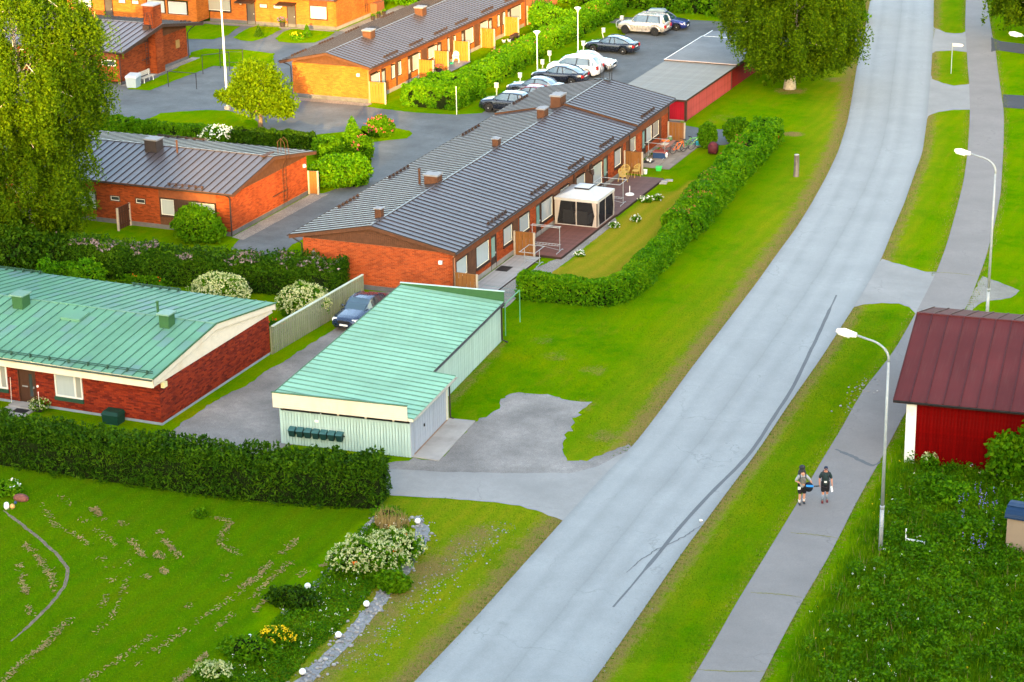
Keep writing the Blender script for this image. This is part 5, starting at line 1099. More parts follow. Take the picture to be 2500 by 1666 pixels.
# ------------------------------------------------------------------ street furniture and garden things
HEADM = mat('cream_lamp_head', (.72,.66,.58), .5, .08, 6, grime=(.40,.33,.25), gsc=3)
def street_lamp(label, x, y):
    t = thing('street_lamp', label, 'street lamp', (x,y,0), 0, 'tall street lamps along the footpath')
    MB().tube([(0,0,0),(0,0,2.2)], [.095,.09], 12).tube([(0,0,2.2),(0,0,5),(0,0,8.9)], [.078,.068,.055], 12).tube([(0,0,2.1),(0,0,2.25)], [.10,.10], 12).build('pole', METALG, t, smooth=True)
    pts = [(0,0,8.85)]+[(-1.05*(1-math.cos(a)), .10*(1-math.cos(a)), 9.0+.75*math.sin(a)) for a in np.linspace(.1, 1.45, 7)]+[(-1.5,.15,9.86)]
    MB().tube(pts, [.055]*4+[.045]*5, 10).build('arm', METALG, t, smooth=True)
    hd = MB().hexa([(-1.45,.05,9.78),(-1.45,.25,9.78),(-2.0,.34,9.80),(-2.36,.24,9.92),(-2.36,.10,9.92),(-2.0,-.02,9.80)], [(-1.45,.07,9.93),(-1.45,.23,9.93),(-2.0,.30,10.06),(-2.32,.22,10.04),(-2.32,.10,10.04),(-2.0,.02,10.06)]).build('lamp_head', HEADM, t)
    MB().hexa([(-1.75,.04,9.72),(-1.75,.26,9.72),(-2.25,.25,9.80),(-2.25,.09,9.80)], [(-1.72,.04,9.79),(-1.72,.26,9.79),(-2.28,.27,9.87),(-2.28,.07,9.87)]).build('lamp_glass', mat('frosted_glass', (.55,.55,.52), .3, .05), hd)
    MB().box(-.05,.05,-.13,-.08,1.0,1.3).build('hatch', METALG, t); return t
street_lamp('street lamp with curved arm standing in tall grass by the walkers', *(-19.94,85.72))
street_lamp('street lamp with curved arm rising behind the red barn', *(-21.71,116.87))
street_lamp('street lamp whose cream head reaches in at the right edge near the top', -25.0, 149.0)
def yard_lamp(label, x, y):
    t = thing('yard_lamp', label, 'lamp', (x,y,0), 0, 'white mushroom lamps by the car park')
    MB().tube([(0,0,0),(0,0,1),(0,0,3.6)], [.06,.05,.04], 8).build('pole', WHITEM, t)
    MB().lathe([(.05,3.55),(.10,3.7),(.26,3.88),(.30,3.93),(.29,3.97),(.12,4.02),(.02,4.03)], n=14).build('lamp_head', WHITEM, t); return t
yard_lamp('white mushroom lamp at the nose of the black hatchback', -69.55, 166.3); yard_lamp('white mushroom lamp behind the tall hedge near the off-roader', -70.05, 176.85)
HB = mat('cream_box', (.68,.62,.50), .6, .06)
hlab = ['cream socket post at the nose of the black crossover', 'cream socket post at the nose of the grey-blue saloon', 'cream socket post left of the white people carrier', 'cream socket post behind the silver saloon', 'cream socket post left of the black saloon', 'leaning cream socket post behind the black saloon', 'cream socket post beside the beige off-roader']
for k, (x, y) in enumerate(((-70.36,159.56),(-69.99,163.6),(-70.14,168.85),(-70.9,172.3),(-69.6,177.0),(-69.93,182.86),(-70.3,188.6))):
    t = thing('socket_post', hlab[k], 'socket post', (x,y,0), .1*(k % 3), 'engine heater posts in the car park')
    MB().bar((0,0,0),(.02 if k != 5 else -.12,0,.62), .07).build('post', HB, t)
    MB().box(-.14,.14,-.10,.10,.6,.95).box(-.16,.16,-.12,.12,.953,.99).build('socket_box', HB, t)
t = thing('marker_pole', 'thin pale pole in front of the sunlit hedge', 'pole', (*(-70.62,152.29),0)); MB().tube([(0,0,0),(0,0,2.2)], .035, 6).build('pole', HB, t); MB().lathe([(.05,2.2),(.05,2.26)], n=8).build('cap', HB, t)
t = thing('flagpole', 'tall white flagpole behind the yellow-green tree', 'flagpole', (*(-88.77,147.89),0)); MB().tube([(0,0,0),(0,0,5.5),(0,0,7.9)], [.085,.07,.055], 10).tube([(0,0,8),(0,0,12)], [.035,.03], 8).build('pole', WHITEM, t); MB().ell((0,0,7.95),(.10,.10,.13)).build('truck', WHITEM, t); MB().box(-.2,.2,-.15,.15,0,.3).build('base', CONCM, t)
# street name sign
t = thing('street_sign', 'white arrow shaped street name sign on a grey pole on the small grass island', 'sign', (*(-37.41,178.95),0), 0)
MB().tube([(0,0,0),(0,0,2.6)], .035, 8).build('pole', METALG, t)
sg = MB().hexa([(.03,-.02,2.32),(.78,-.02,2.32),(.92,-.02,2.44),(.78,-.02,2.56),(.03,-.02,2.56)], [(.03,.02,2.32),(.78,.02,2.32),(.92,.02,2.44),(.78,.02,2.56),(.03,.02,2.56)]).build('sign_board', mat('sign_white', (.78,.72,.66), .5, .05), t)
bs = MB()
for a, b_ in (((.05,2.34),(.77,2.34)),((.77,2.34),(.89,2.44)),((.89,2.44),(.77,2.54)),((.77,2.54),(.05,2.54)),((.05,2.54),(.05,2.34))): bs.bar((a[0],-.023,a[1]),(b_[0],-.023,b_[1]), .014, .004)
for k in range(4): bs.box(.12+.02*k,.128+.02*k,-.026,-.022,2.41,2.47)
bs.build('border', BLACKM, sg)
t = thing('wooden_post', 'weathered dark wooden post standing on the verge lawn', 'post', (*(-40.56,143.72),0)); MB().tube([(0,0,0),(.02,0,.8),(.01,0,1.55)], [.20,.185,.18], 12).build('post', mat('weathered_dark_wood', (.10,.085,.07), .95, .35, 3, grime=(.30,.27,.24), gsc=2, streak=True), t); MB().lathe([(.175,1.555),(.17,1.58),(.02,1.585)], (.01,0,0), 12).build('top', mat('pale_end_grain', (.36,.33,.29), .9, .2, 9), t)
OR = mat('orange_paint', (.72,.16,.03), .5, .1); CRM = mat('cream_paint', (.72,.60,.40), .5, .06)
for k, (p, lb) in enumerate((((-44.78,154.06), 'taller orange and cream marker post by the lilac hedge'), ((-44.48,152.49), 'shorter orange marker post tilted by the lilac hedge'))):
    t = thing('marker_post', lb, 'marker post', (*p,0), 0, 'orange marker posts'); h = .55-.1*k
    MB().hexa([(-.10,-.1,0),(.10,-.1,0),(.10,.1,0),(-.10,.1,0)], [(-.12+.05*k,-.1,h*.55),(.12+.05*k,-.1,h*.55),(.12+.05*k,.1,h*.55),(-.12+.05*k,.1,h*.55)]).build('foot', CRM, t); MB().hexa([(-.12+.05*k,-.1,h*.555),(.12+.05*k,-.1,h*.555),(.12+.05*k,.1,h*.555),(-.12+.05*k,.1,h*.555)], [(-.09+.07*k,-.08,h),(.09+.07*k,-.08,h),(.09+.07*k,.08,h),(-.09+.07*k,.08,h)]).build('cap', OR, t)
# washing line frame by the garage
GP = mat('green_pipe', (.09,.27,.13), .5, .1)
t = thing('washing_line_frame', 'green pipe washing line frame at the far corner of the garage', 'washing line', (*(-46.48,105.97),0)); d_ = (-.15,2.44)
MB().tube([(0,0,0),(0,0,1.9)], .03, 8).tube([(d_[0],d_[1],0),(d_[0],d_[1],1.93)], .03, 8).build('post', GP, t); MB().tube([(0,0,1.9),(d_[0],d_[1],1.93)], .03, 8).build('top_bar', GP, t)
lw = MB()
for k in range(5): lw.tube([(d_[0]*k/4,d_[1]*k/4,1.91),(d_[0]*k/4-2.4,d_[1]*k/4+.5,1.80)], .006, 4)
lw.build('line', mat('teal_line', (.03,.22,.24), .5), t)
# playground frames
for k, (a, b_, h, lb) in enumerate((((-97.6,153.3),(-94.9,153.35),1.33,'nearest black steel carpet frame on the gravel yard'),((-97.3,158.4),(-95.7,160.2),1.65,'middle black steel carpet frame beside the lawn'),((-97.1,161.0),(-95.2,161.65),1.66,'far black steel carpet frame with two bars'))):
    t = thing('carpet_frame', lb, 'frame', (*a,0), 0, 'black steel frames in the yard'); dx, dy = b_[0]-a[0], b_[1]-a[1]
    MB().tube([(0,0,0),(0,0,h)], .03, 6).tube([(dx,dy,0),(dx,dy,h)], .03, 6).build('post', BLACKM, t); tb = MB().tube([(-.03,0,h),(dx+.03,dy,h)], .03, 6)
    if k == 2: tb.tube([(0,0,h*.86),(dx,dy,h*.86)], .02, 6).tube([(0,0,h*.3),(dx,dy,h*.3)], .02, 6)
    tb.build('bar', BLACKM, t)
t = thing('grit_bin', 'grey-blue grit bin with lid at the corner of the chimney building', 'bin', (-100.4,152.35,0), .1); MB().hexa([(-.42,-.42,0),(.42,-.42,0),(.42,.42,0),(-.42,.42,0)], [(-.5,-.48,.85),(.5,-.48,.85),(.5,.48,.95),(-.5,.48,.95)]).build('body', mat('blue_grey_plastic', (.24,.30,.34), .6, .06), t); MB().hexa([(-.54,-.52,.855),(.54,-.52,.855),(.54,.52,.955),(-.54,.52,.955)], [(-.48,-.44,1.0),(.48,-.44,1.0),(.48,.46,1.12),(-.48,.46,1.12)]).build('lid', mat('pale_grey_plastic', (.38,.42,.45), .6, .06), t)
BEN = mat('pale_wood', (.42,.38,.31), .8, .12, 4, rvar=.15)
t = thing('park_bench', 'pale wooden bench against the gable of the chimney building', 'bench', (-100.7,154.4,0), R(90)); me = MB().box(-.85,.85,-.05,.05,.0,.035).mesh('slat', BEN)
for k in range(4): link('slat', me, t, (0,-.55+.12*k,.43))
for k in range(3): link('slat', me, t, (0,-.06,.62+.13*k), (R(80),0,0))
for x in (-.7,.7): MB().bar((x,-.5,0),(x,-.5,.42),.05).bar((x,-.12,0),(x,-.04,.95),.05).bar((x,-.52,.41),(x,-.1,.41),.05).build('leg', WHITEM, t)
# drying racks on the decks
def rack(label, x, y, z, wx, wy, h, rot=0, shelf=True):
    t = thing('drying_rack', label, 'drying rack', LW(x,y,z), .0083+rot, 'steel drying racks on the decks')
    f = MB()
    for sx in (0, wx):
        f.tube([(sx,wy/2-.55,.0),(sx,wy/2-.5,.06),(sx,wy/2-.15,.06),(sx,wy/2+.35,.10),(sx,wy/2+.5,.06),(sx,wy/2+.55,.0)], .024, 7); f.tube([(sx,wy/2,.06),(sx,wy/2,h)], .022, 7)
    f.bar((0,wy/2,.4),(wx,wy/2,.12), .018); f.build('stand', METALG, t)
    tp = MB()
    for yy in (0, wy): tp.tube([(-.05,yy,h),(wx+.05,yy,h)], .022, 7)
    for sx in (0, wx): tp.tube([(sx,0,h),(sx,wy,h)], .022, 7)
    tp.build('top_frame', METALG, t)
    if shelf:
        s_ = MB().tube([(0,wy/2-.17,.45),(wx,wy/2-.17,.45)], .016, 6).tube([(0,wy/2+.17,.45),(wx,wy/2+.17,.45)], .016, 6)
        for k in range(9): s_.bar((wx*(k+.5)/9,wy/2-.17,.45),(wx*(k+.5)/9,wy/2+.17,.45), .014)
        s_.build('shelf', METALG, t)
rack('steel drying rack with folded arms on the red-brown deck', .75, 10.5, .15, 1.85, .28, 1.62)
rack('steel drying rack with open top frame beside the gazebo', .85, 21.3, .15, 1.85, 1.4, 1.55)
rack('steel drying rack at the end of the grey deck', 1.35, 7.1, .09, 1.0, 1.55, 1.0, shelf=True)
rack('steel drying rack on the paved patio', .1, 33.9, .05, 1.25, 1.3, 1.25)
WICK = mat('yellow_wicker', (.42,.30,.09), .8, .18, 14)
def wicker(label, x, y, rot):
    t = thing('wicker_chair', label, 'chair', LW(x,y,.15), rot, 'yellow wicker chairs on the deck')
    MB().lathe([(.02,.42),(.25,.42),(.27,.45),(.25,.48),(.02,.47)], n=14).build('seat', WICK, t)
    b = MB(); n = 13
    for k in range(n):
        a = math.pi*(.02+.96*k/(n-1)); a2 = math.pi*(.02+.96*(k+1)/(n-1)) if k < n-1 else None; top = .62+.26*math.sin(a)
        b.tube([(.25*math.cos(a),.25*math.sin(a),.45),(.31*math.cos(a),.30*math.sin(a),top)], .016, 5)
        if a2: b.tube([(.31*math.cos(a),.30*math.sin(a),top),(.31*math.cos(a2),.30*math.sin(a2),.62+.26*math.sin(a2))], .026, 6); b.tube([(.28*math.cos(a),.275*math.sin(a),.58),(.28*math.cos(a2),.275*math.sin(a2),.58)], .02, 5)
    b.build('backrest', WICK, t)
    for sx in (-1, 1):
        for sy in (-1, 1): MB().tube([(sx*.17,sy*.17,.42),(sx*.24,sy*.24,0)], .02, 6).build('leg', WICK, t)
wicker('yellow wicker chair nearest the camera on the mauve deck', .75, 27.3, R(60)); wicker('yellow wicker chair tucked against the brick pier', .55, 28.4, R(10)); wicker('yellow wicker chair beside the privacy screen', 1.15, 28.9, R(-40))
t = thing('parasol_base', 'white round parasol base with a short pole on the mauve deck', 'parasol base', LW(2.3,24.4,.15)); MB().lathe([(.30,0),(.30,.05),(.24,.09),(.05,.11)], n=18).build('base', WHITEM, t); MB().tube([(0,0,.1),(0,0,.62)], .028, 8).build('pole', WHITEM, t)
t = thing('doormat', 'black rubber doormat on the grey deck by the first door', 'doormat', LW(.55,6.5,.098), .0083); mm = MB().box(-.4,.4,-.5,.5,0,.012).build('mat', BLACKM, t); rb = MB()
for k in range(12): rb.box(-.37,.37,-.46+.08*k,-.43+.08*k,.0125,.02)
rb.build('rib', BLACKM, t)
t = thing('doormat', 'black doormat on the step of the green roofed house', 'doormat', (-65.4,86.45,.068), 0); MB().box(-.4,.4,-.25,.25,0,.012).build('mat', BLACKM, t); rb = MB()
for k in range(8): rb.box(-.38,.38,-.23+.06*k,-.2+.06*k,.0125,.02)
rb.build('rib', BLACKM, t)
# patio things
RED = mat('dull_red_paint', (.26,.05,.035), .6, .15); BLU = mat('dark_blue_plastic', (.02,.05,.13), .5, .1)
t = thing('picnic_table', 'reddish garden table crowded with odds and ends on the patio', 'table', LW(.95,36.0,.05), .0083+R(4)); me = MB().box(-.07,.07,-1.0,1.0,0,.035).mesh('slat', mat('worn_red_wood', (.30,.13,.09), .7, .2, 4, rvar=.15))
for k in range(6): link('slat', me, t, (-.4+.16*k, 0, .72))
for y in (-.8,.8): MB().bar((-.4,y,0),(.3,y,.71), .06).bar((.4,y,0),(-.3,y,.71), .06).build('leg', RED, t)
for lb, nm, cat, p, fn in (('green glass jar on the garden table','jar','jar',(1.0,36.75,.81),lambda: MB().lathe([(.1,0),(.17,.08),(.18,.2),(.12,.28),(.13,.31)], n=12)),('orange cloth bundle on the garden table','cloth_bundle','cloth',(.75,36.3,.81),lambda: MB().ell((0,0,.1),(.28,.2,.11)).ell((.18,.1,.08),(.15,.18,.08))),('shallow tray on the garden table','tray','tray',(1.0,35.6,.81),lambda: MB().hexa([(-.2,-.3,0),(.2,-.3,0),(.2,.3,0),(-.2,.3,0)],[(-.24,-.34,.06),(.24,-.34,.06),(.24,.34,.06),(-.24,.34,.06)]))):
    t = thing(nm, lb, cat, LW(*p)); fn().build('body', {'jar':mat('green_glass',(.10,.17,.08),.2),'cloth_bundle':OR,'tray':mat('pale_tray',(.5,.45,.36),.6)}[nm], t, smooth=nm != 'tray')
    if nm == 'jar': MB().lathe([(.135,.312),(.135,.34),(.02,.345)], n=12).build('lid', METALG, t)
    elif nm == 'tray': MB().box(-.15,-.05,-.2,.1,.065,.12).build('sponge', CRM, t)
    else: MB().ell((-.2,-.1,.05),(.12,.1,.05)).build('fold', RED, t)
t = thing('storage_bench', 'dark blue storage box with red lid and a white bag hung on it', 'box', LW(.95,34.75,.05), .0083); MB().box(-.45,.45,-.35,.35,0,.42).build('body', BLU, t); MB().box(-.48,.48,-.38,.38,.42,.48).build('lid', RED, t); MB().ell((.50,-.1,.25),(.1,.16,.2)).build('bag', mat('pale_bag', (.62,.66,.70), .5), t, smooth=True)
t = thing('door_tray', 'dark mat with scattered white oddments beside the patio door', 'mat', LW(.55,33.3,.05)); MB().box(-.35,.35,-.4,.4,0,.02).build('mat', BLACKM, t); MB().ell((-.1,.1,.1),(.1,.1,.09)).ell((.15,-.1,.08),(.08,.09,.07)).ell((.05,.35,.08),(.09,.06,.07)).build('oddment', WHITEM, t, smooth=True)
def bicycle(label, x, y, rot, col, lean=.12):
    t = thing('bicycle', label, 'bicycle', LW(x,y,.045), rot, 'bicycles on the patio'); fm = mat('bike_'+label.split()[0], col, .35, .05, coat=.4)
    Tl = Matrix.Rotation(lean, 4, 'X')
    for wx in (-.52, .52):
        w_ = MB(Tl).tube([(wx+.33*math.cos(a), 0, .34+.33*math.sin(a)) for a in np.linspace(0, 2*math.pi, 21)], .022, 6, cap=False).build('wheel', BLACKM, t)
        s_ = MB(Tl)
        for k in range(8): a = k*math.pi/4; s_.tube([(wx,0,.34),(wx+.32*math.cos(a),0,.34+.32*math.sin(a))], .004, 3)
        s_.build('spoke', METALG, w_)
    f = MB(Tl)
    for a, b_ in (((-.52,0,.34),(-.05,0,.32)),((-.52,0,.34),(-.18,0,.78)),((-.05,0,.32),(-.2,0,.85)),((-.05,0,.32),(.36,0,.75)),((-.18,0,.76),(.36,0,.82)),((.52,0,.34),(.36,0,.92))): f.tube([a,b_], .024, 6)
    f.build('frame', fm, t); MB(Tl).ell((-.22,0,.92),(.13,.07,.04)).build('saddle', BLACKM, t, smooth=True)
    MB(Tl).tube([(.30,-.28,.98),(.36,-.1,1.0),(.36,.1,1.0),(.30,.28,.98)], .016, 6).tube([(.36,0,.92),(.36,0,1.0)], .018).build('handlebar', BLACKM, t)
    MB(Tl).bar((-.05,-.1,.22),(-.05,.1,.42), .02).build('crank', METALG, t)
bicycle('orange bicycle leaning by the garden table', 1.75, 36.4, R(62), (.75,.17,.01)); bicycle('green bicycle beside the watering can', 2.3, 38.0, R(38), (.10,.42,.05)); bicycle('old dark green bicycle between the other two', 2.05, 37.2, R(55), (.12,.20,.08), .18)
t = thing('watering_can', 'turquoise watering can with a yellow top on the patio', 'watering can', LW(2.35,39.1,.02)); TQ = mat('turquoise_plastic', (.02,.36,.52), .4, .06)
MB().lathe([(.17,0),(.19,.05),(.17,.3),(.12,.34)], n=14).build('body', TQ, t, smooth=True); MB().tube([(-.15,0,.08),(-.38,0,.28),(-.44,0,.33)], [.035,.025,.04], 8).build('spout', TQ, t); MB().tube([(.1,0,.33),(.22,0,.38),(.26,0,.2),(.17,0,.08)], .018, 6).build('handle', TQ, t); MB().ell((0,0,.37),(.11,.11,.06)).build('cap', mat('yellow_plastic', (.70,.60,.05), .4), t)
t = thing('plastic_tub', 'bright green plastic tub on the lawn edge of the patio', 'tub', LW(1.95,31.5,0), .2); GRN = mat('bright_green_plastic', (.05,.50,.10), .4, .05); MB().hexa([(-.16,-.2,0),(.16,-.2,0),(.16,.2,0),(-.16,.2,0)],[(-.2,-.25,.24),(.2,-.25,.24),(.2,.25,.24),(-.2,.25,.24)]).build('body', GRN, t); MB().box(-.22,.22,-.27,.27,.242,.27).build('rim', GRN, t)
t = thing('white_bucket', 'white bucket behind the post of the wicker chair screen', 'bucket', LW(1.35,30.3,0)); MB().lathe([(.1,0),(.12,.0),(.15,.3),(.16,.31),(.13,.3),(.1,.05)], n=14).build('body', WHITEM, t); MB().tube([(-.15,0,.29),(0,.03,.2),(.15,0,.29)], .008, 4).build('handle', METALG, t)
t = thing('step_stones', 'two pale stone steps at the far end of the mauve deck', 'steps', LW(3.3,28.7,0), .3); me = MB().box(-.25,.25,-.16,.16,0,.12).mesh('step', CONCM); link('step', me, t, (0,0,0)); link('step', me, t, (.35,.3,-.03)); link('step', me, t, (-.05,-.42,-.04))
t = thing('covered_barbecue', 'maroon covered barbecue on the lawn behind the lilac hedge', 'barbecue', (*(-47.91,147.53),0)); MB().ell((0,0,.72),(.32,.28,.22)).hexa([(-.30,-.26,.1),(.30,-.26,.1),(.30,.26,.1),(-.30,.26,.1)],[(-.32,-.28,.72),(.32,-.28,.72),(.32,.28,.72),(-.32,.28,.72)]).build('cover', mat('maroon_cover', (.085,.016,.022), .7, .15), t, smooth=True)
for sx in (-1,1): MB().tube([(sx*.22,0,.0),(sx*.2,0,.12)], .03, 6).build('leg', BLACKM, t)
# things in the sunlit garden
WP = mat('white_plastic', (.80,.80,.78), .4, .03)
t = thing('plastic_chair', 'white plastic garden chair on the grey deck of the sunlit house', 'chair', (-78.45,169.3,.09), R(200)); MB().box(-.24,.24,-.24,.24,.40,.44).build('seat', WP, t)
bk = MB()
for k in range(5): bk.box(-.2+.088*k,-.14+.088*k,-.30,-.26,.48,.84)
bk.tube([(-.24,-.25,.45),(-.22,-.29,.8),(0,-.31,.92),(.22,-.29,.8),(.24,-.25,.45)], .03, 6).build('backrest', WP, t)
for sx in (-1,1):
    MB().tube([(sx*.27,.24,.62),(sx*.27,-.22,.64)], .028, 6).tube([(sx*.27,.22,.62),(sx*.25,.2,.42)], .022, 6).build('armrest', WP, t)
    for sy in (-1,1): MB().tube([(sx*.22,sy*.22,.4),(sx*.27,sy*.27,0)], [.03,.022], 6).build('leg', WP, t)
t = thing('sandpit_dish', 'green plastic dish under the white plastic chair', 'dish', (-78.65,168.6,.09)); MB().lathe([(.25,0),(.28,.08),(.30,.09),(.26,.03)], n=16).build('dish', mat('jade_plastic', (.02,.32,.20), .4), t); MB().lathe([(.31,.085),(.31,.10)], n=16).build('rim', mat('jade_plastic', (.02,.32,.20), .4), t)
DP = mat('dark_pot', (.03,.022,.025), .6, .15)
def pot(label, x, y, z, r_, h, flower, leafn=160, loose=1.0, group=None):
    t = thing('flower_pot', label, 'flower pot', (x,y,z), 0, group); MB().lathe([(r_*.7,0),(r_,h),(r_*1.06,h+.02),(r_*.9,h)], n=12).build('pot', DP, t)
    P_, N = lump_points([(0,0,h+.12*loose,r_*1.2*loose,r_*1.2*loose,.2*loose)], leafn, .6); cloud('foliage', leaf_quads(P_, .07, N, .3), LEAF['bush'], t)
    if flower: P_, N = lump_points([(0,0,h+.16*loose,r_*1.3*loose,r_*1.3*loose,.22*loose)], 140, .1); k_ = P_[:,2] > h+.1; P_, N = P_[k_], N[k_]; cloud('blossom', leaf_quads(P_, .05, N, .5, .8), LEAF[flower], t, kind='stuff')
    return t
pot('dark pot of red flowers beside the honey screen', -78.0, 164.9, .09, .3, .4, 'pink'); pot('low dark pot left of the red flowers on the sunlit deck', -78.3, 163.9, .09, .28, .35, None); pot('dark pot of violet flowers at the far brick doorway', *(-100.55,178.41), .02, .3, .45, 'violet', 200, 1.3)
pot('hanging pot plant by the lit brick doorway', *(-101.74,183.35), .0, .2, .9, None, 160, 1.0); pot('white speckled flower tuft by the door of the green roofed house', -64.55, 86.9, .02, .3, .15, 'cream', 260, 1.5)
t = thing('garden_bench', 'dark low garden seat with white pots in front of the far honey screen', 'bench', (-77.6,180.2,0), R(95)); MB().box(-.8,.8,-.2,.2,.36,.42).build('seat', DP, t)
for sx in (-.7,.7): MB().box(sx-.04,sx+.04,-.18,.18,0,.36).build('leg', DP, t)
for k in range(2): t = thing('white_pot', ('left' if k == 0 else 'right')+' white pot by the dark seat in the sunlit garden', 'pot', (-77.9+.35*k,178.5+.4*k,0), 0, 'white pots by the dark seat'); MB().lathe([(.12,0),(.18,.25),(.19,.27),(.15,.25)], n=12).build('pot', WP, t); MB().ell((0,0,.26),(.15,.15,.06)).build('soil', CORE, t)
t = thing('planter_fence', 'low green picket planter at the sunlit gable of the top left house', 'fence', (-94.0,184.2,0), R(90)); me = MB().box(-.03,.03,-.01,.01,0,.5).mesh('picket', mat('olive_picket', (.16,.18,.05), .7, .15))
for k in range(16): link('picket', me, t, (.16*k,0,.05))
MB().box(-.1,2.5,.01,.03,.38,.43).build('rail', mat('olive_picket', (.16,.18,.05), .7, .15), t)
for k in range(3): pot(('near','middle','far')[k]+' grey pot along the low picket planter', -93.8, 183.9+1.2*k, 0, .2, .4, None, 60, .8, 'grey pots at the picket planter')
# green bin at the green roofed house, thin pole at its door
t = thing('storage_bin', 'dark green rounded compost bin against the red brick wall', 'bin', (-60.05,86.95,0), 0); TB = mat('dark_green_bin', (.006,.035,.022), .5, .12)
MB().hexa([(-.45,-.35,0),(.45,-.35,0),(.45,.3,0),(-.45,.3,0)],[(-.48,-.38,.5),(.48,-.38,.5),(.48,.32,.5),(-.48,.32,.5)]).build('body', TB, t); MB().hexa([(-.5,-.4,.503),(.5,-.4,.503),(.5,.34,.503),(-.5,.34,.503)],[(-.44,-.26,.66),(.44,-.26,.66),(.44,.28,.68),(-.44,.28,.68)]).build('lid', TB, t)
t = thing('thin_rod', 'thin pale rod standing against the wall left of the brown door', 'rod', (-66.5,87.2,0)); MB().tube([(0,0,0),(-.04,.15,1.4)], .014, 6).build('rod', HB, t); MB().ell((-.04,.15,1.42),(.025,.025,.03), 6, 4).build('tip', HB, t)
t = thing('flower_stick', 'short white stake in the flower tuft by the door', 'stake', (-64.6,87.0,0)); MB().tube([(0,0,0),(0,0,1.0)], .014, 6).build('stake', WHITEM, t); MB().ell((0,0,1.0),(.03,.03,.04), 6, 4).build('tip', WHITEM, t)
# kiosk with a blue roof, broken white frame
KX, KY = (-14.93,87.86)
t = thing('utility_cabinet', 'beige utility cabinet with dark blue curved roof at the right edge', 'cabinet', (KX,KY,0), -.05); BGE = mat('beige_cabinet', (.27,.205,.145), .6, .06, 2, grime=(.30,.22,.15)); BLR = mat('dark_blue_roof', (.008,.028,.070), .5, .12)
MB().box(0,2.2,0,1.3,0,1.62).build('body', BGE, t); MB().box(.28,1.15,-.02,-.001,.15,1.5).build('door', BGE, t); MB().box(1.2,2.1,-.02,-.001,.15,1.5).build('door', BGE, t); MB().box(.75,.95,-.03,-.021,1.38,1.44).build('label_plate', CRM, t); MB().box(1.02,1.08,-.05,-.021,.8,.95).build('handle', BLACKM, t)
ar = [(-.12+1.54*(1-math.cos(a))/2, .42*math.sin(a)) for a in np.linspace(0, math.pi, 9)]
MB().add([(-.1,y,1.63+z) for y, z in ar]+[(2.3,y,1.63+z) for y, z in ar], [(k,k+1,10+k,9+k) for k in range(8)]+[tuple(range(8,-1,-1)), tuple(range(9,18)), (0,9,17,8)]).build('roof', BLR, t); MB().box(-.11,2.31,.3,.36,1.98,2.04).box(-.11,2.31,-.13,-.11,1.6,1.66).build('roof_rib', BLR, t)
t = thing('broken_frame', 'white L-shaped bit of a broken wooden frame in the tall grass', 'wooden frame', (*(-19.09,86.85),.0)); MB().bar((0,0,.15),(-.02,.05,.78), .05).build('upright', WHITEM, t); MB().bar((0,0,.32),(.85,-.05,.30), .06).build('rail', WHITEM, t); MB().bar((.85,-.05,.0),(.85,-.05,.33), .05).build('leg', WHITEM, t)
# stones and globes of the flower bed
ST = mat('grey_field_stone', (.26,.255,.25), .9, .25, 3, rvar=.35); STD = mat('edging_grit', (.19,.19,.195), .95, .4, 6, bump=.4, bsc=14)
GLB = mat('white_globe', (.80,.80,.78), .35, .04)
gl = ['white globe lamp at the far tip of the flower bed', 'white globe lamp below the far tip of the flower bed', 'white globe lamp on the grit beside the cream blossoms', 'white globe lamp beside the leafy edging, fourth from the far tip', 'white globe lamp in the middle of the grit edging', 'white globe lamp nearest the camera on the grit edging', 'white globe lamp touching the cream blossoms on the lawn side', 'white globe lamp midway along the lawn side of the bed', 'white globe lamp near the yellow spikes on the lawn side']
for k, (x, y) in enumerate(((-40.1,81.1),(-39.15,78.5),(-38.83,76.0),(-38.51,72.8),(-38.32,69.9),(-38.19,66.6),(-41.82,76.7),(-41.61,73.4),(-41.55,68.4))):
    t = thing('garden_globe', gl[k], 'globe lamp', (x,y,.04), 0, 'white globe lamps round the flower bed'); MB().ell((0,0,.17),(.135,.135,.135), 14, 9).build('globe', GLB, t, smooth=True); MB().lathe([(.07,0),(.06,.05)], n=10).build('foot', BLACKM, t)
EDGE = [(-40.59,81.9),(-39.7,80.9),(-39.21,79.45),(-38.96,77.87),(-38.58,76.48),(-38.5,75.31),(-38.35,73.82),(-38.08,71.39),(-37.95,68.95),(-37.98,66.92),(-37.95,65.34),(-37.97,62.96)]
ribbon('bed_edging', EDGE, .62, STD, .012, 70, .18); EDG2 = [(-42.29,81.25),(-42.09,79.28),(-41.74,76.81),(-41.57,74.77),(-41.5,72.6),(-41.53,71.05)]; ribbon('bed_edging', EDG2, .3, STD, .012, 50, .1)
def stones(name, line, n, spread, smin, smax, label):
    p = smooth_line(line, 200, 3); b = MB(); d = np.gradient(p, axis=0); d /= np.hypot(*d.T)[:,None]
    for k in range(n):
        i = RNG.integers(0, 200); o = RNG.normal()*spread; x, y = p[i]+np.array((-d[i,1], d[i,0]))*o; s_ = smin+(smax-smin)*RNG.random()**2
        b.ell((x,y,s_*.35),(s_*(.7+.5*RNG.random()),s_*(.7+.5*RNG.random()),s_*.55), 6, 4)
    return tag(b.build(name, ST, smooth=False), label, 'stones', kind='stuff')
stones('edging_stones', EDGE, 420, .26, .03, .12, 'grey stones along the road side of the flower bed'); stones('edging_stones', EDG2, 140, .12, .03, .09, 'grey stones along the lawn side of the flower bed')
stones('road_grit', [(-36.55,67.66),(-36.75,72.5),(-36.72,78.16),(-36.42,82.87)], 500, .55, .012, .05, 'scattered grit on the bare verge')
stones('verge_grit', [(-27.77,68.28),(-28.07,73.92),(-28.3,79.46)], 300, .25, .012, .04, 'grit along the verge of the road')
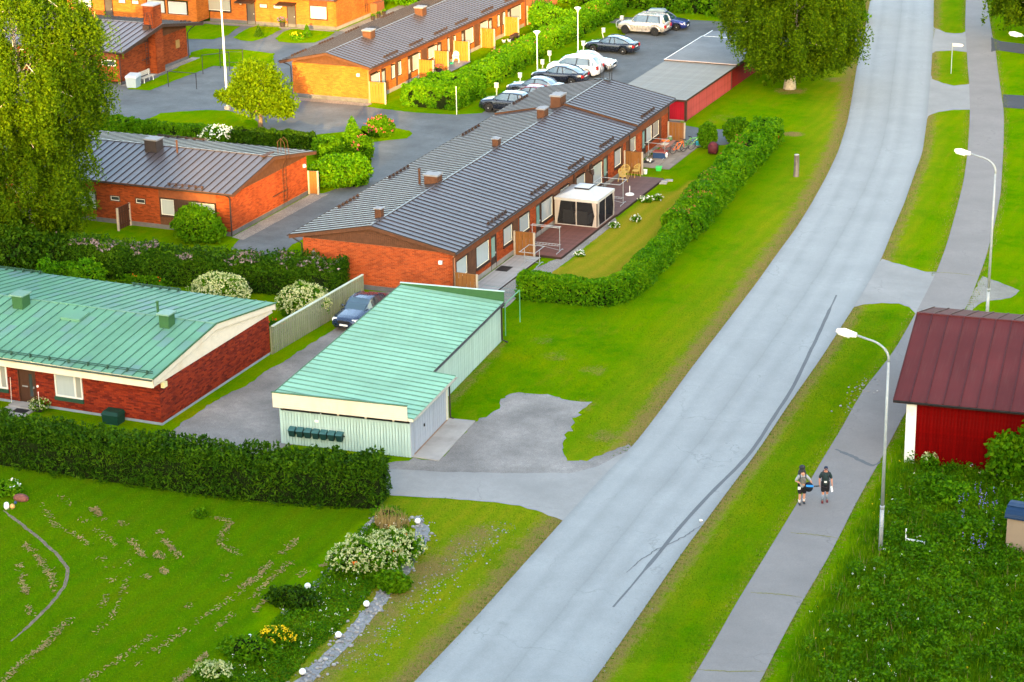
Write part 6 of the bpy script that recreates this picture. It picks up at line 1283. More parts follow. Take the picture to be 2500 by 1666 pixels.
stones('loose_stones', [(-25.65,104.57),(-25.6,106.52),(-25.64,103.32),(-25.71,101.15)], 90, .3, .02, .09, 'broken asphalt edge of the footpath')
t = thing('boulder', 'reddish brown boulder on the lawn at the left edge', 'boulder', (*(-58.73,77),0)); MB().ell((0,0,.1),(.42,.26,.2), 10, 7).build('boulder', mat('red_brown_stone', (.16,.06,.045), .8, .3, 4, bump=.4, bsc=8), t, smooth=True)
t = thing('garden_ornament', 'small white and tan garden ornament at the left edge of the lawn', 'ornament', (*(-58.66,75.93),0), .4); MB().lathe([(.1,0),(.14,.12),(.1,.3),(.04,.34)], (-.1,0,0), 10).build('body', WHITEM, t, smooth=True); MB().lathe([(.08,0),(.13,.1),(.09,.2),(.03,.24)], (.16,.04,0), 10).build('body', mat('tan_paint', (.55,.30,.10), .5), t, smooth=True); MB().ell((.3,.1,.27),(.07,.07,.08)).build('head', BLU, t)
t = thing('small_stone', 'small white stone lying on the road by the mended trench', 'stone', (*(-28.26,85.99),.032)); MB().ell((0,0,.05),(.09,.07,.06), 8, 5).build('stone', WHITEM, t, smooth=True)

# ------------------------------------------------------------------ cars
TYRE = mat('tyre_rubber', (.018,.018,.018), .85, .15); RIMM = mat('alloy_rim', (.52,.52,.53), .35, .06, metal=.6); RIMD = mat('dark_rim', (.03,.03,.03), .5)
def glass_mat():
    m, t, out = nodes('car_glass'); b = NB(t); b.principled(out, (.025,.055,.075), .05, 0, .9, None, 1.0); return m
CGL = glass_mat(); HLM = mat('headlamp_glass', (.70,.72,.72), .15, .05, coat=.6); TLM = mat('tail_lamp_red', (.42,.012,.010), .2, .05, coat=.6); PLT = mat('number_plate', (.75,.75,.72), .5); TRIM = mat('black_plastic', (.02,.02,.022), .6)
def paint(name, col, metal=.25): return mat(name, col, .28, .04, 3, spec=.6, metal=metal, coat=.9)
KINDS = dict(saloon=dict(H=1.45, xs=(.98,.22,-.85,-1.58), hood=.90, belt=.94, boot=1.0), lift=dict(H=1.46, xs=(1.0,.24,-.75,-1.85), hood=.92, belt=.95, boot=1.0), mpv=dict(H=1.66, xs=(1.42,.52,-1.75,-2.2), hood=1.0, belt=1.05, boot=1.06),
             wagon=dict(H=1.50, xs=(.98,.2,-1.75,-2.2), hood=.92, belt=.97, boot=1.0), suv=dict(H=1.84, xs=(.98,.42,-1.98,-2.26), hood=1.16, belt=1.20, boot=1.2), cross=dict(H=1.60, xs=(1.05,.30,-1.35,-2.0), hood=1.02, belt=1.07, boot=1.08))
def car(label, x, y, rot, kind, pm, L=4.6, W=1.8, wr=.32, group='parked cars', rims=RIMM, cladding=None, rack=False):
    K = KINDS[kind]; t = thing('parked_car', label, 'car', (x,y,.012), rot, group)
    hl = L/2; ax = (hl-.88, -hl+.98); n = 56; V = []; Fc = []; gz = .20 if kind != 'suv' else .34
    kx = [hl, hl-.04, hl-.18, hl-.5, K['xs'][0], K['xs'][0]-.25, K['xs'][3]+.15, K['xs'][3], -hl+.12, -hl+.02, -hl]
    kz = [.52, .66, .76 if K['hood'] < 1 else .9, K['hood']-.07, K['hood']+.03, K['belt'], K['belt'], K['boot'], K['boot']-.03, K['boot']-.14, .6]
    xs = np.r_[hl, hl-.02, hl-.06, hl-.12, np.linspace(hl-.2, -hl+.2, n), -hl+.12, -hl+.06, -hl+.02, -hl]
    m_ = 13
    for xx in xs:
        top = np.interp(-xx, [-a for a in kx], kz); e = max(0, (abs(xx)-(hl-.75))/.75); wd = W/2*(1-.16*e**2.4)
        zb = gz+.12*max(0, (abs(xx)-(hl-.35))/.35)
        for a in ax:
            d = xx-a; rr = wr+.07
            if abs(d) < rr: zb = max(zb, wr+math.sqrt(rr*rr-d*d))
        zb = min(zb, top-.12); zm = max(zb+.03, min(.62*K['belt'], top-.08))
        half = [(0,zb),(wd*.86,zb),(wd*.985,min(zb+.07,zm)),(wd,zm),(wd*.975,max(zm+.01,top-.10)),(wd*.90,top-.015),(wd*.55,top+.02)]
        pts = half+[(0,top+.03)]+[(-p_[0],p_[1]) for p_ in half[:0:-1]]
        for yy, zz in pts: V.append((xx, yy, zz))
    k = 14
    for i in range(len(xs)-1):
        for j in range(k): Fc.append((i*k+j, i*k+(j+1)%k, (i+1)*k+(j+1)%k, (i+1)*k+j))
    Fc += [tuple(range(k-1,-1,-1)), tuple((len(xs)-1)*k+j for j in range(k))]
    MB().add(V, Fc).build('body', pm, t, smooth=True)
    # glasshouse
    xa, xb, xc, xd = K['xs']; zb0 = K['hood']+.02; zb1 = K['boot']-.01; bl = K['belt']-.02; H_ = K['H']; wb = W/2*.90; wt = W/2*.70
    st = [(xa,zb0,zb0+.005,wb*.86),(xa-.3*(xa-xb),0,0,0),(xb,bl,H_-.06,wt*.97),((xb*.6+xc*.4),bl,H_-.02,wt),(xc,bl,H_-.07,wt*.95),(xd,zb1,zb1+.005,wb*.84)]
    V = []; rows = []
    def row(xx, zl, zt, wl, wt_): rows.append([(xx,-wl,zl),(xx,-wt_,zt),(xx,0,zt+.02),(xx,wt_,zt),(xx,wl,zl)])
    row(xa, zb0, zb0+.01, wb*.84, wb*.80); row(xa-.5*(xa-xb), (zb0+bl)/2, zb0+.52*(H_-zb0), wb*.95, wb*.82); row(xb, bl, H_-.055, wb, wt); row((xb+xc)/2, bl, H_-.012, wb, wt); row(xc, bl, H_-.07, wb*.98, wt*.96); row(xd+.42*(xc-xd), bl, zb1+.55*(H_-zb1), wb*.95, wb*.80); row(xd, zb1, zb1+.01, wb*.84, wb*.78)
    V = [p_ for r_ in rows for p_ in r_]; Fc = []
    for i in range(len(rows)-1):
        for j in range(4): Fc.append((i*5+j, i*5+j+1, (i+1)*5+j+1, (i+1)*5+j))
    MB().add(V, Fc+[(0,1,2,3,4)]).build('window', CGL, t)
    # roof skin and pillars
    V = []; R5 = []
    for f in np.linspace(0, 1, 7):
        xx = xb+(xc-xb)*f; zt = np.interp(f, [0,.5,1], [H_-.05,H_-.005,H_-.062]); w_ = wt*1.03*(1 if .05 < f < .95 else .97)
        for s_ in (-1,-.85,-.4,0,.4,.85,1): V.append((xx, w_*s_, zt+.025*(1-abs(s_)**2.5)-(.035 if abs(s_) == 1 else 0)))
    Fc = [(i*7+j, i*7+j+1, (i+1)*7+j+1, (i+1)*7+j) for i in range(6) for j in range(6)]
    MB().add(V, Fc).build('roof', pm, t, smooth=True)
    pl = MB()
    for s_ in (-1, 1):
        r3 = [Vector((r_[4][0], s_*abs(r_[3][1])*1.015, r_[3][2])) for r_ in rows]
        pl.tube([r3[0], r3[1], r3[2]], .035, 5); pl.tube([r3[2], r3[3], r3[4]], .035, 5); pl.tube([r3[4], r3[5], r3[6]], .06 if kind in ('saloon','lift') else .085, 5)
        pl.bar((xa-.1,s_*wb*.9,bl+.03),(xd+.1,s_*wb*.92,bl+.03), .03, .05)
        if kind in ('suv','mpv','wagon','cross'): pl.bar((xc+.05,s_*wt*.99,H_-.1),(xc-.02,s_*wb*.98,bl), .10, .06); pl.bar((xd+.08,s_*wb*.86,zb1+.02),(xc-.03,s_*wt*.97,H_-.08), .10, .06)
    pl.build('pillar', pm, t)
    bp = MB()
    for s_ in (-1, 1): bp.bar(((xb+xc)/2+.22,s_*wb*1.002,bl),((xb+xc)/2+.12,s_*(wt+.012),H_-.05), .09, .03); bp.bar((xc+.15,s_*wb*1.0,bl),(xc+.30,s_*(wt+.01),H_-.06), .06, .03) if kind != 'saloon' else None
    bp.build('door_pillar', TRIM, t)
    # wheels
    tm = MB(Matrix.Rotation(R(90), 4, 'X')).lathe([(wr*.62,-.10),(wr*.93,-.11),(wr,-.07),(wr,.07),(wr*.93,.11),(wr*.62,.10)], n=20).mesh('wheel', TYRE, smooth=True)
    rb = MB(Matrix.Rotation(R(90), 4, 'X')).lathe([(wr*.66,-.075),(wr*.66,.075),(wr*.58,.085),(wr*.55,.055),(.05,.05)], n=20)
    for q_ in range(5):
        a = q_*2*math.pi/5; rb.bar((0,0,.075),(wr*.6*math.cos(a),wr*.6*math.sin(a),.085), wr*.22, .03)
    rb.lathe([(.06,.06),(.05,.105)], n=10); rm = rb.mesh('rim', rims)
    for a in ax:
        for s_ in (-1, 1):
            w_ = link('wheel', tm, t, (a, s_*(W/2-.10), wr)); r_ = link('rim', rm, w_); r_.rotation_euler = (0,0,0 if s_ < 0 else math.pi)
    for s_ in (-1, 1):
        yy = s_*W/2*.70
        MB().hexa([(hl-.22,yy-.17,.60),(hl-.05,yy-.15*1,.60),(hl-.05,yy+.15,.60),(hl-.30,yy+.19,.60)] , [(hl-.34,yy-.15,.76),(hl-.13,yy-.14,.76),(hl-.14,yy+.13,.76),(hl-.42,yy+.17,.76)]).build('headlight', HLM, t)
        tz = (.62,.86) if kind in ('saloon','lift') else (.72,1.02)
        MB().box(-hl-.015,-hl+.22,yy-.16 if s_ > 0 else yy-.17,yy+.17 if s_ > 0 else yy+.16,tz[0],tz[1]).build('tail_light', TLM, t)
        MB().ell((xa-.35,s_*(W/2+.07),bl+.06),(.07,.11,.075)).build('mirror', pm, t, smooth=True)
    MB().box(hl-.02,hl+.012,-.26,.26,.36,.47).build('number_plate', PLT, t); MB().box(-hl-.02,-hl+.01,-.26,.26,.62 if kind in ('saloon','lift') else .74,.73 if kind in ('saloon','lift') else .85).build('number_plate', PLT, t)
    MB().box(hl-.05,hl+.004,-.40,.40,.52,.66).build('grille', TRIM, t); MB().box(hl-.10,hl-.005,-.62,.62,.24,.34).build('bumper_trim', TRIM, t); MB().box(-hl+.01,-hl+.1,-.7,.7,.26,.40).build('bumper_trim', TRIM, t)
    if cladding:
        c = MB()
        for s_ in (-1, 1):
            c.box(ax[1]+wr+.1,ax[0]-wr-.1,s_*W/2*.96-.02,s_*W/2*.96+.05 if s_ > 0 else s_*W/2*.96+.02,gz-.02,gz+.14) if s_ > 0 else c.box(ax[1]+wr+.1,ax[0]-wr-.1,s_*W/2*.96-.05,s_*W/2*.96+.02,gz-.02,gz+.14)
            for a in ax: c.tube([(a+(wr+.08)*math.cos(q_),s_*W/2*1.0,wr+(wr+.08)*math.sin(q_)) for q_ in np.linspace(.1, math.pi-.1, 9)], .05, 6)
        c.build('wheel_arch', cladding, t)
    if rack: MB().bar((xb-.1,wt*.8,H_+.04),(xc+.1,wt*.8,H_+.02), .04).bar((xb-.1,-wt*.8,H_+.04),(xc+.1,-wt*.8,H_+.02), .04).build('roof_rail', METALG if rack is True else rack, t)
    return t
BLK = paint('black_navy_paint', (.008,.011,.022)); NAVY = paint('navy_paint', (.012,.030,.085)); SLV = paint('silver_paint', (.50,.52,.55), .5); WHT = paint('white_paint', (.80,.80,.80), 0); GBL = paint('grey_blue_paint', (.045,.060,.085), .4); CHAMP = paint('champagne_paint', (.48,.43,.37), .4); WINE = paint('wine_paint', (.16,.012,.020)); BLUE = paint('blue_wagon_paint', (.012,.025,.16))
car('black crossover at the near end of the car park, first by the hedge end', -67.25, 154.75, R(180), 'cross', BLK, 4.45, 1.84, .34, cladding=TRIM)
car('wine red small saloon mostly hidden behind the long roof edge', -66.6, 157.9, R(180), 'saloon', WINE, 4.3, 1.74)
car('grey-blue saloon half hidden behind the long roof', -67.35, 160.7, R(180), 'saloon', GBL, 4.7, 1.82)
car('black hatchback parked under the white yard lamp', -67.2, 165.55, R(180), 'lift', BLK, 4.65, 1.81)
car('white people carrier between the black hatchback and a silver saloon', -67.0, 168.4, R(180), 'mpv', WHT, 4.66, 1.88, .33)
car('silver saloon parked nose outward behind the white people carrier', -66.7, 171.0, R(2), 'saloon', SLV, 4.6, 1.8)
car('black saloon standing alone in the middle of the car park', -67.25, 177.95, R(178), 'lift', BLK, 4.68, 1.78)
lc = car('champagne off-roader with dark wheels at the far end of the car park', -67.3, 186.35, R(178), 'suv', CHAMP, 4.75, 1.88, .40, rims=RIMD, cladding=CHAMP, rack=True)
MB().tube([(2.38,-.6,.5),(2.5,-.6,.6),(2.5,-.6,.95),(2.42,-.6,1.05),(2.42,.6,1.05),(2.5,.6,.95),(2.5,.6,.6),(2.38,.6,.5)], .035, 6).build('bull_bar', RIMM, lc)
car('blue estate car with roof box partly behind the champagne off-roader', -66.3, 189.0, R(3), 'wagon', BLUE, 4.6, 1.8, rack=True)
mb = car('dark blue saloon facing the camera between the board fence and the garage', -55.25, 105.6, R(268), 'saloon', paint('deep_blue_paint', (.005,.016,.05)), 4.55, 1.76, group='parked cars')
MB().hexa([(2.20,-.36,.50),(2.27,-.36,.50),(2.27,.36,.50),(2.20,.36,.50)],[(2.10,-.44,.70),(2.18,-.44,.70),(2.18,.44,.70),(2.10,.44,.70)]).build('grille_surround', RIMM, mb)
bx = MB()
for k in range(4): bx.box(2.2,2.285,-.32,.32,.525+.04*k,.545+.04*k)
bx.build('grille_bar', TRIM, mb)
rbx = MB().hexa([(-.9,-.38,1.58),(.7,-.38,1.58),(.7,.38,1.58),(-.9,.38,1.58)],[(-.8,-.3,1.78),(.5,-.32,1.80),(.5,.32,1.80),(-.8,.3,1.78)]).build('roof_box', mat('teal_grey_box', (.20,.26,.28), .4))
rbx.parent = [o for o in COL.objects if o.get('label') == 'blue estate car with roof box partly behind the champagne off-roader'][0]; rbx.location = (-.5,0,0)

# ------------------------------------------------------------------ the two walkers
SKIN = mat('skin', (.50,.25,.16), .55, .06, 6); SKIN2 = mat('tanned_skin', (.46,.21,.13), .55, .06, 6)
def fuse(name, mb, mat_, parent, voxel):
    """one continuous skin: the shapes are merged into a single closed surface and smoothed"""
    o = mb.build(name, mat_); md = o.modifiers.new('r', 'REMESH'); md.mode = 'VOXEL'; md.voxel_size = voxel; md.use_smooth_shade = True
    s_ = o.modifiers.new('s', 'SMOOTH'); s_.iterations = 4; s_.factor = .5
    me = bpy.data.meshes.new_from_object(o.evaluated_get(bpy.context.evaluated_depsgraph_get())); me.materials.clear(); me.materials.append(mat_)
    me.polygons.foreach_set('use_smooth', [True]*len(me.polygons)); bpy.data.objects.remove(o); return link(name, me, parent)
def limb(mb, pts, rs): mb.tube(pts, rs, 12); [mb.ell(p, (r,r,r), 10, 7) for p, r in zip(pts, rs)]
def hand(mb, w, d, side, palm):
    """palm with five bent fingers; w wrist, d direction of the fingers, side the thumb side, palm the way the palm faces"""
    w, d, side, palm = Vector(w), Vector(d).normalized(), Vector(side).normalized(), Vector(palm).normalized(); c = w+d*.05
    mb.hexa([w-side*.025-palm*.012, w+side*.025-palm*.012, w+side*.025+palm*.012, w-side*.025+palm*.012], [c+d*.045-side*.042-palm*.012, c+d*.045+side*.042-palm*.012, c+d*.045+side*.042+palm*.012, c+d*.045-side*.042+palm*.012])
    for k, L in enumerate((.062,.078,.084,.074)):
        b = c+d*.04+side*(-.034+.023*k); mb.tube([b, b+d*L*.5+palm*.006, b+d*L*.78+palm*.028, b+d*L*.80+palm*.05], [.0095,.009,.0085,.0075], 7)
    b = w+d*.03+side*.03; mb.tube([b, b+side*.03+d*.025+palm*.01, b+side*.035+d*.055+palm*.03], [.012,.011,.009], 7)
def person(label, x, y, rot, pose, skin, shirt, shorts, group='two walkers'):
    t = thing('person', label, 'person', (x,y,.02), rot, group); P_ = pose
    b = MB(); c = MB(); s_ = MB()
    # facing +y in local space; x is the person's left-right (x negative is the right hand)
    hipz = .93; lean = P_.get('lean', 0); sh = Vector((0, .06+lean, 1.44)); 
    limb(b, [(0,0,.95),(0,.01+lean*.3,1.10),(0,.02+lean*.7,1.28),(0,.0+lean,1.42)], [.135,.13,.15,.13])
    b.ell((0,.01+lean*.85,1.35),(.19,.12,.12)); b.ell((0,0,.95),(.165,.125,.12))
    nk = Vector((0,.01+lean,1.47)); hd = Vector((P_.get('hx',0), .05+lean+P_.get('hy',0), 1.65-P_.get('hz',0)))
    limb(b, [nk, nk.lerp(hd,.5)], [.062,.058]); b.ell(tuple(hd), (.078,.098,.118), 14, 10); b.ell(tuple(hd+Vector((0,.045,-.065))), (.052,.055,.05)); b.ell(tuple(hd+Vector((0,.104,-.01))), (.014,.02,.024), 8, 6)
    for q_ in (-1, 1): b.ell(tuple(hd+Vector((q_*.078,-.005,-.01))), (.012,.022,.032), 8, 6)
    for q_, key in ((-1,'r'),(1,'l')):
        S = Vector((q_*.19, .0+lean, 1.40)); E, Wp = Vector(P_[key+'e']), Vector(P_[key+'w'])
        limb(b, [S, S.lerp(E,.5), E, E.lerp(Wp,.4), Wp], [.058,.05,.042,.042,.029]); dd = (Wp-E).normalized()
        hand(b, Wp, dd, Vector(P_.get(key+'t', (0,1,0))), Vector((-q_,0,0)) if abs(dd.x) < .7 else Vector((0,0,-1)))
        limb(c, [S+Vector((-q_*.02,0,.01)), S.lerp(E,.45), S.lerp(E,.72)], [.072,.070,.072])
        H_ = Vector((q_*.095, 0, .93)); K_, A_ = Vector(P_[key+'k']), Vector(P_[key+'a'])
        limb(b, [H_, H_.lerp(K_,.5), K_, K_.lerp(A_,.3), K_.lerp(A_,.65), A_], [.095,.082,.058,.062,.052,.040])
        b.ell(tuple(A_+Vector((0,.07,-.04))), (.04,.10,.035))
        limb(s_, [H_+Vector((0,0,.02)), H_.lerp(K_,.35), H_.lerp(K_,P_.get('short',.78))], [.115,.108,.105])
    limb(c, [(0,0,.94),(0,.01+lean*.3,1.10),(0,.02+lean*.7,1.28),(0,.0+lean,1.40)], [.155,.148,.165,.145]); c.ell((0,.01+lean*.85,1.36),(.205,.135,.115))
    s_.ell((0,0,.96),(.18,.14,.13))
    fuse('body', b, skin, t, .0085); fuse('shirt', c, shirt, t, .014); fuse('shorts', s_, shorts, t, .014)
    e = MB()
    for q_ in (-1, 1): e.ell(tuple(hd+Vector((q_*.032,.088,.012))), (.012,.008,.008), 8, 5)
    e.build('eyes', BLACKM, t, smooth=True); MB().tube([tuple(hd+Vector((-.025,.098,-.062))), tuple(hd+Vector((0,.106,-.064))), tuple(hd+Vector((.025,.098,-.062)))], .006, 6).build('mouth', mat('lips', (.35,.10,.08), .5), t)
    return t, hd
def shoes(t, pose, m_, sock=None, sockh=.3, sm=None):
    for key in 'rl':
        A_, K_ = Vector(pose[key+'a']), Vector(pose[key+'k'])
        f = MB(); f.ell(tuple(A_+Vector((0,.0,-.035))), (.052,.075,.05)); f.ell(tuple(A_+Vector((0,.095,-.05))), (.05,.12,.042)); f.box(A_.x-.05,A_.x+.05,A_.y-.08,A_.y+.20,A_.z-.095,A_.z-.065); fuse('shoe', f, m_, t, .01)
        if sock is not None: MB().tube([A_+Vector((0,0,-.02)), A_.lerp(K_,.3), A_.lerp(K_,sockh)], [.05,.064,.069], 12).build('sock', sock, t, smooth=True)
def mirrored(P_): return {({'r':'l','l':'r'}[k[0]]+k[1:] if k in ('re','rw','rt','le','lw','lt','rk','ra','lk','la') else k): ((-v[0],*v[1:]) if isinstance(v, tuple) else v) for k, v in P_.items()}
GREYT = mat('pale_grey_shirt', (.30,.32,.34), .85, .1, 8); BLKT = mat('dark_teal_shirt', (.018,.035,.036), .85, .15, 8); BLKS = mat('black_shorts', (.012,.012,.015), .85, .15, 8)
pa = dict(lean=.10, hy=.05, hz=.06, re=(-.30,.04,1.14), rw=(-.08,.27,1.10), rt=(0,.3,1), le=(.36,.10,1.17), lw=(.44,.16,.96), rk=(-.10,.06,.50), ra=(-.11,.04,.095), lk=(.11,.02,.50), la=(.11,-.10,.095)); pa = mirrored(pa)
wa, hd = person('walker bent forward in pale grey shirt and black shorts carrying two packs', *(-24.59,89.56), R(180)+.42, pa, SKIN, GREYT, BLKS)
shoes(wa, pa, mat('dark_shoe', (.03,.04,.05), .6), mat('white_sock', (.65,.62,.60), .8), .22)
MB().ell(tuple(hd+Vector((0,-.02,.045))), (.085,.104,.09), 12, 8).build('hair', mat('dark_hair', (.02,.017,.015), .7), wa, smooth=True)
MB().box(.08,.21,.10,.13,.74,.88).build('race_bib', WHITEM, wa)
pb = dict(lean=.02, re=(-.27,-.02,1.14), rw=(-.27,.10,.90), rt=(.3,1,0), le=(.27,-.02,1.14), lw=(.30,.09,.89), lt=(-.3,1,0), rk=(-.10,.10,.50), ra=(-.12,.06,.095), lk=(.09,.05,.50), la=(.10,-.06,.095)); pb = mirrored(pb)
wb_, hd2 = person('walker in dark shirt, navy cap, grey knee socks and dark red shoes', *(-23.66,90.16), R(180)+.30, pb, SKIN2, BLKT, BLKS)
shoes(wb_, pb, mat('dark_red_shoe', (.10,.012,.018), .6), mat('grey_knee_sock', (.20,.24,.28), .85, .3, 14), .78)
cp = MB(); cp.lathe([(.088,-.005),(.09,.04),(.075,.085),(.04,.108),(.005,.112)], tuple(hd2+Vector((0,-.005,.02))), 14); cp.hexa([tuple(hd2+Vector(p_)) for p_ in ((-.06,.07,.03),(.06,.07,.03),(.045,.155,.02),(-.045,.155,.02))], [tuple(hd2+Vector(p_)) for p_ in ((-.06,.07,.042),(.06,.07,.042),(.045,.155,.03),(-.045,.155,.03))]); cp.build('cap', mat('navy_cap', (.012,.022,.05), .7), wb_)
MB().box(-.06,.06,.145,.16,1.0,1.08).build('pouch', WHITEM, wb_)
def held(label, name, cat, owner, fn):
    t = thing(name, label, cat, owner.location, owner.rotation_euler.z); fn(t); return t
DG = mat('dark_grey_nylon', (.028,.03,.034), .7, .2, 10); KH = mat('grey_khaki_nylon', (.12,.115,.105), .8, .2, 8)
def rucksack(t):
    b = MB(); b.ell((0,-.16,1.42),(.19,.15,.30), 12, 9); b.ell((0,-.14,1.74),(.15,.12,.12)); fuse('bag', b, DG, t, .015); MB().ell((0,-.27,1.35),(.13,.06,.16)).build('pocket', KH, t, smooth=True)
    s_ = MB()
    for q_ in (-1, 1): s_.tube([(q_*.11,-.06,1.50),(q_*.13,.08,1.56),(q_*.13,.24,1.40),(q_*.14,.10,1.14)], .022, 6)
    s_.build('strap', DG, t)
held('tall dark rucksack on the back of the grey shirted walker', 'rucksack', 'rucksack', wa, rucksack)
def chestbag(t):
    b = MB(); b.ell((-.0,.27,1.25),(.15,.10,.21), 12, 9); fuse('bag', b, KH, t, .014); MB().tube([(-.14,.26,1.3),(0,.37,1.32),(.14,.26,1.3)], .012, 6).build('strap', DG, t)
held('grey khaki pack worn on the chest of the grey shirted walker', 'chest_pack', 'pack', wa, chestbag)
def duffel(t):
    b = MB(); b.ell((-.27,.24,.92),(.21,.18,.24), 12, 9); fuse('bag', b, mat('black_nylon', (.008,.010,.016), .6), t, .015)
    MB().tube([(-.12,.40,1.05),(-.28,.43,1.04),(-.44,.36,1.0)], .05, 7).build('stripe', mat('bright_blue_nylon', (.02,.22,.62), .6), t); MB().tube([(-.15,.2,1.12),(.0,.18,1.48),(.05,-.02,1.52)], .016, 6).build('strap', DG, t)
held('black and bright blue bag under the arm of the grey shirted walker', 'shoulder_bag', 'bag', wa, duffel)
def daypack(t):
    b = MB(); b.ell((0,-.20,1.22),(.19,.12,.28), 12, 9); fuse('bag', b, mat('wine_black_nylon', (.05,.010,.018), .7), t, .015); s_ = MB()
    for q_ in (-1, 1): s_.tube([(q_*.12,-.12,1.42),(q_*.13,.02,1.53),(q_*.13,.17,1.35),(q_*.17,.02,1.08)], .018, 6)
    s_.build('strap', DG, t)
held('wine and black daypack on the back of the dark shirted walker', 'daypack', 'rucksack', wb_, daypack)
def paper(t): MB().add([(-.30,.20,.86),(-.35,.24,.62),(-.26,.30,.60),(-.22,.26,.85)], [(0,1,2,3)]).hexa([(-.30,.20,.86),(-.35,.24,.62),(-.26,.30,.60),(-.22,.26,.85)], [(-.303,.21,.86),(-.353,.25,.62),(-.263,.31,.60),(-.223,.27,.85)]).build('sheet', WHITEM, t); MB().bar((-.285,.19,.87),(-.21,.25,.86), .012).build('clip', METALG, t)
held('folded white paper in the left hand of the dark shirted walker', 'paper_sheet', 'paper', wb_, paper)
def poles(t):
    Mi = t.rotation_euler.to_matrix().inverted(); d = Mi @ (wa.matrix_basis @ Vector((-.50,.25,.95))-t.location)
    e = Vector((.27,.16,.84)); p = MB(); p.tube([e, e.lerp(d, .5)+Vector((0,0,-.03)), d], .014, 6); p.tube([e+Vector((-.35,.1,-.05)), e], .014, 6)
    p.build('shaft', BLACKM, t); k = MB()
    for f in (.2,.4,.55,.75,.9): k.ell(tuple(e.lerp(d, f)), (.035,.035,.03), 8, 5)
    k.build('joint', BLACKM, t)
bpy.context.view_layer.update()
held('black folding trekking pole held between the two walkers', 'trekking_pole', 'pole', wb_, poles)

# ------------------------------------------------------------------ hedges, shrubs, trees
up = lambda P_, N: N[:,2] > .5
hedge('dark clipped cedar hedge running across the foreground lawn', [(-80,80.7),(-70,80.75),(-62,80.9),(-56,81.05),(-50,81.4),(-45.5,82.1),(-43.2,82.7),(-42.7,82.85)], 2.0, 2.05, 64000, .105, 'thuja', 'cedar_hedge', lump=.34, flat=.2, shoots=2600, inset=.45, aspect=.28, lf=1.2, droop=.35)
hedge('ragged cedar hedge with grey dead top between the green roofed house and the brown house', [(-78,108.0),(-74,108.1),(-69,108.2),(-65,108.5),(-61,109.0),(-58.5,109.35)], 2.3, 1.95, 52000, .105, 'thuja', 'cedar_hedge', lump=.36, flat=.2, shoots=900, inset=.45, aspect=.30, seed=3, droop=.3,
      tips=[('dead_top','twig',1900,.10,lambda P_, N: (N[:,2] > .5) & (nz3(P_, .55, 5) > .12)), ('dead_top','twig',500,.13,lambda P_, N: (N[:,2] > .3) & (P_[:,0] > -60.8) & (P_[:,0] < -58.6))])
hedge('bright green clipped hedge bounding the near garden of the long house', [(-48.3,112.75),(-46.5,112.8),(-44.5,112.85),(-43.2,113.1),(-42.6,114.2),(-42.55,116.5),(-42.8,121),(-43.3,127)], 1.5, 1.5, 34000, .085, 'hedge', lump=.2, inset=.22, seed=8)
hedge('loose lilac hedge with rust coloured faded tips beside the long house garden', [(-43.3,126.6),(-43.7,131),(-44.2,137),(-44.6,143),(-45.0,148.5),(-45.4,153)], 2.3, 1.75, 34000, .10, 'hedge', 'lilac_hedge', lump=.42, inset=.3, seed=12,
      tips=[('faded_tip','rust',190,.10,lambda P_, N: (N[:,2] > .2) & (nz3(P_, .5, 2) > .12))])
hedge('broad near end of the sunlit hedge in front of the yellow gable', [(-73.6,153.6),(-73.6,156.0),(-73.5,158.6)], 5.0, 1.75, 26000, .12, 'hedge', lump=.45, inset=.35, seed=20)
hedge('long hedge between the sunlit garden and the car park', [(-73.3,158.2),(-72.9,163),(-73.2,170),(-73.4,176),(-73.1,182),(-73.2,194)], 2.3, 1.75, 34000, .12, 'hedge', lump=.4, inset=.3, seed=22,
      tips=[('faded_tip','rust',110,.11,lambda P_, N: (N[:,2] > .2) & (nz3(P_, .5, 3) > .15))])
hedge('low hedge behind the left end of the brown roof', [(-95.8,138.56),(-94,138.5),(-91.88,138.43)], 1.5, 1.25, 6000, .12, 'bush', lump=.3, seed=31, group='low hedges behind the brown roofed house')
hedge('low hedge behind the middle of the brown roof', [(-91.52,138.56),(-87.97,138.73),(-84.71,138.69)], 1.4, 1.15, 8000, .12, 'bush', lump=.35, seed=32, group='low hedges behind the brown roofed house')
hedge('low dark hedge under the yellow-green tree', [(-82.5,138.55),(-79.37,138.62),(-76.41,138.77)], 1.5, 1.25, 8000, .12, 'dark', lump=.3, seed=33, group='low hedges behind the brown roofed house')
hedge('tall leafy belt of shrubs beyond the end of the car park', [(-80,199),(-74,198.6),(-66,198.0),(-58,197.2),(-50,197)], 4.0, 5.0, 26000, .20, 'bush', 'shrub_belt', 'hedge', lump=.9, inset=.6, seed=40, lf=.45)
bush('lit bush at the far end of the sunlit garden', (-74.96,182.56), [(0,0,1.3,1.9,1.7,1.4),(1.6,.8,1.1,1.2,1.2,1.2),(-1.2,1.0,1.6,1.3,1.3,1.4)], 7000, .13, 'hedge', lump=.3)
bush('round leafy bush in front of the windows of the brown roofed house', (-72.33,115.96), [(0,0,.95,1.75,1.3,1.15),(-.5,.3,1.35,1.1,1.0,.9),(.8,-.1,.8,1.0,.9,.85)], 9000, .10, 'bush', lump=.3)
CRM_SEL = lambda P_, N: (P_[:,2] > .75) & (N[:,2] > -.1)
bush('cream flowering shrub behind the green roof, left one of two', (-64.13,104.68), [(0,0,.95,1.75,1.3,1.05)], 6500, .09, 'bush', 'flowering_shrub', flower=[('cream',800,.055,CRM_SEL)], group='cream flowering shrubs')
bush('cream flowering shrub against the grey-green board fence', (-58.42,104.45), [(0,0,.95,1.5,1.25,1.15)], 6000, .09, 'bush', 'flowering_shrub', flower=[('cream',700,.055,CRM_SEL)], group='cream flowering shrubs')
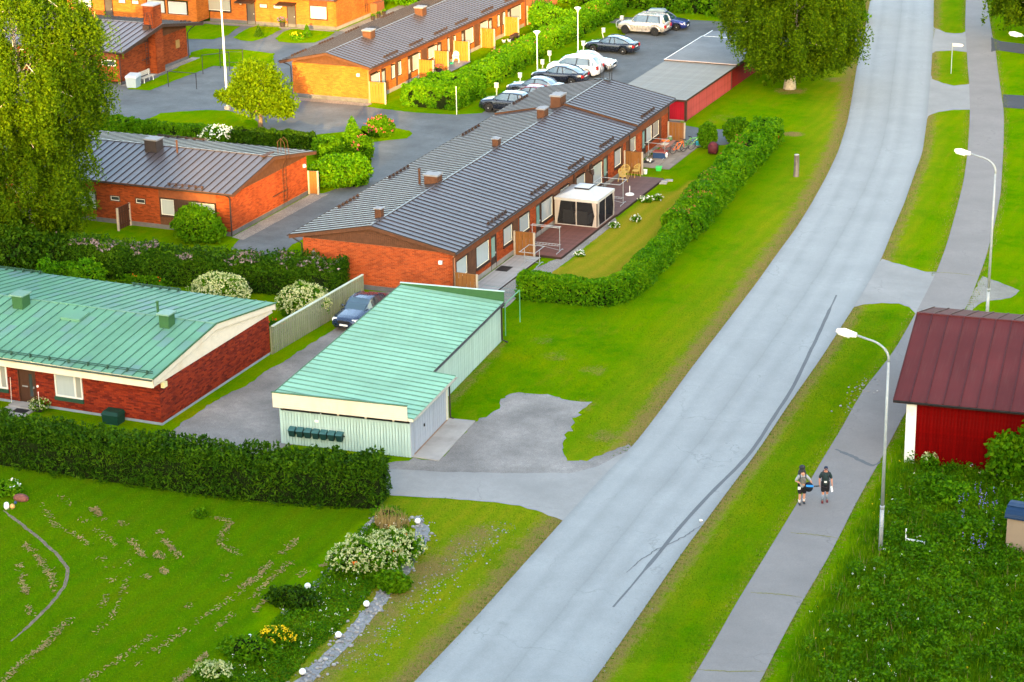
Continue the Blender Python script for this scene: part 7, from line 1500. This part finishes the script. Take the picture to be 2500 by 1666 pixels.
bush('yellowish green shrub behind the left end of the green roof', (-73.89,105.35), [(0,0,.8,1.2,1.0,.9),(-1.7,.3,.55,.9,.8,.7)], 5200, .09, 'hedge', lump=.35)
bush('sparse sapling bush at the foot of the big birch', (-76.12,104.53), [(0,0,.8,.7,.6,1.0)], 1400, .10, 'hedge', core=0, lump=.5, inset=.8)
bush('poppy clump with orange blossoms beside the board fence', (-59.01,101.97), [(0,0,.3,.9,.7,.35)], 1100, .08, 'bush', 'poppy_plant', 'flowers', flower=[('orange',6,.10,up)], core=.5)
bush('low leafy plants on the lawn behind the green roof', (-70.64,106.54), [(0,0,.3,1.6,.5,.4)], 1300, .09, 'bush', 'garden_plant', 'plant', flower=[('orange',2,.08,up)], core=.5, lump=.5)
# grass patch at the end of the brown house
bush('big rounded bush on the grass patch by the drive', (-69.92,130.26), [(0,.6,1.0,1.75,1.5,1.15),(-.9,0,.8,1.1,1.1,.95),(1.2,1.1,1.05,1.0,1.1,1.1)], 11000, .11, 'hedge', lump=.3)
bush('small bush behind the rounded bush beside the washing rack', (-74.2,137.31), [(0,0,.75,1.2,1.0,.8)], 4000, .11, 'bush', lump=.3)
bush('rose shrub with pink blossoms at the corner of the grass patch', (-71.32,137.46), [(0,0,.9,.75,.8,1.0)], 2600, .10, 'bush', flower=[('pink',16,.07,lambda P_, N: P_[:,2] > .8)])
conifer('young bright green spruce on the grass patch by the drive', *(-73.67,140.36), 2.5, 1.05, 3600, lm='hedge', size=.10)
bush('rose shrub with pink blossoms on the round grass island', (-73.28,144.25), [(0,0,.72,1.05,.95,.85)], 5200, .10, 'bush', flower=[('pink',34,.07,lambda P_, N: P_[:,2] > .5)])
bush('white flowering rose bush under the yellow-green tree', (-84.23,138.6), [(0,0,.55,1.3,1.0,.65)], 3000, .10, 'bush', flower=[('white',150,.075,lambda P_, N: P_[:,2] > .3)])
bush('round clipped shrub left of the lilac hedge end', (-48.85,149.06), [(0,0,.95,.72,.72,1.0)], 4600, .09, 'bush', lump=.12); bush('larger round shrub at the end of the lilac hedge', (-47.22,151.15), [(0,0,.95,1.05,1.0,1.0)], 6500, .09, 'bush', lump=.2)
conifer('small columnar thuja left of the lit brick doorway', *(-100.47,173.73), 1.15, .42, 1500, 'thuja_column', lm='thuja'); conifer('small golden thuja in front of the white lit window', *(-96.01,174.82), 1.3, .45, 1500, 'thuja_column', lm='hedge')
bush('yellow flowering perennials beside the golden thuja', (-96.32,173.58), [(0,0,.25,.7,.5,.35)], 900, .08, 'hedge', 'perennials', 'plant', flower=[('yellow',12,.07,up)], core=.5)
bush('leafy bush beyond the lit gable at the top', (-94.15,192.69), [(0,0,1.2,3.0,2.0,1.5)], 5000, .16, 'hedge', lump=.4)
# daisies on the garden lawn
for k, (p, lb) in enumerate((((-47.96,121.17), 'daisy clump nearest the red-brown deck corner'), ((-48.18,127.77), 'daisy clump at the corner of the gazebo'), ((-47.31,129.57), 'daisy clump alone in the middle of the yellow lawn'), ((-48.25,134.06), 'large daisy clump by the mauve deck'), ((-47.65,134.7), 'daisy clump right of the large one by the mauve deck'))):
    s_ = 1.5 if k == 3 else 1.0
    bush(lb, p, [(0,0,.16,.34*s_,.28*s_,.2)], 300, .06, 'bush', 'daisy_clump', 'flowers', 'daisy clumps on the garden lawn', flower=[('white',int(16*s_),.045,lambda P_, N: P_[:,2] > .12)], core=.5)
# the yellow-green tree
def leafy_tree(label, x, y, lobes, n, size, lm, trunk_h, tr, name='tree', forks=7, flat=.1, droop=.35, lump=.45):
    t = thing(name, label, 'tree', (x,y,0)); P_, N = lump_points(lobes, n, .6, lump, 1.4, seed=x)
    cloud('crown', leaf_quads(P_, size, N, flat, .62, droop), LEAF[lm], t); b = MB().tube([(0,0,0),(.05,0,trunk_h*.5),(0,.05,trunk_h)], [tr*1.3,tr,tr*.85], 9)
    for k in range(forks): l = lobes[k % len(lobes)]; b.tube([(0,.05,trunk_h*.85),(l[0]*.45,l[1]*.45,trunk_h+.35*(l[2]-trunk_h)),(l[0]*.95,l[1]*.95,l[2]+.2)], [tr*.6,tr*.35,.02], 6)
    b.build('trunk', BARK, t, smooth=True); return t
leafy_tree('yellow-green maple lit by the sun in front of the gravel yard', *(-83.34,143.57), [(0,0,2.9,2.3,2.1,1.9),(-1.6,.3,2.4,1.3,1.3,1.2),(1.6,-.2,2.3,1.4,1.3,1.2),(-.6,.2,4.1,1.3,1.3,1.2),(.7,-.1,4.0,1.2,1.2,1.1),(2.2,.1,1.7,.9,.9,.8),(-2.7,-.2,2.3,.8,.7,.55),(-3.3,-.3,2.45,.5,.4,.35)], 15000, .125, 'maple', 1.3, .16, 'maple_tree')
# birches
weeping_tree('tall weeping birch at the left edge, its top lit by the sun', *(-81.05,110.54), [(.8,1.8),(2,3.1),(4,3.6),(7,3.6),(9,4.5),(11,5.3),(13,5.0),(16,3.8),(19,1.0)], 8600, 5, .30, (-.6,.2), .085)
tb_ = bush('dark leafy shrubs under the tall birch', (-79.27,106.13), [(0,0,1.4,2.4,1.6,1.6),(1.6,.4,1.0,1.6,1.3,1.2),(-2.4,.3,1.6,1.8,1.4,1.7)], 9000, .14, 'dark', lump=.35)
weeping_tree('full weeping birch with pale trunk beside the road', -48.42, 169.36, [(1.0,.9),(1.9,2.8),(3,4.5),(5.5,5.2),(8,5.0),(11,3.8),(15,1.2)], 8600, 17, .36, (.2,0), .10)
weeping_tree('dark birch cut off by the top right corner', -32.9, 193.5, [(1.4,2.2),(3,4.0),(6,4.5),(9,4.0),(13,1.0)], 3600, 29, .3, (0,0), .12)
leafy_tree('leafy sapling bush in front of the red barn at the right edge', *(-15.9,94.89), [(0,0,1.2,1.25,1.1,1.2),(-.5,0,1.9,.8,.8,.7),(.9,.2,2.1,1.0,1.0,1.0),(.7,.1,3.2,.45,.45,.7),(.75,.1,4.2,.22,.22,.6)], 5200, .13, 'bush', .8, .07, 'young_tree')
# flower bed
bush('large mass of cream meadow flowers in the roadside bed', (-40.13,76.41), [(0,0,.55,1.6,1.1,.6),(.6,1.3,.5,1.2,.9,.6),(-.5,-.7,.4,1.1,.8,.5)], 6500, .085, 'bush', 'meadow_flowers', 'flowers', flower=[('cream',800,.05,lambda P_, N: (P_[:,2] > .45)), ('orange',7,.05,up)], lump=.4)
bush('golden grass tuft at the far tip of the roadside bed', (-41.61,81.22), [(0,0,.25,1.0,.6,.35)], 300, .08, 'bush', 'grass_tuft', 'plant', core=.5)
bq = scatter_poly([(-41.98,80.5),(-42.08,81.33),(-41.46,81.57),(-40.4,80.87),(-40.45,79.91),(-41.32,79.81)], 900); blades(bq, .55, .02, 'straw', 'golden_grass', .4, 'golden grass blades at the tip of the bed')['category'] = 'grass'
bush('yellow flower spikes in the roadside bed', (-40.45,68.66), [(0,0,.3,.75,.5,.35)], 900, .08, 'bush', 'loosestrife', 'flowers', flower=[('yellow',60,.05,lambda P_, N: P_[:,2] > .3)], core=.5)
bush('cream flowers at the bottom edge of the bed', (-41.14,64.87), [(0,0,.35,.9,.6,.4)], 1500, .08, 'bush', 'meadow_flowers', 'flowers', flower=[('cream',120,.05,up)], core=.5)
bush('leafy peony mound on the road side of the bed', (-38.24,74.78), [(0,0,.35,.75,.55,.5)], 2000, .10, 'bush', 'garden_plant', 'plant', lump=.3)
bush('dark green mound at the lawn side of the bed', (-41.59,72.04), [(0,0,.25,1.2,.7,.42)], 1800, .09, 'dark', 'garden_plant', 'plant', lump=.4); bush('rose leaved mound at the near lawn side of the bed', (-41.05,67.45), [(0,0,.2,1.3,.8,.42)], 2200, .09, 'bush', 'garden_plant', 'plant', lump=.4)
BED = [(-41.88,80.93),(-40.49,80.84),(-39.73,79.48),(-39.13,76.79),(-38.98,74.49),(-38.64,71.37),(-38.71,68.28),(-38.48,65.48),(-38.54,62.73),(-41.15,61.71),(-41.69,65.65),(-41.56,68.68),(-41.55,71.44),(-41.62,74.11),(-41.96,77.04),(-42.28,79.67)]
bq = scatter_poly(BED, 26000); lv = np.c_[bq, .02+.28*rnd(len(bq))**1.3*np.clip(.55+1.2*nz3(np.c_[bq,np.zeros(len(bq))], .9, 3), .15, 1.4)]
tag(cloud('bed_plants', leaf_quads(lv, .055, np.tile((0,0,1.),(len(lv),1)), .35), LEAF['bush'], None), 'leafy ground cover of the roadside flower bed', 'plants', kind='stuff')
bq = scatter_poly(BED, 90); lv = np.repeat(np.c_[bq, .25+.1*rnd(len(bq))], 5, 0)+RNG.normal(size=(450,3))*.05
tag(cloud('bed_blossoms', leaf_quads(lv, .028, None), LEAF['white'], None), 'small white blossoms scattered through the roadside bed', 'flowers', kind='stuff')
bush('small leafy weed alone on the foreground lawn', (-49.87,78.36), [(0,0,.16,.42,.3,.22)], 260, .08, 'bush', 'weed', 'plant', core=.4); bush('flower patch round the boulder at the left edge', (-59.95,77.36), [(0,0,.25,1.0,.6,.35)], 1300, .08, 'hedge', 'garden_plant', 'plant', flower=[('white',10,.05,up)], core=.5)
# meadow of tall grass right of the path
dens = lambda q_: np.clip(ramp01(dist_line(q_[:,0], q_[:,1], PATH_R), .35, 1.6), .03, 1)*np.where(inside(q_[:,0], q_[:,1], list(map(tuple, PATH_L[:20]))+list(map(tuple, PATH_R[:20][::-1]))), 0, 1)
ME = [(-20.35,71.87),(-21.45,78.82),(-21.53,84.22),(-21.98,91.57),(-22.17,99.55),(-20.98,95.84),(-15.71,96.26),(-13.09,96.48),(-8.75,75.72)]
tag(blades(scatter_poly(ME, 60000, dens), .30, .018, 'grass', 'meadow_grass', .6, 'tall meadow grass right of the footpath'), cat='grass'); tag(blades(scatter_poly(ME, 900, dens), .5, .012, 'straw', 'seed_heads', .5, 'straw coloured grass heads in the meadow'), cat='grass')
cl = scatter_poly(ME, 1000, lambda q_: np.clip(ramp01(dist_line(q_[:,0], q_[:,1], PATH_R), 1.0, 3), 0, 1)); pts = []
for c in cl:
    m_ = int(50+60*RNG.random()); r_ = .2+.3*RNG.random(); d_ = unit(RNG.normal(size=(m_,3))); d_[:,2] = np.abs(d_[:,2]); pts.append(np.r_[c, .05]+d_*np.array((r_, r_, r_*1.5))*(rnd(m_)**.5)[:,None])
tag(cloud('meadow_weeds', leaf_quads(np.concatenate(pts), .075, None), LEAF['bush'], None), 'clumps of broad leaved weeds in the meadow', 'weeds', kind='stuff')
for key, n_, h_, sz, lb, poly in (('white',85,.5,.028,'small white umbels scattered in the meadow',ME),('yellow',60,.5,.022,'sparse yellow flower heads in the meadow',ME),('violet',26,.7,.035,'violet lupin spikes by the utility cabinet',[(-18.08,92.06),(-16.35,93.71),(-15.12,88.47),(-14.39,86.53),(-16.44,86.18)])):
    q_ = scatter_poly(poly, n_, dens if key != 'violet' else None); rep = 9 if key == 'violet' else 5; lv = np.repeat(np.c_[q_, np.full(n_, h_)], rep, 0); lv += RNG.normal(size=lv.shape)*np.array((.03,.03,.13 if key == 'violet' else .03))
    tag(cloud(key+'_flowers', leaf_quads(lv, sz, None), LEAF[key], None), lb, 'flowers', kind='stuff')
for p, l_ in (((-18.03,91.83), 'tall yellow-green weeds below the barn corner'), ((-19.11,92.41), 'dense nettle clump in front of the barn'), ((-16.42,88.2), 'willow bush beside the utility cabinet')):
    bush(l_, p, [(0,0,.5,1.0,.8,.6)], 1700, .09, 'hedge' if 'yellow' in l_ else 'bush', 'weed_clump', 'plant', core=.4, lump=.5, inset=.6)
bush('pale flowering stalks at the foot of the barn corner', (-20.03,95.4), [(0,0,.45,.45,.4,.4)], 500, .07, 'hedge', 'weed_clump', 'plant', flower=[('cream',20,.05,up)], core=0)
# short turf where the lawns are near, shaggy edges along the roads, hay left by the mower
def along(line, n, spread, side):
    p = smooth_line(line, 400, 2); d = np.gradient(p, axis=0); d /= np.hypot(*d.T)[:,None]; i = RNG.integers(0, 400, n); o = side*np.abs(RNG.normal(size=n))*spread
    return p[i]+np.c_[-d[i,1], d[i,0]]*o[:,None]
for ln, sd, n_ in ((ROAD_L,1,9000),(ROAD_R,-1,9000),(PATH_L,1,9000),(PATH_R,-1,9000)):
    pass
edges = np.concatenate([along(ROAD_L, 9000, .3, 1), along(ROAD_R, 9000, .3, -1), along(PATH_L, 8000, .22, 1), along(PATH_R, 8000, .22, -1)])
RX, RY = edges[:,0], edges[:,1]
PADS = [[(-33.05,83.45),(-35.32,84.35),(-37.88,84.63),(-40.2,84.27),(-43.78,83.47),(-45.98,86.09),(-41.81,86.97),(-35.91,89.05),(-34.26,92.5),(-33.75,93.47)], [(-29.35,113.83),(-29.51,117.49),(-28.17,118.79),(-25.88,117.52),(-25.77,123.79),(-27.12,125.43),(-30.23,127.07),(-30.33,122.12)], [(-35.13,159.25),(-35.4,165.47),(-32.76,167.1),(-34.77,176.18),(-36.21,174.6),(-39.58,179.85)], [(-40.75,185.38),(-37.2,187.44),(-39.72,197.66),(-42.7,196.67)], [(-44.73,178.94),(-47.49,187.04),(-52.34,178.9),(-55.16,188.36),(-48.74,191.81),(-49.93,200.89),(-48.27,196.8)]]
ok = np.ones(len(edges), bool)
for pd in PADS: ok &= ~inside(RX, RY, pd)
edges = edges[ok]; h_ = rnd(len(edges)) < .62
tag(blades(edges[h_], .11, .011, 'grass', 'verge_grass', .7, 'shaggy green grass along the road and path edges'), cat='grass'); tag(blades(edges[~h_], .10, .010, 'straw', 'dry_verge_grass', .8, 'dry grass along the road and path edges'), cat='grass')
turf = np.concatenate([scatter_poly(FRONTLAWN, 52000), scatter_poly(CORNER, 12000), scatter_poly([(-47.65,102.71),(-48.28,109.89),(-43.77,110.77),(-42.74,117.58),(-36.97,118.86),(-35.04,96.45),(-35.63,91.1),(-37.72,93.68),(-38.29,97.95),(-42.84,97.82),(-44.24,94.18)], 26000), scatter_poly([(-27.53,93.63),(-28.78,112.57),(-28.99,116.99),(-26.8,117.79),(-26.14,108.64),(-25.42,95.51),(-24.17,73.2),(-26.88,72.15)], 24000)])
tag(blades(turf, .055, .012, 'grass', 'turf', .9, 'short turf of the mown lawns'), cat='grass')
hay = []
z5 = lambda pts: None
for ln in ([(-57.11,77.93),(-54.76,76.11),(-52.77,74.92),(-51.37,73.98),(-50.14,72.81),(-49.08,70.85),(-48.07,68.42),(-47.83,66.53)], [(-57.44,76.89),(-55.41,74.98),(-53.88,74.49),(-52.2,73.45),(-50.62,72.22),(-49.68,70.62),(-48.96,68.81)], [(-53.76,77.39),(-51.33,74.83),(-49.65,73.4),(-48.6,71.81)], [(-50.17,74.86),(-48.96,73.67),(-48.18,72.57)], [(-45.46,73.41),(-45.51,71.84),(-45.57,70.12),(-45.52,67.96),(-45.69,65.97),(-45.8,64.24),(-46.01,62.85)], [(-44.16,74.31),(-44.15,72.17),(-44.44,70.19),(-44.51,68.35),(-44.67,66.88),(-44.8,65.13),(-44.87,63.61)], [(-44.43,77.69),(-44.38,75.03),(-44.27,73.68),(-44.42,72.65)], [(-43.56,77.81),(-43.6,76.14),(-43.58,73.75),(-43.44,71.88),(-43.4,70.4),(-43.43,68.77)], [(-42.01,75.94),(-42.58,75.12),(-42.62,73.34),(-42.81,71.56),(-42.76,69.75)], [(-54.98,77.37),(-53.79,76.48)], [(-50.79,76.32),(-49.65,75.27),(-48.46,74.27),(-47.37,73.88)], [(-55.71,72.94),(-54.36,72),(-52.73,70.62),(-51.63,69.29)], [(-54.69,71.06),(-52.65,68.7),(-51.29,67.17)], [(-49.22,78.45),(-48.28,78.37),(-47.53,76.08),(-46.08,75.39),(-45,73.99)], [(-49.56,67.47),(-49.23,65.11),(-49.19,63.25),(-49.01,62)], [(-42.7,66.79),(-42.5,65.03),(-42.63,63.84)]):
    p = smooth_line(ln, 120, 4); i = RNG.integers(0, 120, 240); q_ = p[i]+RNG.normal(size=(240,2))*.10; k = np.array([noise.noise((a*.9,b*.9,1.5)) for a, b in p[i]]) > -.08; hay.append(q_[k])
hay = np.concatenate(hay); hv = np.c_[hay, .02+.05*rnd(len(hay))]
tag(cloud('hay', leaf_quads(hv, .085, np.tile((0,0,1.),(len(hv),1)), .75, .3), LEAF['straw'], None), 'lines of dry clippings left by the mower on the foreground lawn', 'clippings', kind='stuff')
ribbon('lawn_trench', [(-58.79,75.69),(-57.53,74.94),(-55.63,73.82),(-53.81,72.63),(-52.43,71.53),(-51.59,70.07),(-51.08,68.08),(-50.84,66.25),(-50.71,64.89)], .16, mat('grey_brown_soil', (.15,.115,.085), .95, .35, 4), .006, 80, .08)
# unseen trees added behind the camera, outline shaped to keep low sun off foreground
def shade_forest():
    az = np.array((-SDIR.x, -SDIR.y)); az /= np.hypot(*az); pr = np.array((-az[0]*0+az[1], -az[0])); P_ = []; rs = np.random.default_rng(4)
    reach = ((-60,230),(-44,226),(-42,174),(-28.5,174),(-27,205),(-25.5,205),(-24,158),(-21.5,144),(-13.5,142),(-11,150),(-8.5,164),(-5,176),(0,188),(5,200),(8,215),(13,240),(120,255))
    for k in range(330):
        row = k % 3; a = -66+150*(k/329)+rs.normal()*.6; c = az*(-16-4*row)+pr*a
        s0 = np.interp(a, [r_[0] for r_ in reach], [r_[1] for r_ in reach]); h = (s0+16+4*row)*math.tan(R(SUN_EL))*(.93+.085*rs.random() if row else .80+.2*rs.random())
        r_ = 2.2+.8*rs.random(); n = 380; f = rs.random(n)**1.15; z = 2+(h-2)*f; t_ = rs.random(n)*2*math.pi; rad = r_*(1-f)**.5*(.2+.8*rs.random(n))
        P_.append(np.c_[c[0]+np.cos(t_)*rad, c[1]+np.sin(t_)*rad, z])
    P_ = np.concatenate(P_); tag(cloud('shade_forest', leaf_quads(P_, 1.25, None, 0, .8), LEAF['dark'], None), 'unseen dark spruces added behind the camera to shade the street', 'shade_forest', kind='stuff')
shade_forest()
